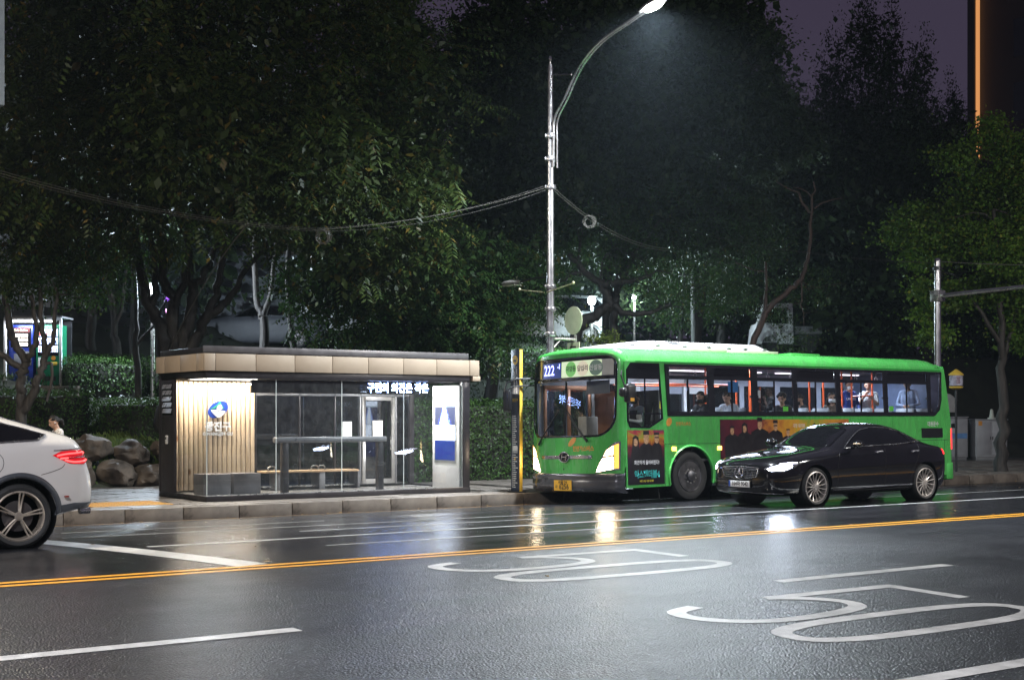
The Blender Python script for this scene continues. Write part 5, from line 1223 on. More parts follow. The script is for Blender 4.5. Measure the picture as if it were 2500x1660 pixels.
# signal mast on the right
ms = thing('signal_mast', 'steel traffic signal mast with long arm behind the rear of the bus', 'signal mast', (30.97, 23.85, ZS))
MB().tube([(0, 0, 0), (0, 0, 5.75)], [.10, .088], 22).build('pole', M_POLE, ms); MB().lathe([(.125, 5.5), (.125, 5.58), (.105, 5.6)], n=20).build('cap_ring', M_DARK, ms); MB().lathe([(.10, 5.75), (.06, 5.82), (0, 5.83)], n=18).build('cap', M_POLE, ms)
MB().box(-.15, .15, -.14, .14, 4.66, 4.96).build('arm_clamp', M_STEEL, ms, bevel=.01); MB().tube([(0, -.12, 4.81), (0, -.9, 4.83), (0, -9, 4.98)], [.062, .058, .035], 16).build('arm', M_POLE, ms)
for i, c in enumerate(((.5, .02, .02), (.5, .3, .02), (.02, .5, .1))): 
    h = MB().cbox((0, -6.6-i*.42, 4.92), (.25, .42, .42)).build('signal_head', M_BLACK, ms, bevel=.02); MB().lathe([(0, -.14), (.15, -.14), (.15, -.1)], (0, -6.6-i*.42, 4.92), 'x', 20).build('signal_lens', pm('lens%d' % i, tuple(a*.2 for a in c), .2), h)
# lantern on a post
la = thing('lantern', 'small yellow capped glass lantern on a post beyond the bus rear', 'lantern', (33.57, 25.21, ZS))
MB().tube([(0, 0, 0), (0, 0, 2.37)], .035, 10).build('post', M_DARK, la); MB().lathe([(0, 2.36), (.10, 2.36), (.19, 2.40), (.20, 2.46), (.0, 2.46)], n=20).build('lantern_base', M_YEL, la)
MB().lathe([(.19, 2.47), (.19, 2.76)], n=20).build('lantern_glass', pm('lantern_glass', (.34, .33, .40), .2, var=.4, vs=14), la); MB().lathe([(.21, 2.76), (.21, 2.79), (.15, 2.84), (.03, 2.93), (0, 2.94)], n=20).build('lantern_cap', M_YEL, la)
for z in (2.455, 2.765): MB().lathe([(.19, -.008), (.205, -.008), (.205, .008), (.19, .008)], (0, 0, z), n=20).build('lantern_band', M_BLACK, la)
q = MB()
for k in range(5):
    for j in range(3): q.cbox((-.14+j*.03, -.135-j*.022, 2.54+k*.045), (.03, .006, .022), Matrix.Rotation(R(-45), 3, 'Z'))
q.build('lantern_print', pm('print_maroon', (.16, .05, .06), .5), la)
# utility cabinets
M_CAB = pm('cabinet_grey', (.30, .30, .32), .5, .1, vs=2.5); M_CAB2 = pm('cabinet_grey_dark', (.19, .19, .20), .5, .1, vs=2.5)
def cabinet(loc, w, d, h, label, blue=False, rz=0):
    t = thing('utility_cabinet', label, 'utility cabinet', loc, rz, 'utility cabinets on the pavement')
    bx('plinth', M_CAB2, t, .03, w-.03, .03, d-.03, 0, .12); bx('body', M_CAB, t, 0, w, 0, d, .12, h-.04, bevel=.01); bx('lid', M_CAB, t, -.03, w+.03, -.03, d+.03, h-.04, h, bevel=.01)
    for k in range(2):
        dr_ = bx('door', M_CAB, t, .03+k*w/2, w/2-.02+k*w/2, -.012, -.001, .2, h-.1, bevel=.005); MB().box(w/2-.05+k*.08, w/2-.03+k*.08, -.03, -.012, h*.5, h*.5+.12).build('handle', M_BLACK, dr_)
    if blue: bx('label_band', pm('band_blue', (.10, .22, .45), .5), t, .03, w-.03, -.016, -.0125, h*.5, h*.62, bevel=0); bx('sticker', M_BLACK, t, w*.6, w*.7, -.016, -.0125, h*.74, h*.84, bevel=0)
    else: bx('sticker', M_ORG, t, .10, .24, -.016, -.0125, h*.84, h*.95, bevel=0); bx('sticker', M_CAB2, t, w-.2, w-.1, -.016, -.0125, h*.84, h*.95, bevel=0)
    return t
R35 = R(-30)
cabinet((40.9, 32.0, ZS), 1.55, .6, 1.57, 'grey utility cabinet with blue band half hidden by the bus tail', True, R35); cabinet((42.52, 31.1, ZS), 1.18, .6, 1.48, 'plain grey utility cabinet with orange sticker behind the ginkgo trunk', False, R35)
mbx = thing('meter_hood', 'pale pent-roofed meter hood standing on the grey cabinet by the bus tail', 'meter hood', (41.4, 31.95, ZS+1.57), R35)
MB().prism([(0, .15), (.75, .15), (.75, .55), (.82, .58), (.55, .80), (.2, .86), (0, .80)], 'y', 0, .5).build('hood', pm('hood_pale', (.36, .35, .35), .6), mbx, bevel=.015); bx('hood_neck', M_CAB2, mbx, .1, .4, .1, .4, 0, .15)
cn = thing('traffic_cone', 'pale plastic cone standing on top of the plain grey cabinet', 'cone', (43.25, 30.95, ZS+1.48), 0)
MB().lathe([(.02, .36), (.05, .33), (.09, .06), (.14, .05), (.15, 0), (0, 0)], n=16).build('cone', pm('cone_pale', (.45, .46, .40), .5), cn)
# left: white sign cabinet on a pole, with overhead cables
lp_ = thing('sign_cabinet', 'tall white framed sign cabinet on a brown pole at the left edge', 'sign', (6.60, 24.7, 0))
bx('case', pm('sign_white', (.20, .24, .29), .4), lp_, .0, .22, .02, 1.6, 6.95, 10.6, bevel=.015); bx('frame_edge', M_STEEL, lp_, -.03, .0, .0, .06, 6.90, 10.6); bx('copper_pipe', pm('pipe_copper', (.30, .16, .10), .4, .5), lp_, -.03, .0, .16, .20, 7.3, 10.6); bx('lower_tray', M_GREY, lp_, -.02, .2, .1, 1.5, 7.0, 7.35)
MB().tube([(.30, 1.72, 0), (.30, 1.72, 10.8)], .09, 14).build('pole', pm('pole_brown', (.20, .13, .09), .35, .5), lp_)
M_CABLE = pm('cable_black', (.03, .028, .026), .45); M_CABLE2 = pm('cable_pale', (.055, .05, .042), .5)
cb_ = thing('overhead_cable', 'sagging overhead cables with a coil, running left from the lamp pole', 'cable', (0, 0, 0))
def cat(a, b, sag, n=28): return [(a[0]+(b[0]-a[0])*t, a[1]+(b[1]-a[1])*t, a[2]+(b[2]-a[2])*t-4*sag*t*(1-t)) for t in [k/n for k in range(n+1)]]
for k, (dz, m_) in enumerate(((0, M_CABLE2), (.05, M_CABLE), (-.05, M_CABLE))):
    MB().tube(cat((18.15, 24.2, 6.54+dz), (12.6, 24.3, 5.20+dz*.6), .16+.03*k)+cat((12.6, 24.3, 5.20+dz*.6), (7.1, 26.3, 6.05+dz), .18)[1:], .0045, 5).build('cable', m_, cb_)
def coil(c, r, par, m_):
    q = MB()
    for k in range(4): q.tube([(c[0]+r*random.uniform(.85, 1.05)*math.cos(a)*.8+.03*k, c[1]-.6*r*math.cos(a), c[2]+r*1.1*math.sin(a)+random.uniform(-.02, .02)) for a in [2*math.pi*j/18 for j in range(18)]], .006, 5, closed=True)
    q.build('cable_coil', m_, par)
coil((12.72, 24.3, 5.08), .125, cb_, M_CABLE2)
MB().tube(cat((11.2, 24.35, 5.22), (12.0, 30.4, 3.0), -.2), .012, 5).build('cable', M_CABLE2, cb_)
c2 = thing('overhead_cable', 'thin overhead cables with a loose coil, running right from the lamp pole', 'cable', (0, 0, 0))
for dz in (0, .06): MB().tube(cat((18.3, 24.2, 6.5+dz), (24.5, 27.4, 5.9+dz), .30), .008, 5).build('cable', M_CABLE2, c2)
coil((19.95, 25.05, 6.04), .125, c2, M_CABLE2)
c3 = thing('overhead_cable', 'single thin cable running right from the top of the signal mast', 'cable', (0, 0, 0))
MB().tube(cat((30.97, 23.85, 5.72), (36, 17, 5.8), .25), .010, 5).build('cable', M_CABLE2, c3); MB().tube(cat((30.97, 23.9, 5.68), (27, 30, 7.0), .2), .007, 5).build('cable', M_CABLE, c3)
rb = thing('guard_rail', 'dark tubular guard rail beside the cabinets at the right edge', 'railing', (44.3, 29.9, ZS), R35)
MB().tube([(0, 0, 0), (0, 0, 2.0), (.12, 0, 2.12), (1.6, 0, 2.12), (1.7, 0, 2.0), (1.7, 0, 0)], .035, 10).build('hoop', M_DARK, rb); MB().tube([(-.15, .05, 2.2), (-.1, .05, 3.9)], .03, 8).build('upright', pm('upright_pale', (.35, .33, .33), .4), rb)
# ================================================================== people
SKIN = pm('skin', (.42, .24, .16), .55, var=.08); HAIRM = pm('hair_black', (.010, .008, .007), .65, spec=.25); MASKW = pm('mask_white', (.70, .71, .74), .7); MASKB = pm('mask_black', (.012, .012, .014), .7); SHOE = pm('shoe', (.03, .03, .03), .5)
def seg(a, b, p):
    ab = b-a; L = ab.dot(ab); t = np.clip(((p-a) @ ab)/L, 0, 1) if L > 1e-9 else np.zeros(len(p)); return np.linalg.norm(p-(a+t[:, None]*ab), axis=1), t
def person(label, M, pose='stand', h=1.70, shirt=None, legs=None, hair='short', mask=None, nod=0.0, arms=None, sleeve='long', group=None, turn=0.0, extra=None):
    """one continuous body (capsules fused by a voxel remesh); faces +x; skin, top and trousers are zones of that surface"""
    t = thing('person', label, 'person', group=group); t.matrix_world = M
    s = h/1.70; V = lambda x, y, z: np.array((x, y, z), float)*s
    sit = pose == 'sit'; zz = -.50 if sit else 0
    pel = V(0, 0, .93+zz); ch = V(.02, 0, 1.25+zz); up = V(.01, 0, 1.40+zz); nk = V(.015+nod*.05, 0, 1.49+zz); hd = V(.035+nod*.13, 0, 1.60+zz-nod*.05)
    C = [(pel+V(0, -.07, 0), pel+V(0, .07, 0), .115, .115, 2), (pel+V(0, 0, .06), ch, .115, .125, 1), (pel+V(0, .06, .1), ch+V(0, .08, 0), .10, .105, 1), (pel+V(0, -.06, .1), ch+V(0, -.08, 0), .10, .105, 1), (ch+V(0, -.08, .0), up+V(0, -.10, 0), .10, .075, 1), (ch+V(0, .08, .0), up+V(0, .10, 0), .10, .075, 1), (up+V(0, -.14, 0), up+V(0, .14, 0), .065, .065, 1), (up, nk, .06, .05, 0), (nk, hd, .048, .055, 0)]
    ct, stn = math.cos(turn), math.sin(turn)
    def hp(x, y, z):  # head-local point (tilted forward by nod, turned by turn)
        x, y = x*ct-y*stn, x*stn+y*ct
        c, q = math.cos(nod*.9), math.sin(nod*.9); return hd+np.array((x*c+z*q, y, -x*q+z*c))*s
    C += [(hp(0, 0, .035), hp(-.015, 0, .03), .085, .085, 0), (hp(.02, 0, -.03), hp(.025, 0, -.055), .066, .052, 0), (hp(.085, 0, .0), hp(.098, 0, -.022), .012, .016, 0), (hp(.0, .078, .0), hp(-.01, .08, -.02), .018, .013, 0), (hp(.0, -.078, .0), hp(-.01, -.08, -.02), .018, .013, 0), (hp(.074, -.015, -.055), hp(.074, .015, -.055), .012, .012, 0)]
    for q, sd in ((0, -1), (1, 1)):
        sh_ = up+V(0, sd*.165, -.01)
        ew = arms[q] if arms else ((.03, sd*.22, 1.12), (.10, sd*.21, .88))
        e, w = (V(*ew[0])+V(0, 0, zz) if True else 0), V(*ew[1])+V(0, 0, zz)
        k = 1 if sleeve == 'long' else 0
        C += [(sh_, e, .055, .042, 1), (e, w, .040, .030, k)]
        d = (w-e)/np.linalg.norm(w-e); side_ = np.cross(d, V(0, 0, 1)); n_ = np.linalg.norm(side_); side_ = side_/n_ if n_ > .1 else np.array((0, 1., 0)); side_ = side_ if side_[1]*sd < 0 or abs(side_[1]) < .2 else -side_
        cur = np.cross(side_, d)*-1
        if cur[2] > 0 and d[2] > -.5: cur = -cur
        pm_ = w+d*.075*s; C.append((w, pm_, .028, .034, 0))
        for f, (o, L) in enumerate(((.026, .062), (.009, .074), (-.009, .070), (-.026, .055))):
            b0 = pm_+side_*o*s; m0 = b0+(d*.8+cur*.35)*L*.55*s; C += [(b0, m0, .0105, .0095, 0), (m0, m0+(d*.4+cur*.8)*L*.5*s, .0095, .0085, 0)]
        th = w+d*.03*s+side_*.03*s; C += [(th, th+(d*.6+side_*.6+cur*.3)*.05*s, .012, .0105, 0)]
        hip = pel+V(0, sd*.09, -.02)
        if sit: kn, an, toe = V(.43, sd*.11, .48), V(.44, sd*.11, .08), V(.58, sd*.12, .03)
        elif pose == 'walk': kn, an, toe = V(.12*sd+.06, sd*.09, .50), V(.26*sd-.02, sd*.09, .09+(.05 if sd < 0 else 0)), V(.26*sd+.13, sd*.10, .04)
        else: kn, an, toe = V(.02, sd*.10, .50), V(0, sd*.11, .08), V(.14, sd*.13, .03)
        C += [(hip, kn, .085, .058, 2), (kn, an, .056, .040, 2), (an, toe, .042, .034, 3)]
    mb = MB()
    for a, b, ra, rb_, lab in C:
        ra, rb_ = ra*s, rb_*s; a_, b_ = Vector(a), Vector(b); dv = (b_-a_); L = dv.length; dv = dv.normalized() if L > 1e-6 else Vector((0, 0, 1))
        pts, rs = [], []
        for k in range(4): an_ = R(90-90*k/3.2); pts.append(a_-dv*ra*math.sin(an_)); rs.append(ra*math.cos(an_)+1e-4)
        pts.append(a_); rs.append(ra); pts.append(b_); rs.append(rb_)
        for k in range(3, -1, -1): an_ = R(90-90*k/3.2); pts.append(b_+dv*rb_*math.sin(an_)); rs.append(rb_*math.cos(an_)+1e-4)
        mb.tube(pts, rs, 10)
    o = mb.build('body', SKIN, t, smooth=0, weld=False)
    m = o.modifiers.new('r', 'REMESH'); m.mode = 'VOXEL'; m.voxel_size = .0125*s; m.adaptivity = 0
    m2_ = o.modifiers.new('s', 'SMOOTH'); m2_.iterations = 3; m2_.factor = .5
    me = eval_mesh(o); o.modifiers.clear(); o.data = me; me.materials.clear()
    for x in (SKIN, shirt, legs, SHOE): me.materials.append(x)
    n = len(me.polygons); cen = np.empty(n*3); me.polygons.foreach_get('center', cen); cen = cen.reshape(-1, 3)
    best = np.full(n, 9.); lab = np.zeros(n, np.int32)
    for a, b, ra, rb_, l in C:
        d, tt_ = seg(a, b, cen); d = d-(ra+(rb_-ra)*tt_)*s; k = d < best; best[k] = d[k]; lab[k] = l
    me.polygons.foreach_set('material_index', lab); me.shade_smooth()
    # hair, eyes, mask
    hb = MB(); hc = hp(-.012, 0, .045)
    vs = []; fs = []; nu, nv = 18, 10
    for i in range(nv+1):
        for k in range(nu):
            a = 2*math.pi*k/nu; back = .5-.5*math.cos(a); low = 62+ (62 if hair != 'long' else 78)*back; th_ = R(low*i/nv)
            rr_ = .098+.012*math.sin(5*a+i); p = hp(-.012+rr_*math.sin(th_)*math.cos(a)*1.02, rr_*.92*math.sin(th_)*math.sin(a), .03+rr_*1.04*math.cos(th_)); vs.append(tuple(p))
    fs = [(i*nu+k, i*nu+(k+1) % nu, (i+1)*nu+(k+1) % nu, (i+1)*nu+k) for i in range(nv) for k in range(nu)]
    hb.add(vs, fs)
    if hair == 'long':
        for k in range(9): a = R(110+140*k/8); hb.tube([tuple(hp(.088*math.cos(a), .088*math.sin(a), .02)), tuple(hp(.10*math.cos(a), .10*math.sin(a), -.09)), tuple(hp(.095*math.cos(a), .10*math.sin(a), -.20))], [.032*s, .034*s, .018*s], 6)
    if hair == 'tied': hb.tube([tuple(hp(-.09, 0, .03)), tuple(hp(-.15, 0, -.02)), tuple(hp(-.15, 0, -.13))], [.03*s, .042*s, .012*s], 8)
    if hair == 'curly':
        for k in range(40): a, b = random.random()*6.28, random.random()*1.5; hb.ball(tuple(hp(-.015+.10*math.sin(b)*math.cos(a), .10*math.sin(b)*math.sin(a), .04+.10*math.cos(b))), .026*s, 6, 5)
    if hair == 'hood': 
        for k in range(8): a = R(100+160*k/7); hb.tube([tuple(hp(.105*math.cos(a), .105*math.sin(a), .04)), tuple(hp(.12*math.cos(a), .12*math.sin(a), -.1))], .04*s, 6)
    hb.build('hair', HAIRM, t)
    ey = MB()
    for sd in (-1, 1): ey.ball(tuple(hp(.079, sd*.031, .008)), (.008*s, .012*s, .006*s), 8, 6)
    ey.build('eyes', M_BLACK, t)
    bw = MB()
    for sd in (-1, 1): bw.tube([tuple(hp(.082, sd*.018, .028)), tuple(hp(.078, sd*.045, .026))], .004*s, 5)
    bw.build('eyebrows', HAIRM, t)
    if mask:
        q = MB(); vs = []; n1, n2 = 12, 6
        for i in range(n2+1):
            for k in range(n1+1):
                a = R(-72+144*k/n1); zz_ = -.018-.078*i/n2; rr_ = .088-.010*max(0, i-2)/4+.012*math.sin(math.pi*i/n2); vs.append(tuple(hp(.012+rr_*math.cos(a), rr_*.92*math.sin(a), zz_)))
        q.add(vs, [(i*(n1+1)+k, i*(n1+1)+k+1, (i+1)*(n1+1)+k+1, (i+1)*(n1+1)+k) for i in range(n2) for k in range(n1)]).build('face_mask', mask, t, thick=.003)
    if extra: extra(t, hp, V, zz)
    return t
def in_bus(x, y, z, face): return BUS_M @ Matrix.Translation((x, y, z)) @ Matrix.Rotation(face, 4, 'Z')
C_NAVY = pm('cloth_navy', (.012, .04, .22), .8, bump=.2); C_BLK = pm('cloth_black', (.012, .012, .013), .8, bump=.2); C_GRY = pm('cloth_grey', (.36, .38, .42), .8, bump=.2); C_BLU = pm('cloth_pale_blue', (.26, .32, .46), .8, bump=.2); C_BRN = pm('cloth_brown', (.09, .06, .04), .8); C_JEAN = pm('cloth_jeans', (.03, .05, .11), .8); C_WHT = pm('cloth_white', (.62, .62, .62), .8)
def patterned(name, a, b_, kind, sc):
    m, t, b, o = _nodes(name); c = t.nodes.new('ShaderNodeTexCoord')
    if kind == 'stripe':
        w = t.nodes.new('ShaderNodeTexWave'); w.bands_direction = 'Y'; w.inputs['Scale'].default_value = sc; w.inputs['Distortion'].default_value = 1.5; t.links.new(c.outputs['Object'], w.inputs['Vector']); r = _ramp(t, w.outputs[0], [(.45, a), (.55, b_)])
    else:
        v = t.nodes.new('ShaderNodeTexVoronoi'); v.inputs['Scale'].default_value = sc; t.links.new(c.outputs['Object'], v.inputs['Vector']); r = _ramp(t, v.outputs['Distance'], [(.28, b_), (.36, a)])
    t.links.new(r.outputs[0], b.inputs['Base Color']); b.inputs['Roughness'].default_value = .8; return m
C_STR = patterned('cloth_striped', (.60, .60, .58), (.03, .03, .05), 'stripe', 16); C_DOT = patterned('cloth_dotted', (.62, .58, .55), (.10, .07, .07), 'dot', 34)
LAPARM = [((.08, -.24, 1.14), (.30, -.12, 1.10)), ((.08, .24, 1.14), (.30, .12, 1.10))]
PHONE = [((.10, -.23, 1.12), (.30, -.07, 1.26)), ((.10, .23, 1.12), (.30, .07, 1.22))]
def phone(t, hp, V, zz):
    c = V(.375, 0, 1.28+zz); MB().cbox(tuple(c), (.012, .075, .15), Matrix.Rotation(R(-35), 3, 'Y')).build('phone', M_BLACKG, t, bevel=.004)
person('bus driver in black vest and white shirt with black mask behind the wheel', in_bus(.98, .62, 0.95, math.pi), 'sit', 1.74, C_WHT, C_BLK, 'short', MASKB, 0, [((.14, -.24, 1.14), (.36, -.16, 1.18)), ((.14, .24, 1.14), (.36, .16, 1.18))], extra=lambda t, hp, V, zz: MB().tube([tuple(V(.01, 0, 1.02+zz)), tuple(V(.02, 0, 1.38+zz))], [.165, .135], 14).build('vest', C_BLK, t))
person('seated passenger in dark hooded jacket at the first side window of the bus', in_bus(2.62, .42, 1.00, R(190)), 'sit', 1.72, C_BLK, C_BLK, 'hood', MASKB, .15, PHONE, extra=phone)
person('seated passenger in pale grey shirt looking down at the second bus window', in_bus(3.40, .42, 1.00, R(200)), 'sit', 1.74, C_GRY, C_JEAN, 'short', None, .45, LAPARM)
person('seated curly-haired passenger in dark jacket at the third bus window', in_bus(5.06, .42, 1.00, R(215)), 'sit', 1.70, C_BLK, C_BLK, 'curly', None, .2, LAPARM)
person('seated passenger in black holding a tablet at the rear of the third bus window', in_bus(5.74, .45, 1.00, R(160)), 'sit', 1.70, C_BLK, C_JEAN, 'short', MASKB, .3, PHONE, extra=phone)
person('seated long-haired passenger with white mask at the fourth bus window', in_bus(6.72, .42, 1.01, R(205)), 'sit', 1.72, C_BRN, C_BLK, 'long', MASKW, 0, LAPARM, turn=R(25))
def chest_text(t, hp, V, zz):
    text('shirt_lettering', 'UNIVERSE', .075, M_WHITE, t, lambda u, v, w: tuple(V(.155-.9*u*u*3, u, 1.27+v)), bold=.002, sx=.8)
person('standing passenger in blue lettered sweatshirt with white mask near the orange poles', in_bus(8.28, 1.25, .86, R(255)), 'stand', 1.72, C_NAVY, C_BLK, 'short', MASKW, .1, [((.05, -.24, 1.13), (.22, -.12, 1.02)), ((.05, .24, 1.13), (.22, .12, 1.02))], extra=chest_text)
person('standing passenger in black and white striped blouse with raised hands by the pole', in_bus(9.02, 1.25, .86, R(215)), 'stand', 1.72, C_STR, C_JEAN, 'tied', None, .15, [((.16, -.22, 1.16), (.20, -.06, 1.38)), ((.14, .22, 1.14), (.28, .10, 1.28))], sleeve='short')
person('standing passenger in pale blue shirt looking down at the last bus window', in_bus(9.72, .62, .86, R(205)), 'stand', 1.74, C_BLU, C_JEAN, 'short', None, .45, [((.06, -.25, 1.12), (.25, -.06, 1.08)), ((.06, .25, 1.12), (.25, .06, 1.08))])
def earbud(t, hp, V, zz): MB().ball(tuple(hp(.01, .088, -.005)), .010).build('earbud', M_WHITE, t)
person('pedestrian in dotted pale blouse with tied black hair walking behind the white SUV', Matrix.Translation((7.80, 24.9, ZS)) @ Matrix.Rotation(math.pi, 4, 'Z'), 'walk', 1.60, C_DOT, C_BLK, 'tied', None, .38, PHONE, 'short', extra=lambda t, hp, V, zz: (phone(t, hp, V, zz), earbud(t, hp, V, zz)))
# ================================================================== trees, hedges, rocks
def leaf_mat(name, a, b_, c_=None, trans=.32, rough=.50, spec=.35):
    m = bpy.data.materials.new(name); m.use_nodes = True; t = m.node_tree; t.nodes.clear(); MATS[name] = m
    o = t.nodes.new('ShaderNodeOutputMaterial'); p = t.nodes.new('ShaderNodeBsdfPrincipled'); tl = t.nodes.new('ShaderNodeBsdfTranslucent'); mx = t.nodes.new('ShaderNodeMixShader')
    g = t.nodes.new('ShaderNodeNewGeometry'); n = _noise(t, .8, 3)
    r = _ramp(t, g.outputs['Random Per Island'], [(0, a), (.55, b_), (.9, tuple((x+y)/2 for x, y in zip(a, b_))), (1, c_ or b_)])
    nr = _ramp(t, n.outputs[0], [(.3, (.6, .6, .6)), (.7, (1.25, 1.25, 1.2))])
    ml = t.nodes.new('ShaderNodeMix'); ml.data_type = 'RGBA'; ml.blend_type = 'MULTIPLY'; ml.inputs[0].default_value = 1
    t.links.new(r.outputs[0], ml.inputs[6]); t.links.new(nr.outputs[0], ml.inputs[7])
    t.links.new(ml.outputs[2], p.inputs['Base Color']); t.links.new(ml.outputs[2], tl.inputs[0]); p.inputs['Roughness'].default_value = rough; p.inputs['Specular IOR Level'].default_value = spec
    mx.inputs[0].default_value = trans; t.links.new(p.outputs[0], mx.inputs[1]); t.links.new(tl.outputs[0], mx.inputs[2]); t.links.new(mx.outputs[0], o.inputs[0])
    return m
L_PIN = leaf_mat('leaf_compound', (.009, .026, .006), (.042, .062, .011), (.12, .08, .014))
L_DEC = leaf_mat('leaf_deciduous', (.012, .040, .010), (.040, .085, .018), (.10, .085, .016)); L_DRK = leaf_mat('leaf_dark', (.014, .030, .012), (.035, .055, .018)); L_GIN = leaf_mat('leaf_ginkgo', (.045, .12, .014), (.12, .21, .022), (.24, .24, .03)); L_HDG = leaf_mat('leaf_hedge', (.016, .050, .009), (.055, .115, .020)); L_IVY = leaf_mat('leaf_ivy', (.035, .07, .014), (.12, .17, .032)); L_CON = leaf_mat('leaf_conifer', (.008, .014, .008), (.018, .026, .012), trans=.1)
def bark(name, a, b_):
    m, t, b, o = _nodes(name); c = t.nodes.new('ShaderNodeTexCoord'); mp = t.nodes.new('ShaderNodeMapping'); mp.inputs['Scale'].default_value = (9, 9, 1.6); t.links.new(c.outputs['Object'], mp.inputs[0])
    n = t.nodes.new('ShaderNodeTexNoise'); n.inputs['Scale'].default_value = 1.5; n.inputs['Detail'].default_value = 6; t.links.new(mp.outputs[0], n.inputs['Vector'])
    r = _ramp(t, n.outputs[0], [(.35, a), (.65, b_)]); t.links.new(r.outputs[0], b.inputs['Base Color']); b.inputs['Roughness'].default_value = .7
    bp = t.nodes.new('ShaderNodeBump'); bp.inputs['Strength'].default_value = .9; bp.inputs['Distance'].default_value = .03; t.links.new(n.outputs[0], bp.inputs['Height']); t.links.new(bp.outputs[0], b.inputs['Normal']); return m
B_DARK = bark('bark_dark', (.008, .007, .006), (.024, .020, .018)); B_GREY = bark('bark_grey', (.024, .020, .018), (.065, .055, .048)); B_RED = bark('bark_red', (.020, .010, .008), (.05, .024, .016)); B_GIN = bark('bark_ginkgo', (.014, .012, .010), (.040, .032, .027))
def unit(n):
    v = rng.normal(size=(n, 3)); return v/np.linalg.norm(v, axis=1)[:, None]
def in_blobs(blobs, n, shell=.45):
    B = np.array([(x, y, z, *(r if hasattr(r, '__len__') else (r, r, r*.8))) for x, y, z, r in blobs]); w = (B[:, 3]*B[:, 4]*B[:, 5])**.7; i = rng.choice(len(B), n, p=w/w.sum())
    u = unit(n); rad = (shell**3+(1-shell**3)*rng.random(n))**(1/3)*(1+.12*rng.normal(size=n)); return B[i, :3]+u*B[i, 3:]*rad[:, None], u
def diamonds(P, D, N, L, W):
    """leaf quads: base P, direction D, face normal N, length L, width W (arrays)"""
    S = np.cross(D, N); S /= np.linalg.norm(S, axis=1)[:, None]+1e-9; L = L[:, None]; W = W[:, None]
    V = np.stack([P, P+D*L*.45+S*W*.5+N*W*.12, P+D*L, P+D*L*.45-S*W*.5+N*W*.12], 1).reshape(-1, 3); F = np.arange(len(V)).reshape(-1, 4); return V, F
def leaves_simple(blobs, clumps, per, cr, L, W, droop=.3, shell=.45, flat=.5):
    c, u = in_blobs(blobs, clumps, shell); k = np.repeat(np.arange(clumps), per); n = len(k)
    P = c[k]+rng.normal(size=(n, 3))*cr*np.array((1, 1, flat)); D = u[k]*.6+unit(n); D[:, 2] -= droop; D /= np.linalg.norm(D, axis=1)[:, None]
    N = unit(n); N[:, 2] = abs(N[:, 2])+.6; N -= D*(N*D).sum(1)[:, None]; N /= np.linalg.norm(N, axis=1)[:, None]; sc = rng.uniform(.65, 1.25, n); return diamonds(P, D, N, L*sc, W*sc)
def leaves_pinnate(blobs, n, pairs, Lr, L, W, shell=.5, sprays=6, spread=.4):
    c, u = in_blobs(blobs, n//sprays, shell); c = np.repeat(c, sprays, 0)[:n]; u = np.repeat(u, sprays, 0)[:n]; n = len(c); c = c+rng.normal(size=(n, 3))*spread*np.array((1, 1, .5))
    D = u*.7+unit(n)*.8; D[:, 2] = D[:, 2]*.35-.28; D /= np.linalg.norm(D, axis=1)[:, None]; up = np.tile((0, 0, 1.), (n, 1)); S = np.cross(D, up); S /= np.linalg.norm(S, axis=1)[:, None]+1e-9; Nn = np.cross(S, D)
    Vs, Fs, off = [], [], 0; sc = rng.uniform(.7, 1.2, n)
    for k in range(pairs):
        f = (k+.6)/pairs
        for sd in (-1, 1):
            P = c+D*(Lr*sc*f)[:, None]-np.array((0, 0, 1.))*(.10*f*f*Lr); d = S*sd*.80+D*.55-Nn*.42+rng.normal(size=(n, 3))*.10; d /= np.linalg.norm(d, axis=1)[:, None]; nn = Nn+S*sd*.3+rng.normal(size=(n, 3))*.12; nn -= d*(nn*d).sum(1)[:, None]; nn /= np.linalg.norm(nn, axis=1)[:, None]
            l = L*sc*(1-.35*abs(f-.5)); V, F = diamonds(P, d, nn, l, np.full(n, W)*sc); Vs.append(V); Fs.append(F+off); off += len(V)
    return np.concatenate(Vs), np.concatenate(Fs)
def merge(*G):
    V, F, o = [], [], 0
    for v, f in G: V.append(v); F.append(f+o); o += len(v)
    return np.concatenate(V), np.concatenate(F)
def inner(blobs, n, L=.42):
    """large filler leaves added deep inside a crown, overlapping so that the sky does not show through"""
    B = [(x, y, z, tuple(q*.72 for q in r) if hasattr(r, '__len__') else (r*.72, r*.72, r*.58)) for x, y, z, r in blobs]
    return leaves_simple(B, n, 3, .2, L, L*.6, shell=0.0)
def crooked(a, b, k, amp):
    a, b = Vector(a), Vector(b); L = (b-a).length; P = [a]
    for i in range(1, k): t = i/k; P.append(a.lerp(b, t)+Vector(rng.normal(size=3))*amp*L*math.sin(math.pi*t)+Vector((0, 0, .10*L*math.sin(math.pi*t))))
    return P+[b]
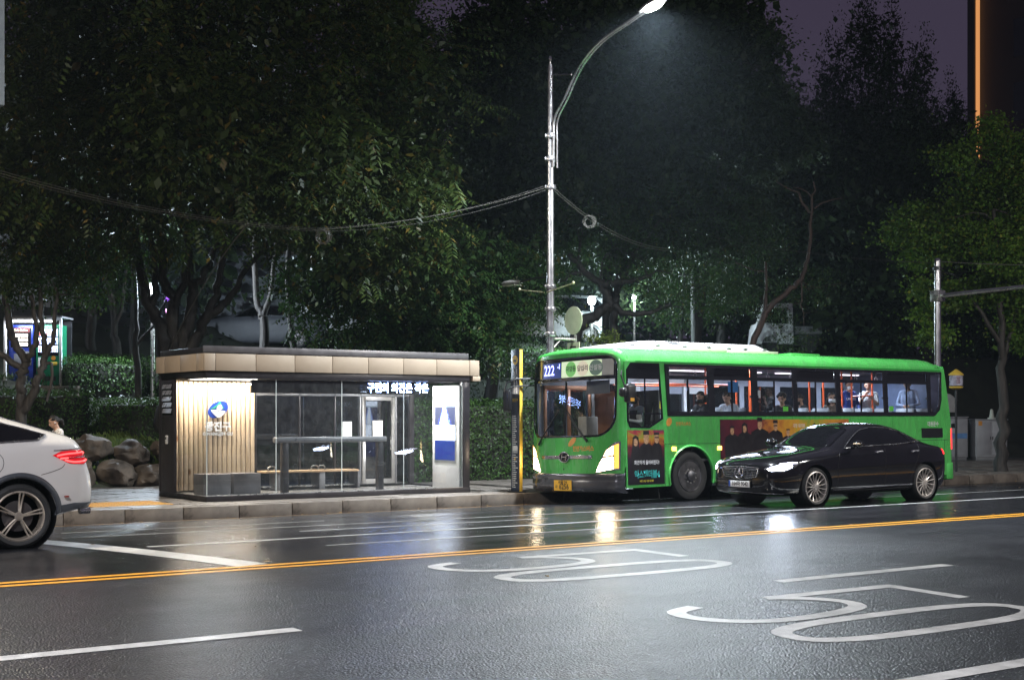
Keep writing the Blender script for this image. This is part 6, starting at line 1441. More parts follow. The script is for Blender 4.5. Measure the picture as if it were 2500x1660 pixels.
def tree(name, label, base, stems, blobs, leafgeo, lmat, bmat, group=None, limbs=2, r_limb=.045):
    t = thing(name, label, 'tree', base, 0, group); b0 = Vector(base); mb = MB(); tips = []
    for pts, r0, r1 in stems:
        P = smooth3([Vector(p)-b0 for p in pts], 4, False) if len(pts) > 2 else [Vector(p)-b0 for p in pts]; n = len(P)
        P = [p+Vector(rng.normal(size=3))*.25*(r0+(r1-r0)*i/(n-1))*(0 if i in (0,) else 1) for i, p in enumerate(P)]
        mb.tube(P, [r0+(r1-r0)*(i/(n-1))**.8 for i in range(n)], 9); tips += [(P[j], r0+(r1-r0)*(j/(n-1))**.8) for j in range(n//2, n)]
    lm = MB()
    for x, y, z, r in blobs:
        c = Vector((x, y, z))-b0; rr_ = r[0] if hasattr(r, '__len__') else r
        for q in range(limbs):
            g = c+Vector(rng.normal(size=3))*rr_*.45; p, pr = min(tips, key=lambda T: (T[0]-g).length+.25*rng.random()*rr_); r_ = min(pr*.6, r_limb)
            C = crooked(p, g, 5, .07); lm.tube(C, [r_*(1-.8*i/5) for i in range(6)], 6); tips.append((C[3], r_*.5))
            for s in range(2): lm.tube(crooked(C[3+s], C[3+s]+Vector(rng.normal(size=3))*rr_*.5, 3, .08), [r_*.32, r_*.25, r_*.16, r_*.06], 5)
    tr = mb.build('trunk', bmat, t, smooth=60, weld=False); tag(lm.build('branches', bmat, tr, smooth=60, weld=False), kind='stuff')
    V, F = leafgeo; tag(np_mesh('crown', V-np.array(base), F, lmat, t), kind='stuff')
    return t
# ------------------------------------------------------------------ big compound-leaved tree behind the shelter
T1B = [(8.84,30.53,9.48,2.5),(10.42,28.18,9.72,2.8),(12.86,27.67,9.48,2.8),(15.37,27.11,9.1,2.4),(9.38,28.92,7.17,2.4),(11.06,26.9,7.22,2.3),(13.87,26.95,7.3,2.3),(16.32,27.66,7.09,2.0),(9.5,31.28,5.9,1.6),(11.43,29.91,6.5,1.55),(13.44,28.48,6.4,1.55),(15.33,28.37,5.5,1.5),(16.99,28.41,5.3,1.5),(12.84,28.91,11.56,3),(10.17,30.81,11.92,3),(15.86,27.99,10.94,1.6)]
T1S = [([(12.6,31.5,.4),(12.58,31.52,1.6),(12.55,31.56,2.75)], 0.374, 0.302), ([(12.53,31.58,2.3),(12.45,31.62,3.2),(12.3,31.73,3.79),(12.11,31.88,4.37),(11.95,32,5.14),(11.83,32.08,6.4)], 0.216, 0.086), ([(12.2,31.8,4.2),(12.25,31.78,4.94),(12.11,31.88,6.2)], 0.108, 0.050),
       ([(12.55,31.55,2.4),(12.6,31.53,3.5),(12.6,31.53,4.31),(12.44,31.65,4.71),(12.35,31.71,5.52),(12.23,31.8,7)], 0.202, 0.072), ([(12.63,31.52,4.2),(12.82,31.38,4.94),(12.84,31.36,6.2)], 0.122, 0.050), ([(12.62,31.5,2.4),(12.86,31.35,3.79),(12.97,31.27,4.48),(12.91,31.31,4.94),(12.84,31.36,6.2)], 0.194, 0.072), ([(12.96,31.28,4.5),(13.17,31.13,4.97),(13.33,31.01,5.37),(13.6,30.2,7)], 0.115, 0.050),
       ([(12.66,31.48,2.3),(13.0,31.25,3.33),(13.24,31.08,3.85),(13.4,30.96,4.43),(13.49,30.9,5),(13.6,30,7)], 0.173, 0.065), ([(13.2,31.08,3.85),(13.57,30.85,4.22),(13.78,30.7,4.57),(13.99,30.55,5.03),(15,29.2,6.8)], 0.122, 0.050)]
T1L = merge(leaves_pinnate(T1B, 4300, 6, .66, .20, .062, spread=.30), leaves_simple(T1B, 700, 22, .35, .11, .05, shell=.1), inner(T1B, 7000, .24))
tree('street_tree', 'big many-stemmed tree with drooping feathery leaves directly behind the bus shelter', (12.6, 31.5, .3), T1S, T1B, T1L, L_PIN, B_DARK, limbs=3)
# low foliage between shelter and lamp pole
LF = [(16.18,31.44,4.82,1.2),(17.1,30.79,4.3,1.3),(18.54,30.99,4.2,1.4),(19.49,30.32,4.3,1.4),(20.82,30.59,3.95,1.3),(19.74,30.13,5.55,1.4),(19.67,31.41,3.4,1.1),(21.8,30.4,5.2,1.3)]
tree('street_tree', 'feathery-leaved tree with low hanging foliage between the shelter and the lamp pole', (18.9, 32.2, .4), [([(18.9,32.2,.3),(18.8,32.1,2),(18.6,31.8,3.4),(18.3,31.4,4.8)], .2, .08), ([(18.7,32,2.4),(19.6,31.2,3.8),(20,30.6,5)], .13, .06)], LF, merge(leaves_pinnate(LF, 2000, 6, .58, .17, .054, spread=.3), leaves_simple(LF, 260, 24, .3, .10, .05), inner(LF, 1500, .22)), L_DEC, B_DARK)
# small crooked tree at the left edge
T2B = [(8.84,31.76,4.64,.85),(9.73,31.73,4.62,.85),(10.73,31.64,4.7,.75),(9.28,32.05,5.43,1.1),(10.42,31.85,5.4,1.0),(11.62,32.23,5.3,.75)]
T2S = [([(9.09,31.6,.9),(9.06,31.6,1.86),(9.08,31.58,2.23),(9.1,31.57,2.6),(9.14,31.54,2.83),(8.99,31.65,3.16),(8.85,31.74,3.53),(8.78,31.8,4.3)], .13, .07), ([(9.1,31.57,2.55),(8.91,31.7,2.79),(8.4,32,3.1)], .09, .06), ([(9.12,31.55,2.75),(9.29,31.43,3.05),(9.34,31.4,3.35),(9.25,31.46,4.3)], .085, .045), ([(9.10,31.56,1.7),(9.29,31.43,2.14),(9.41,31.35,2.51),(9.49,31.29,2.88),(9.51,31.28,3.25),(9.44,31.32,3.62),(9.41,31.35,4.4)], .11, .05), ([(9.5,31.28,2.9),(9.63,31.19,3.2),(9.67,31.16,3.62),(9.72,31.13,4.3)], .07, .04), ([(9.45,31.3,2.7),(9.62,31.2,2.75),(9.63,31.2,2.4),(9.55,31.3,1.9)], .04, .03)]
tree('crooked_tree', 'small crooked many-stemmed tree in front of the vending machines', (9.09, 31.6, .8), T2S, T2B, leaves_simple(T2B, 420, 22, .22, .10, .05), L_DEC, B_GREY, limbs=2, r_limb=.03)
# slender trunks standing in the planting behind
SL = [('slender forked tree with its edges catching the light behind the shelter roof', [([(16.43,34.95,.9),(16.51,34.89,3.8),(16.48,34.91,4.39),(16.35,35,4.79),(16.3,35,6.5)], .16, .07), ([(16.48,34.91,4.3),(16.65,34.79,4.85),(16.8,34.7,6.4)], .10, .05)], (16.5,34.8,7.8)),
      ('thin leaning trunk left of the big tree behind the clipped hedge', [([(13.98,39.14,2.4),(13.93,39.18,3.61),(13.85,39.24,4.26),(13.6,39.4,6.6)], .15, .08), ([(13.88,39.2,4.0),(14.05,39.1,4.7),(14.2,39,6)], .07, .04)], (13.7,39.3,7.6)),
      ('straight thin trunk close to the left of the big shelter tree', [([(12.99,34.94,1.4),(12.97,34.95,3.2),(12.94,34.97,4.06),(12.9,35,6.5)], .10, .06), ([(12.95,34.96,3.4),(13.3,34.7,3.9),(13.6,34.5,4.6)], .045, .03)], (12.9,35,7.2)),
      ('thin grey trunk right of the forked tree above the shelter roof', [([(16.75,33.5,.9),(16.71,33.52,3.42),(16.63,33.58,4.06),(16.6,33.6,6.4)], .11, .07)], (16.7,33.4,7.4)),
      ('pale straight trunk standing right of the vending machines', [([(13.99,41.59,2.4),(13.99,41.59,3.97),(14,41.58,8)], .20, .12)], (14,41.6,8.8)),
      ('dim straight trunk between the two hedges at the left', [([(14.66,39.89,2.4),(14.68,39.87,3.91),(14.7,39.8,7.4)], .12, .08)], (14.7,39.8,8.2))]
for lab, stems, c in SL:
    bl = [(c[0], c[1], c[2], 1.5), (c[0]-.8, c[1]+.4, c[2]+.9, 1.3), (c[0]+.9, c[1]-.3, c[2]+.6, 1.3)]
    tree('slender_tree', lab, stems[0][0][0], stems, bl, leaves_simple(bl, 260, 24, .3, .11, .055), L_DRK, B_GREY, 'slender trunks behind the shelter')
# spreading trees behind the bus
MB_ = [(24.45,32.92,6.2,1.2),(25.58,30.89,6.2,1.3),(27.3,29.67,5.7,1.2),(26.73,30.08,5.1,.8),(27.97,29.19,5.2,.9),(24.9,31.6,7.3,1.5),(27.2,30.6,7.2,1.6)]
MS_ = [([(24.73,31.5,.6),(24.68,31.53,3.8),(24.87,31.39,4.28),(25.11,31.23,4.46),(25.31,31.08,4.69),(25.46,30.98,4.75),(25.42,31.01,4.98),(25.34,31.06,5.27),(25.2,31.17,5.48),(24.87,31.39,5.7),(24.5,31.6,6.2)], .19, .09), ([(24.87,31.39,5.72),(24.54,31.63,5.59),(24.32,31.79,5.45),(24.1,31.95,5.5)], .09, .04), ([(25.34,31.06,5.35),(25.64,30.85,5.41),(25.93,30.64,5.45),(26.4,30.2,5.6)], .12, .05), ([(26.17,31.7,.6),(26.2,31.68,4.44),(26.25,31.64,4.81),(26.28,31.62,5.18),(26.43,31.52,5.64),(26.8,31.25,6.6)], .15, .07), ([(25.5,30.95,4.8),(25.86,30.7,4.51),(26.4,30.3,4.55),(26.9,30,4.8)], .10, .05)]
tree('spreading_tree', 'old spreading tree with crooked black limbs around the park lamp', (24.73, 31.5, .4), MS_, MB_, leaves_simple(MB_, 430, 28, .24, .09, .045), L_DEC, B_DARK, limbs=3)
LT = [(27.2,39.0,5.6,1.3),(25.9,39.6,6.8,1.4),(28.6,38.4,7.0,1.4),(26.2,38.6,4.6,1.0)]
tree('bushy_tree', 'bushy tree lit teal green by the park lamp just behind it in the lot', (27, 39.2, zt(27, 39.2)-.1), [([(27,39.2,3.6),(27,39.1,5),(27.2,39,7)], .12, .05)], LT, leaves_simple(LT, 420, 26, .26, .10, .05), L_DEC, B_DARK)
LT = [(34.6,38.2,5.6,1.2),(35.8,37.6,6.4,1.3),(33.6,38.6,6.8,1.1)]
tree('bushy_tree', 'bushy tree with bright green back-lit leaves beyond the bent trunk', (34.7, 38.2, zt(34.7, 38.2)-.1), [([(34.7,38.2,3.9),(34.7,38.1,5),(34.8,38,7)], .12, .05)], LT, leaves_simple(LT, 360, 26, .26, .10, .05), L_DEC, B_DARK)
RB = [(29.0,28.9,5.2,.9),(30.5,29.2,5.0,1.0),(29.9,27.9,3.7,.6),(31.2,28.6,5.4,.9),(28.2,29.4,5.0,.9),(30.0,29.4,6.6,1.0),(29.2,29.6,7.6,.9)]
tree('bent_tree', 'sparse tree with a bent reddish trunk and bare upper branches', (28.7, 28.7, 0), [([(28.7,28.7,0),(28.75,28.65,2.6),(28.81,28.6,3.56),(29.11,28.38,4.5),(29.54,28.08,5.06),(29.85,27.86,5.36),(30,27.75,5.7),(30.12,27.66,6.19),(30.18,27.62,7.31),(30.21,27.6,7.87),(30.27,27.55,8.06),(30.23,27.59,8.3)], .13, .02), ([(30.17,27.63,7.4),(29.94,27.79,7.76),(29.88,27.84,7.98),(29.6,28.03,8.1),(29.36,28.21,8.32)], .05, .015), ([(30.25,27.56,7.53),(30.52,27.38,7.72),(30.92,27.1,7.83)], .035, .012), ([(29.11,28.38,4.4),(29.15,28.38,5.25),(29.11,28.38,6)], .08, .03), ([(30.2,27.6,7.85),(30,27.75,8.06),(29.75,27.92,8.13)], .03, .01)], RB, leaves_simple(RB, 420, 22, .2, .08, .04), L_DEC, B_RED, limbs=1, r_limb=.03)
SB = [(23.48,28.7,3.55,.42),(23.3,28.6,3.2,.4)]
tree('young_tree', 'young bright leafy sapling just above the front of the bus roof', (23.4, 28.7, 0), [([(23.4,28.7,-.1),(23.42,28.7,2),(23.46,28.7,3.5)], .04, .015)], SB, leaves_simple(SB, 60, 14, .14, .11, .06), leaf_mat('leaf_bright', (.07, .12, .02), (.16, .20, .04)), B_GREY, limbs=2, r_limb=.012)
# tall dark trees behind
MID = [('tall dark tree rising straight behind the lamp pole', (23.8,34.6), [(24.14,34.37,12.63,2.2),(24.84,33.87,10.03,2.6),(23.57,33.55,7.06,2.0),(24.2,34.6,15.2,1.5),(25.23,32.8,8,2.2)], 1),
       ('tall dark tree whose crown stands under the glowing lamp head', (27.6,33.8), [(26.98,33.58,12.51,3.1),(28.53,32.9,10.23,2.8),(27.86,32.4,7.6,2.4),(28.14,33.98,15.48,2.6),(27.2,34,17.5,1.8)], 1),
       ('tall dark tree with ragged crown edge against the sky right of the lamp', (31,33.4), [(29.8,33,13.39,2.4),(31.09,31.89,12.12,2.4),(33.0,32.79,10.84,2.2),(30.38,31.9,7.8,2.3),(30.87,32.03,14.6,1.8),(32.6,32.07,13.7,.8),(33.6,32.3,11.6,.9),(34.2,31.9,10.6,1.0),(30.4,33,16.6,1.6)], 1),
       ('dark tree filling the gap between the left canopy and the lamp pole', (21.5,35), [(20.2,34.6,8.8,2.3),(21.6,34.4,6.4,2.1),(21.4,34.8,11.2,1.6),(20,34,12.4,1.1)], 1)]
for lab, (x, y), bl, k in MID:
    b = (x, y, zt(x, y)-.1); tree('park_tree', lab, b, [([b, (x+.1, y, 4), (bl[0][0], bl[0][1], bl[0][2]-.5)], .28, .10), ([(x+.1, y, 4), bl[1][:3]], .14, .06)], bl, merge(leaves_simple(bl, 1300, 24, .34, .13, .07, shell=.45), inner(bl, 4200, .34)), L_DRK, B_DARK, 'tall dark park trees')
BK = [(12.2,56.5,15,0),(16.5,52.5,16,1),(21.5,50.5,15.5,2),(26.5,48,14.5,3),(31.5,46.5,14,4),(36.5,44.5,14,5),(41,42.5,13.5,6),(45.5,42.6,11.5,7),(50.5,39.5,11,8),(55,37,11,9),(60,34,10.5,10),(6,60,16,11)]
WL = ['dim wood tree far behind the pale trunk beside the vending machines', 'dim wood tree far behind the left end of the shelter roof', 'dim wood tree far behind the middle of the big left canopy', 'dim wood tree far behind the right end of the shelter roof', 'dim wood tree far behind the bus stop totem', 'dim wood tree far behind the lamp pole and round sign', 'dim wood tree far behind the front half of the bus roof unit', 'dim wood tree far behind the bent reddish trunk', 'dim wood tree far behind the middle of the bus roof, right of the bent trunk', 'dim wood tree far behind the rear of the bus roof', 'dim wood tree far behind the ginkgo crown near the tower', 'dim wood tree far behind the vending machines at the left edge']
for x, y, top, k in BK:
    zb = zt(x, y); bl = [(x+rng.normal()*1.2, y+rng.normal()*1.2, z, r) for z, r in ((zb+3.2, 2.8), (zb+5.6, 3.2), (zb+8, 3.0), (top-1.5, 2.3))]; bl += [(x+d, y+rng.normal(), zb+4.2+rng.random()*3, 2.4) for d in (-2.2, 2.2)]
    tree('woodland_tree', WL[k], (x, y, zb-.1), [([(x, y, zb-.1), (x, y, zb+4), (x, y, top-2)], .25, .08)], bl, merge(leaves_simple(bl, 1100, 20, .5, .18, .10, shell=.45), inner(bl, 3600, .5)), L_DRK, B_DARK, 'dark wood behind the park', limbs=1)
fw = [(x, 50+6*math.sin(x*.7)-.12*x, z, 3.2) for x in range(8, 72, 4) for z in (6.5, 9.5)]
fw += [(x, .83*x+d, z, 3.0) for x in (44, 47, 50, 53, 56, 59, 62) for z, d in ((6, 1), (9, 2.5))]
V, F = merge(leaves_simple(fw, 3600, 14, .5, .24, .14, shell=.5), inner(fw, 9000, .6)); tag(np_mesh('far_wood', V, F, L_DRK), 'mass of dark foliage closing off the far side of the park', 'wood', kind='stuff')
# upright poplars against the sky on the right
PO = [(45.84,41.03,15.2,.5,2.4),(46.38,40.64,16.2,.45,2.6),(46.99,40.21,17.4,.42,2.6),(47.3,40.0,17.3,.42,2.6),(48.06,39.44,17.0,.40,2.8),(47.78,39.65,15.8,.5,2.6),(49.14,38.68,15.9,.45,2.4),(48.7,39,14.6,.6,2.4)]
bl = [(x, y, z, (r, r, rz)) for x, y, z, r, rz in PO]+[(45.7,41.1,13.2,(1.0,1.0,2.4)),(49.1,38.7,13.2,(1.0,1.0,2.2)),(46.7,40.41,13.4,(1.3,1.3,2.6)),(47.71,39.7,13,(1.5,1.5,3)),(48.6,39.1,12.6,(1.1,1.1,2.4)),(47.3,40,9.5,(2.1,2.1,3))]
tree('poplar', 'broad group of upright spiky poplar tops dark against the night sky', (47.3, 40, zt(47.3, 40)-.1), [([(47.3,40,3.8),(47.3,40,8),(47.2,40,15)], .3, .08)]+[([(47.3,40,8+i*.3), (x, y, z-.8)], .10, .03) for i, (x, y, z, r, rz) in enumerate(PO)], bl, merge(leaves_simple(bl, 2600, 16, .15, .13, .06, droop=-.9, shell=.2, flat=1.5), inner(bl, 2600, .3)), L_CON, B_DARK, limbs=1)
bl = [(51.97,39.12,14.6,(.4,.4,2.2)),(51.6,39.3,13.8,(.5,.5,2)),(52.4,38.9,13.6,(.45,.45,1.8)),(51.9,39.1,11.4,(1.2,1.2,2.2)),(51.5,39.2,8.6,(1.8,1.8,2.4))]
tree('poplar', 'smaller spiky poplar top between the tall group and the lit tower', (51.9, 39.1, zt(51.9, 39.1)-.1), [([(51.9,39.1,4),(51.9,39.1,13)], .2, .05)], bl, merge(leaves_simple(bl, 1000, 16, .15, .13, .06, droop=-.9, shell=.2, flat=1.5), inner(bl, 1200, .3)), L_CON, B_DARK, limbs=1)
# ginkgo on the kerb at the right
GB = [(34.74, 26.74, 7.37, 0.76), (35.74, 26.03, 8.23, 0.79), (36.65, 25.38, 8.73, 0.79), (34.1, 26.54, 6.38, 0.66), (34.83, 25.36, 6.68, 0.79), (35.9, 24.6, 7.04, 0.86), (34.14, 25.84, 5.13, 0.56), (35.22, 25.08, 5.24, 0.73), (36.1, 24.46, 4.72, 0.66), (33.45, 26.34, 5.36, 0.36), (33.55, 26.26, 4.52, 0.3), (34.67, 24.14, 5.96, 0.73), (37.2, 25.37, 7.4, 0.86), (37.52, 25.8, 5.9, 0.86), (35.2, 25.3, 9.9, 0.55), (34.3, 25.9, 9.2, 0.5), (36.6, 25.4, 9.5, 0.6), (33.6, 26.7, 7.4, 0.5), (33.0, 26.7, 6.9, 0.4), (36.2, 24.3, 8.3, 0.7), (35.6, 24.6, 4.0, 0.5), (34.0, 26.2, 3.9, 0.4), (36.6, 25, 3.8, 0.5)]
tree('ginkgo_tree', 'ginkgo street tree with yellow-green crown on the pavement at the right', (34.9, 24.65, ZS), [([(34.9,24.65,ZS-.02),(34.92,24.65,1.2),(34.88,24.65,2.6),(34.94,24.63,3.9),(34.9,24.7,5.6),(35.0,25,7.6)], .21, .05), ([(34.9,24.65,3.2),(35.3,24.6,4.0),(36,24.8,5.4)], .10, .05), ([(34.92,24.65,3.6),(34.5,25,4.5),(34.2,25.5,5.4)], .08, .04)], GB, merge(leaves_simple(GB, 760, 60, .24, .10, .10, droop=.5, shell=.3, flat=.32), leaves_simple(GB, 300, 14, .5, .09, .09, shell=.7), inner(GB, 800, .2)), L_GIN, B_GIN, limbs=3, r_limb=.035)
# ------------------------------------------------------------------ hedges
M_TWIG = pm('hedge_twigs', (.014, .016, .009), .95)
def hedge(label, x0, x1, y0, y1, z0, z1, dens_=420, group='clipped hedges of the park', rz=0, mat=None):
    t = thing('hedge', label, 'hedge', ((x0+x1)/2, (y0+y1)/2, z0), rz, group); w, d, h = (x1-x0)/2, (y1-y0)/2, z1-z0
    MB().box(-w+.10, w-.10, -d+.10, d-.10, -.2, h-.10).build('inner_twigs', M_TWIG, t, bevel=.08, seg=2)
    A = [(2*w*h, 0), (2*w*h, 1), (2*d*h, 2), (2*d*h, 3), (4*w*d, 4)]; Ps, Ns = [], []
    for a, k in A:
        n = int(a*dens_); u, v = rng.uniform(-1, 1, n), rng.uniform(0, 1, n); j = rng.normal(size=n)*.035+.03*np.sin(u*w*5)*np.cos(v*h*7)
        if k == 0: P = np.stack([u*w, -d+j, v*h], 1); N = (0, -1, .2)
        elif k == 1: P = np.stack([u*w, d-j, v*h], 1); N = (0, 1, .2)
        elif k == 2: P = np.stack([-w+j, u*d, v*h], 1); N = (-1, 0, .2)
        elif k == 3: P = np.stack([w-j, u*d, v*h], 1); N = (1, 0, .2)
        else: P = np.stack([u*w, rng.uniform(-d, d, n), h-j*1.4], 1); N = (0, 0, 1)
        Ps.append(P); Ns.append(np.tile(N, (n, 1)))
    P = np.concatenate(Ps); N = np.concatenate(Ns)+unit(len(P))*.7; N /= np.linalg.norm(N, axis=1)[:, None]; D = unit(len(P)); D[:, 2] += .5; D -= N*(D*N).sum(1)[:, None]; D /= np.linalg.norm(D, axis=1)[:, None]; sc = rng.uniform(.6, 1.2, len(P))
    V, F = diamonds(P, D, N, .075*sc, .04*sc); tag(np_mesh('foliage', V, F, mat or L_HDG, t), kind='stuff'); return t
hedge('long low clipped hedge beside the green vending machine', 12.1, 20, 38.5, 39.4, 2.4, 3.25); hedge('rounded clipped hedge block right in front of the green vending machine', 11.6, 13.6, 36.1, 37.4, 2.2, 3.05, 520); hedge('clipped hedge block behind the left end of the shelter', 13.7, 15.6, 35.4, 36.6, 1.9, 2.9)
hedge('dark hedge running along the lower terrace under the crooked tree', 4, 11.4, 33.5, 34.6, 1.1, 2.15); hedge('dark hedge on the lower terrace left of the shelter', 11.5, 16, 32.9, 34.0, 1.0, 1.95); hedge('tall hedge on the pavement between shelter and bus stop totem', 17.4, 22.5, 28.6, 29.7, ZS, 1.92, 480); hedge('low hedge under the ivy beside the shelter', 16.4, 21, 31.2, 32, .3, 1.35)
hedge('hedge along the edge of the upper car park behind the bus', 23, 40, 36.5, 37.3, 2.9, 3.75, 260)
# trailing ground cover over the rocks
n = 16000; x = rng.uniform(3.5, 18, n); y = rng.uniform(31.0, 33.0, n); z = np.array([zt(a, b) for a, b in zip(x, y)])+.12+.10*np.sin(x*2.3)+rng.random(n)*.25; P = np.stack([x, y-.1*rng.random(n), z], 1)
D = unit(n)*.35+np.array((0, -.5, -.85)); D /= np.linalg.norm(D, axis=1)[:, None]; N = np.tile((0, -1., .45), (n, 1))+unit(n)*.35; N -= D*(N*D).sum(1)[:, None]; N /= np.linalg.norm(N, axis=1)[:, None]
V, F = diamonds(P, D, N, rng.uniform(.10, .28, n), rng.uniform(.025, .05, n)); tag(np_mesh('ground_cover', V, F, L_IVY), 'trailing green ground cover hanging over the boulder edging', 'ground cover', kind='stuff')
n = 14000; x = rng.uniform(3, 30, n); y = rng.uniform(32.3, 39, n); z = np.array([zt(a, b) for a, b in zip(x, y)]); P = np.stack([x, y, z], 1); D = unit(n)*.6+np.array((0, 0, .8)); D /= np.linalg.norm(D, axis=1)[:, None]; N = unit(n); N -= D*(N*D).sum(1)[:, None]; N /= np.linalg.norm(N, axis=1)[:, None]
V, F = diamonds(P, D, N, rng.uniform(.12, .3, n), rng.uniform(.03, .06, n)); tag(np_mesh('undergrowth', V, F, L_DRK), 'dark undergrowth of leafy shrubs covering the park terraces', 'undergrowth', kind='stuff')
# boulders edging the planting
M_ROCK = stone_mat('boulder_rock', (.12, .09, .066), 3.6, .6, .6, .95)
RK = [(9.2,31.1,.0,.50,.42,.42),(10.15,31.05,.0,.42,.4,.50),(11.0,30.95,.0,.42,.40,.36),(11.75,30.95,-.02,.50,.42,.30),(10.55,31.35,.62,.46,.42,.34),(11.45,31.3,.50,.52,.42,.32),(9.6,31.45,.62,.42,.4,.3),(12.5,30.9,0,.45,.4,.38),(8.2,31.1,0,.5,.4,.42),(7.2,31.1,0,.45,.4,.4),(12.35,31.25,.55,.4,.4,.3),(8.7,31.5,.6,.4,.4,.3)]
RL = ['large grey-brown boulder half hidden by the SUV tail', 'tall rounded boulder in the lower row of the edging', 'squat boulder right of the tall rounded one', 'flat pale boulder at the foot of the edging near the shelter', 'rounded boulder resting on the lower row, left', 'angular brown boulder in the upper row next to the shelter', 'upper boulder above the SUV tail', 'boulder hard against the shelter side', 'boulder behind the white SUV', 'boulder farther left behind the white SUV', 'upper boulder touching the shelter corner', 'upper boulder behind the white SUV roof']
for (x, y, z, a, b, c), lab in zip(RK, RL):
    bm = bmesh.new(); bmesh.ops.create_icosphere(bm, subdivisions=4, radius=1); k = rng.random(3)*20
    from mathutils import noise
    cuts = [(Vector(unit(1)[0]), rng.uniform(.66, .9)) for _ in range(11)]
    for v in bm.verts:
        for cn_, ct_ in cuts:
            q_ = v.co.dot(cn_)-ct_
            if q_ > 0: v.co = v.co-cn_*q_*.92
        d = 1+.20*noise.noise(Vector(v.co*1.2)+Vector(k))+.16*noise.noise(Vector(v.co*2.6)+Vector(k))+.05*noise.noise(Vector(v.co*7)+Vector(k)); p = v.co*d; v.co = (max(-.96, min(.96, p.x))*a*1.1, max(-.9, min(.9, p.y))*b*1.1, max(-.8, min(.95, p.z))*c*1.0)
    me = bpy.data.meshes.new('boulder'); bm.to_mesh(me); bm.free(); me.materials.append(M_ROCK); me.shade_smooth(); me.set_sharp_from_angle(angle=R(28)); o = link('boulder', me, None, 0, (x, y, z+c*.7)); o.rotation_euler = (rng.normal()*.15, rng.normal()*.15, rng.random()*6); tag(o, lab, 'boulder', 'boulders edging the planting')
# ================================================================== park behind: vending machines, lamps, parked vehicles, tower
vs_ = thing('vending_shelter', 'white framed shelter standing around the two vending machines', 'shelter', (11.2, 37.45, 2.36), R(-35.4))
for x in (-.72, .74): bx('frame_post', M_WHITE, vs_, x-.03, x+.03, -.48, -.40, .0, 1.78)
bx('frame_top', M_WHITE, vs_, -.75, .77, -.48, -.40, 1.72, 1.79); bx('back_wall', M_DARK, vs_, -.72, .74, .45, .5, 0, 1.75); bx('roof', M_GREY, vs_, -.75, .77, -.45, .5, 1.79, 1.84); bx('slab', M_KERB, vs_, -1.3, 1.3, -.8, .6, -.5, .0)
MB().box(-.6, .6, -.40, -.36, 1.68, 1.71).build('added_tube', em('added_tube_emission', (.85, .92, 1.0), 8), vs_)  # made-up glowing tube, added to brighten the machines
area_light('kiosk_fill_light', (0, -.62, 1.66), 1.1, 26, (.85, .92, 1.0), vs_, (R(35), 0, 0), 'RECTANGLE', .1)  # added fill light aimed at the cabinet fronts
rw = MB()
rw.box(9, 30, 44.2, 44.5, 2, 7.2); rwo = rw.build('backdrop_wall', pm('backdrop_grey', (.30, .32, .35), .7, var=.3, vs=.9, bump=.3, bs=12), None, bevel=.02); tag(rwo, 'tall grey wall added as a pale backdrop behind the big tree', 'wall')  # wall added and raised to stand in for hazy background light
for k in range(15): bx('coping', M_KERB, rwo, 9+k*1.4, 10.38+k*1.4, 44.15, 44.55, 7.2, 7.3)
def vending(xo, label, col, green):
    w = .64; M_ = Matrix.Translation((11.2, 37.45, 2.36)) @ Matrix.Rotation(R(-35.4), 4, 'Z') @ Matrix.Translation((xo, -.30, 0))
    t = thing('vending_machine', label, 'vending machine', M_.translation, R(-35.4), 'vending machines in the park'); m_ = pm('vending_green' if green else 'vending_blue', col, .35)
    bx('cabinet', m_, t, -w/2, w/2, 0, .55, .03, 1.62, bevel=.015); dsp = bx('display_recess', M_BLACKG, t, -w/2+.05, w/2-.05, -.006, -.001, .80 if green else 1.02, 1.53, bevel=0)
    rows = ((1.32, 1.50), (1.10, 1.28), (.90, 1.06)) if green else ((1.30, 1.38), (1.18, 1.26), (1.06, 1.14))
    for z0, z1 in rows:
        if green:
            MB().box(-w/2+.065, w/2-.065, -.010, -.007, z0, z1).build('lit_shelf', em('vending_lit', (.55, .66, 1.0), 6), dsp)
            for k in range(8): MB().lathe([(.0, z0+.002), (.019, z0+.002), (.019, z0+.09), (.012, z0+.105), (0, z0+.105)], (-w/2+.10+k*.063, -.025, 0), n=10).build('drink_can', pm('can%d' % (k % 3), ((.25, .05, .04), (.04, .06, .25), (.3, .2, .05))[k % 3], .3), dsp)
        else:
            for k in range(4): MB().box(-.20+k*.10, -.115+k*.10, -.010, -.007, z0, z1).build('cup_button', em('vending_warm', (1.0, .84, .70), 3), dsp)
    if green:
        bx('poster', M_WHITE, t, -w/2+.06, -w/2+.22, -.006, -.001, .42, .76, bevel=0); bx('coin_panel', M_YEL, t, .08, .24, -.012, -.001, .55, .64, bevel=.003); MB().lathe([(0, -.012), (.06, -.012), (.06, 0)], (.14, -.001, .74), 'y', 18).build('sticker', M_ORG, t)
        bx('dispense_slot', M_BLACK, t, -.15, .2, -.008, -.001, .14, .26, bevel=0)
    else:
        hd_ = bx('header', pm('vending_header', (.10, .02, .02), .4), t, -.24, .24, -.008, -.001, 1.42, 1.54, bevel=0); text('lettering', 'Cafe Coffee', .085, em('vending_letters', (1.0, .78, .50), 2.5), hd_, lambda u, v, w_: (u, -.0095, 1.475+v), bold=.002, sx=.85)
        bx('coin_panel', M_GREY, t, .1, .28, -.012, -.001, .55, .92, bevel=.004); bx('cup_door', pm('cup_door', (.18, .19, .22), .3), t, -.18, .04, -.012, -.001, .50, .86, bevel=.006)
        MB().tube([(.05+.09*math.cos(a), -.004, .20+.05*math.sin(a)+.03*math.cos(a)) for a in [2*math.pi*k/20 for k in range(20)]], .006, 5, closed=True).build('cup_drawing', M_WHITE, t)
    return t
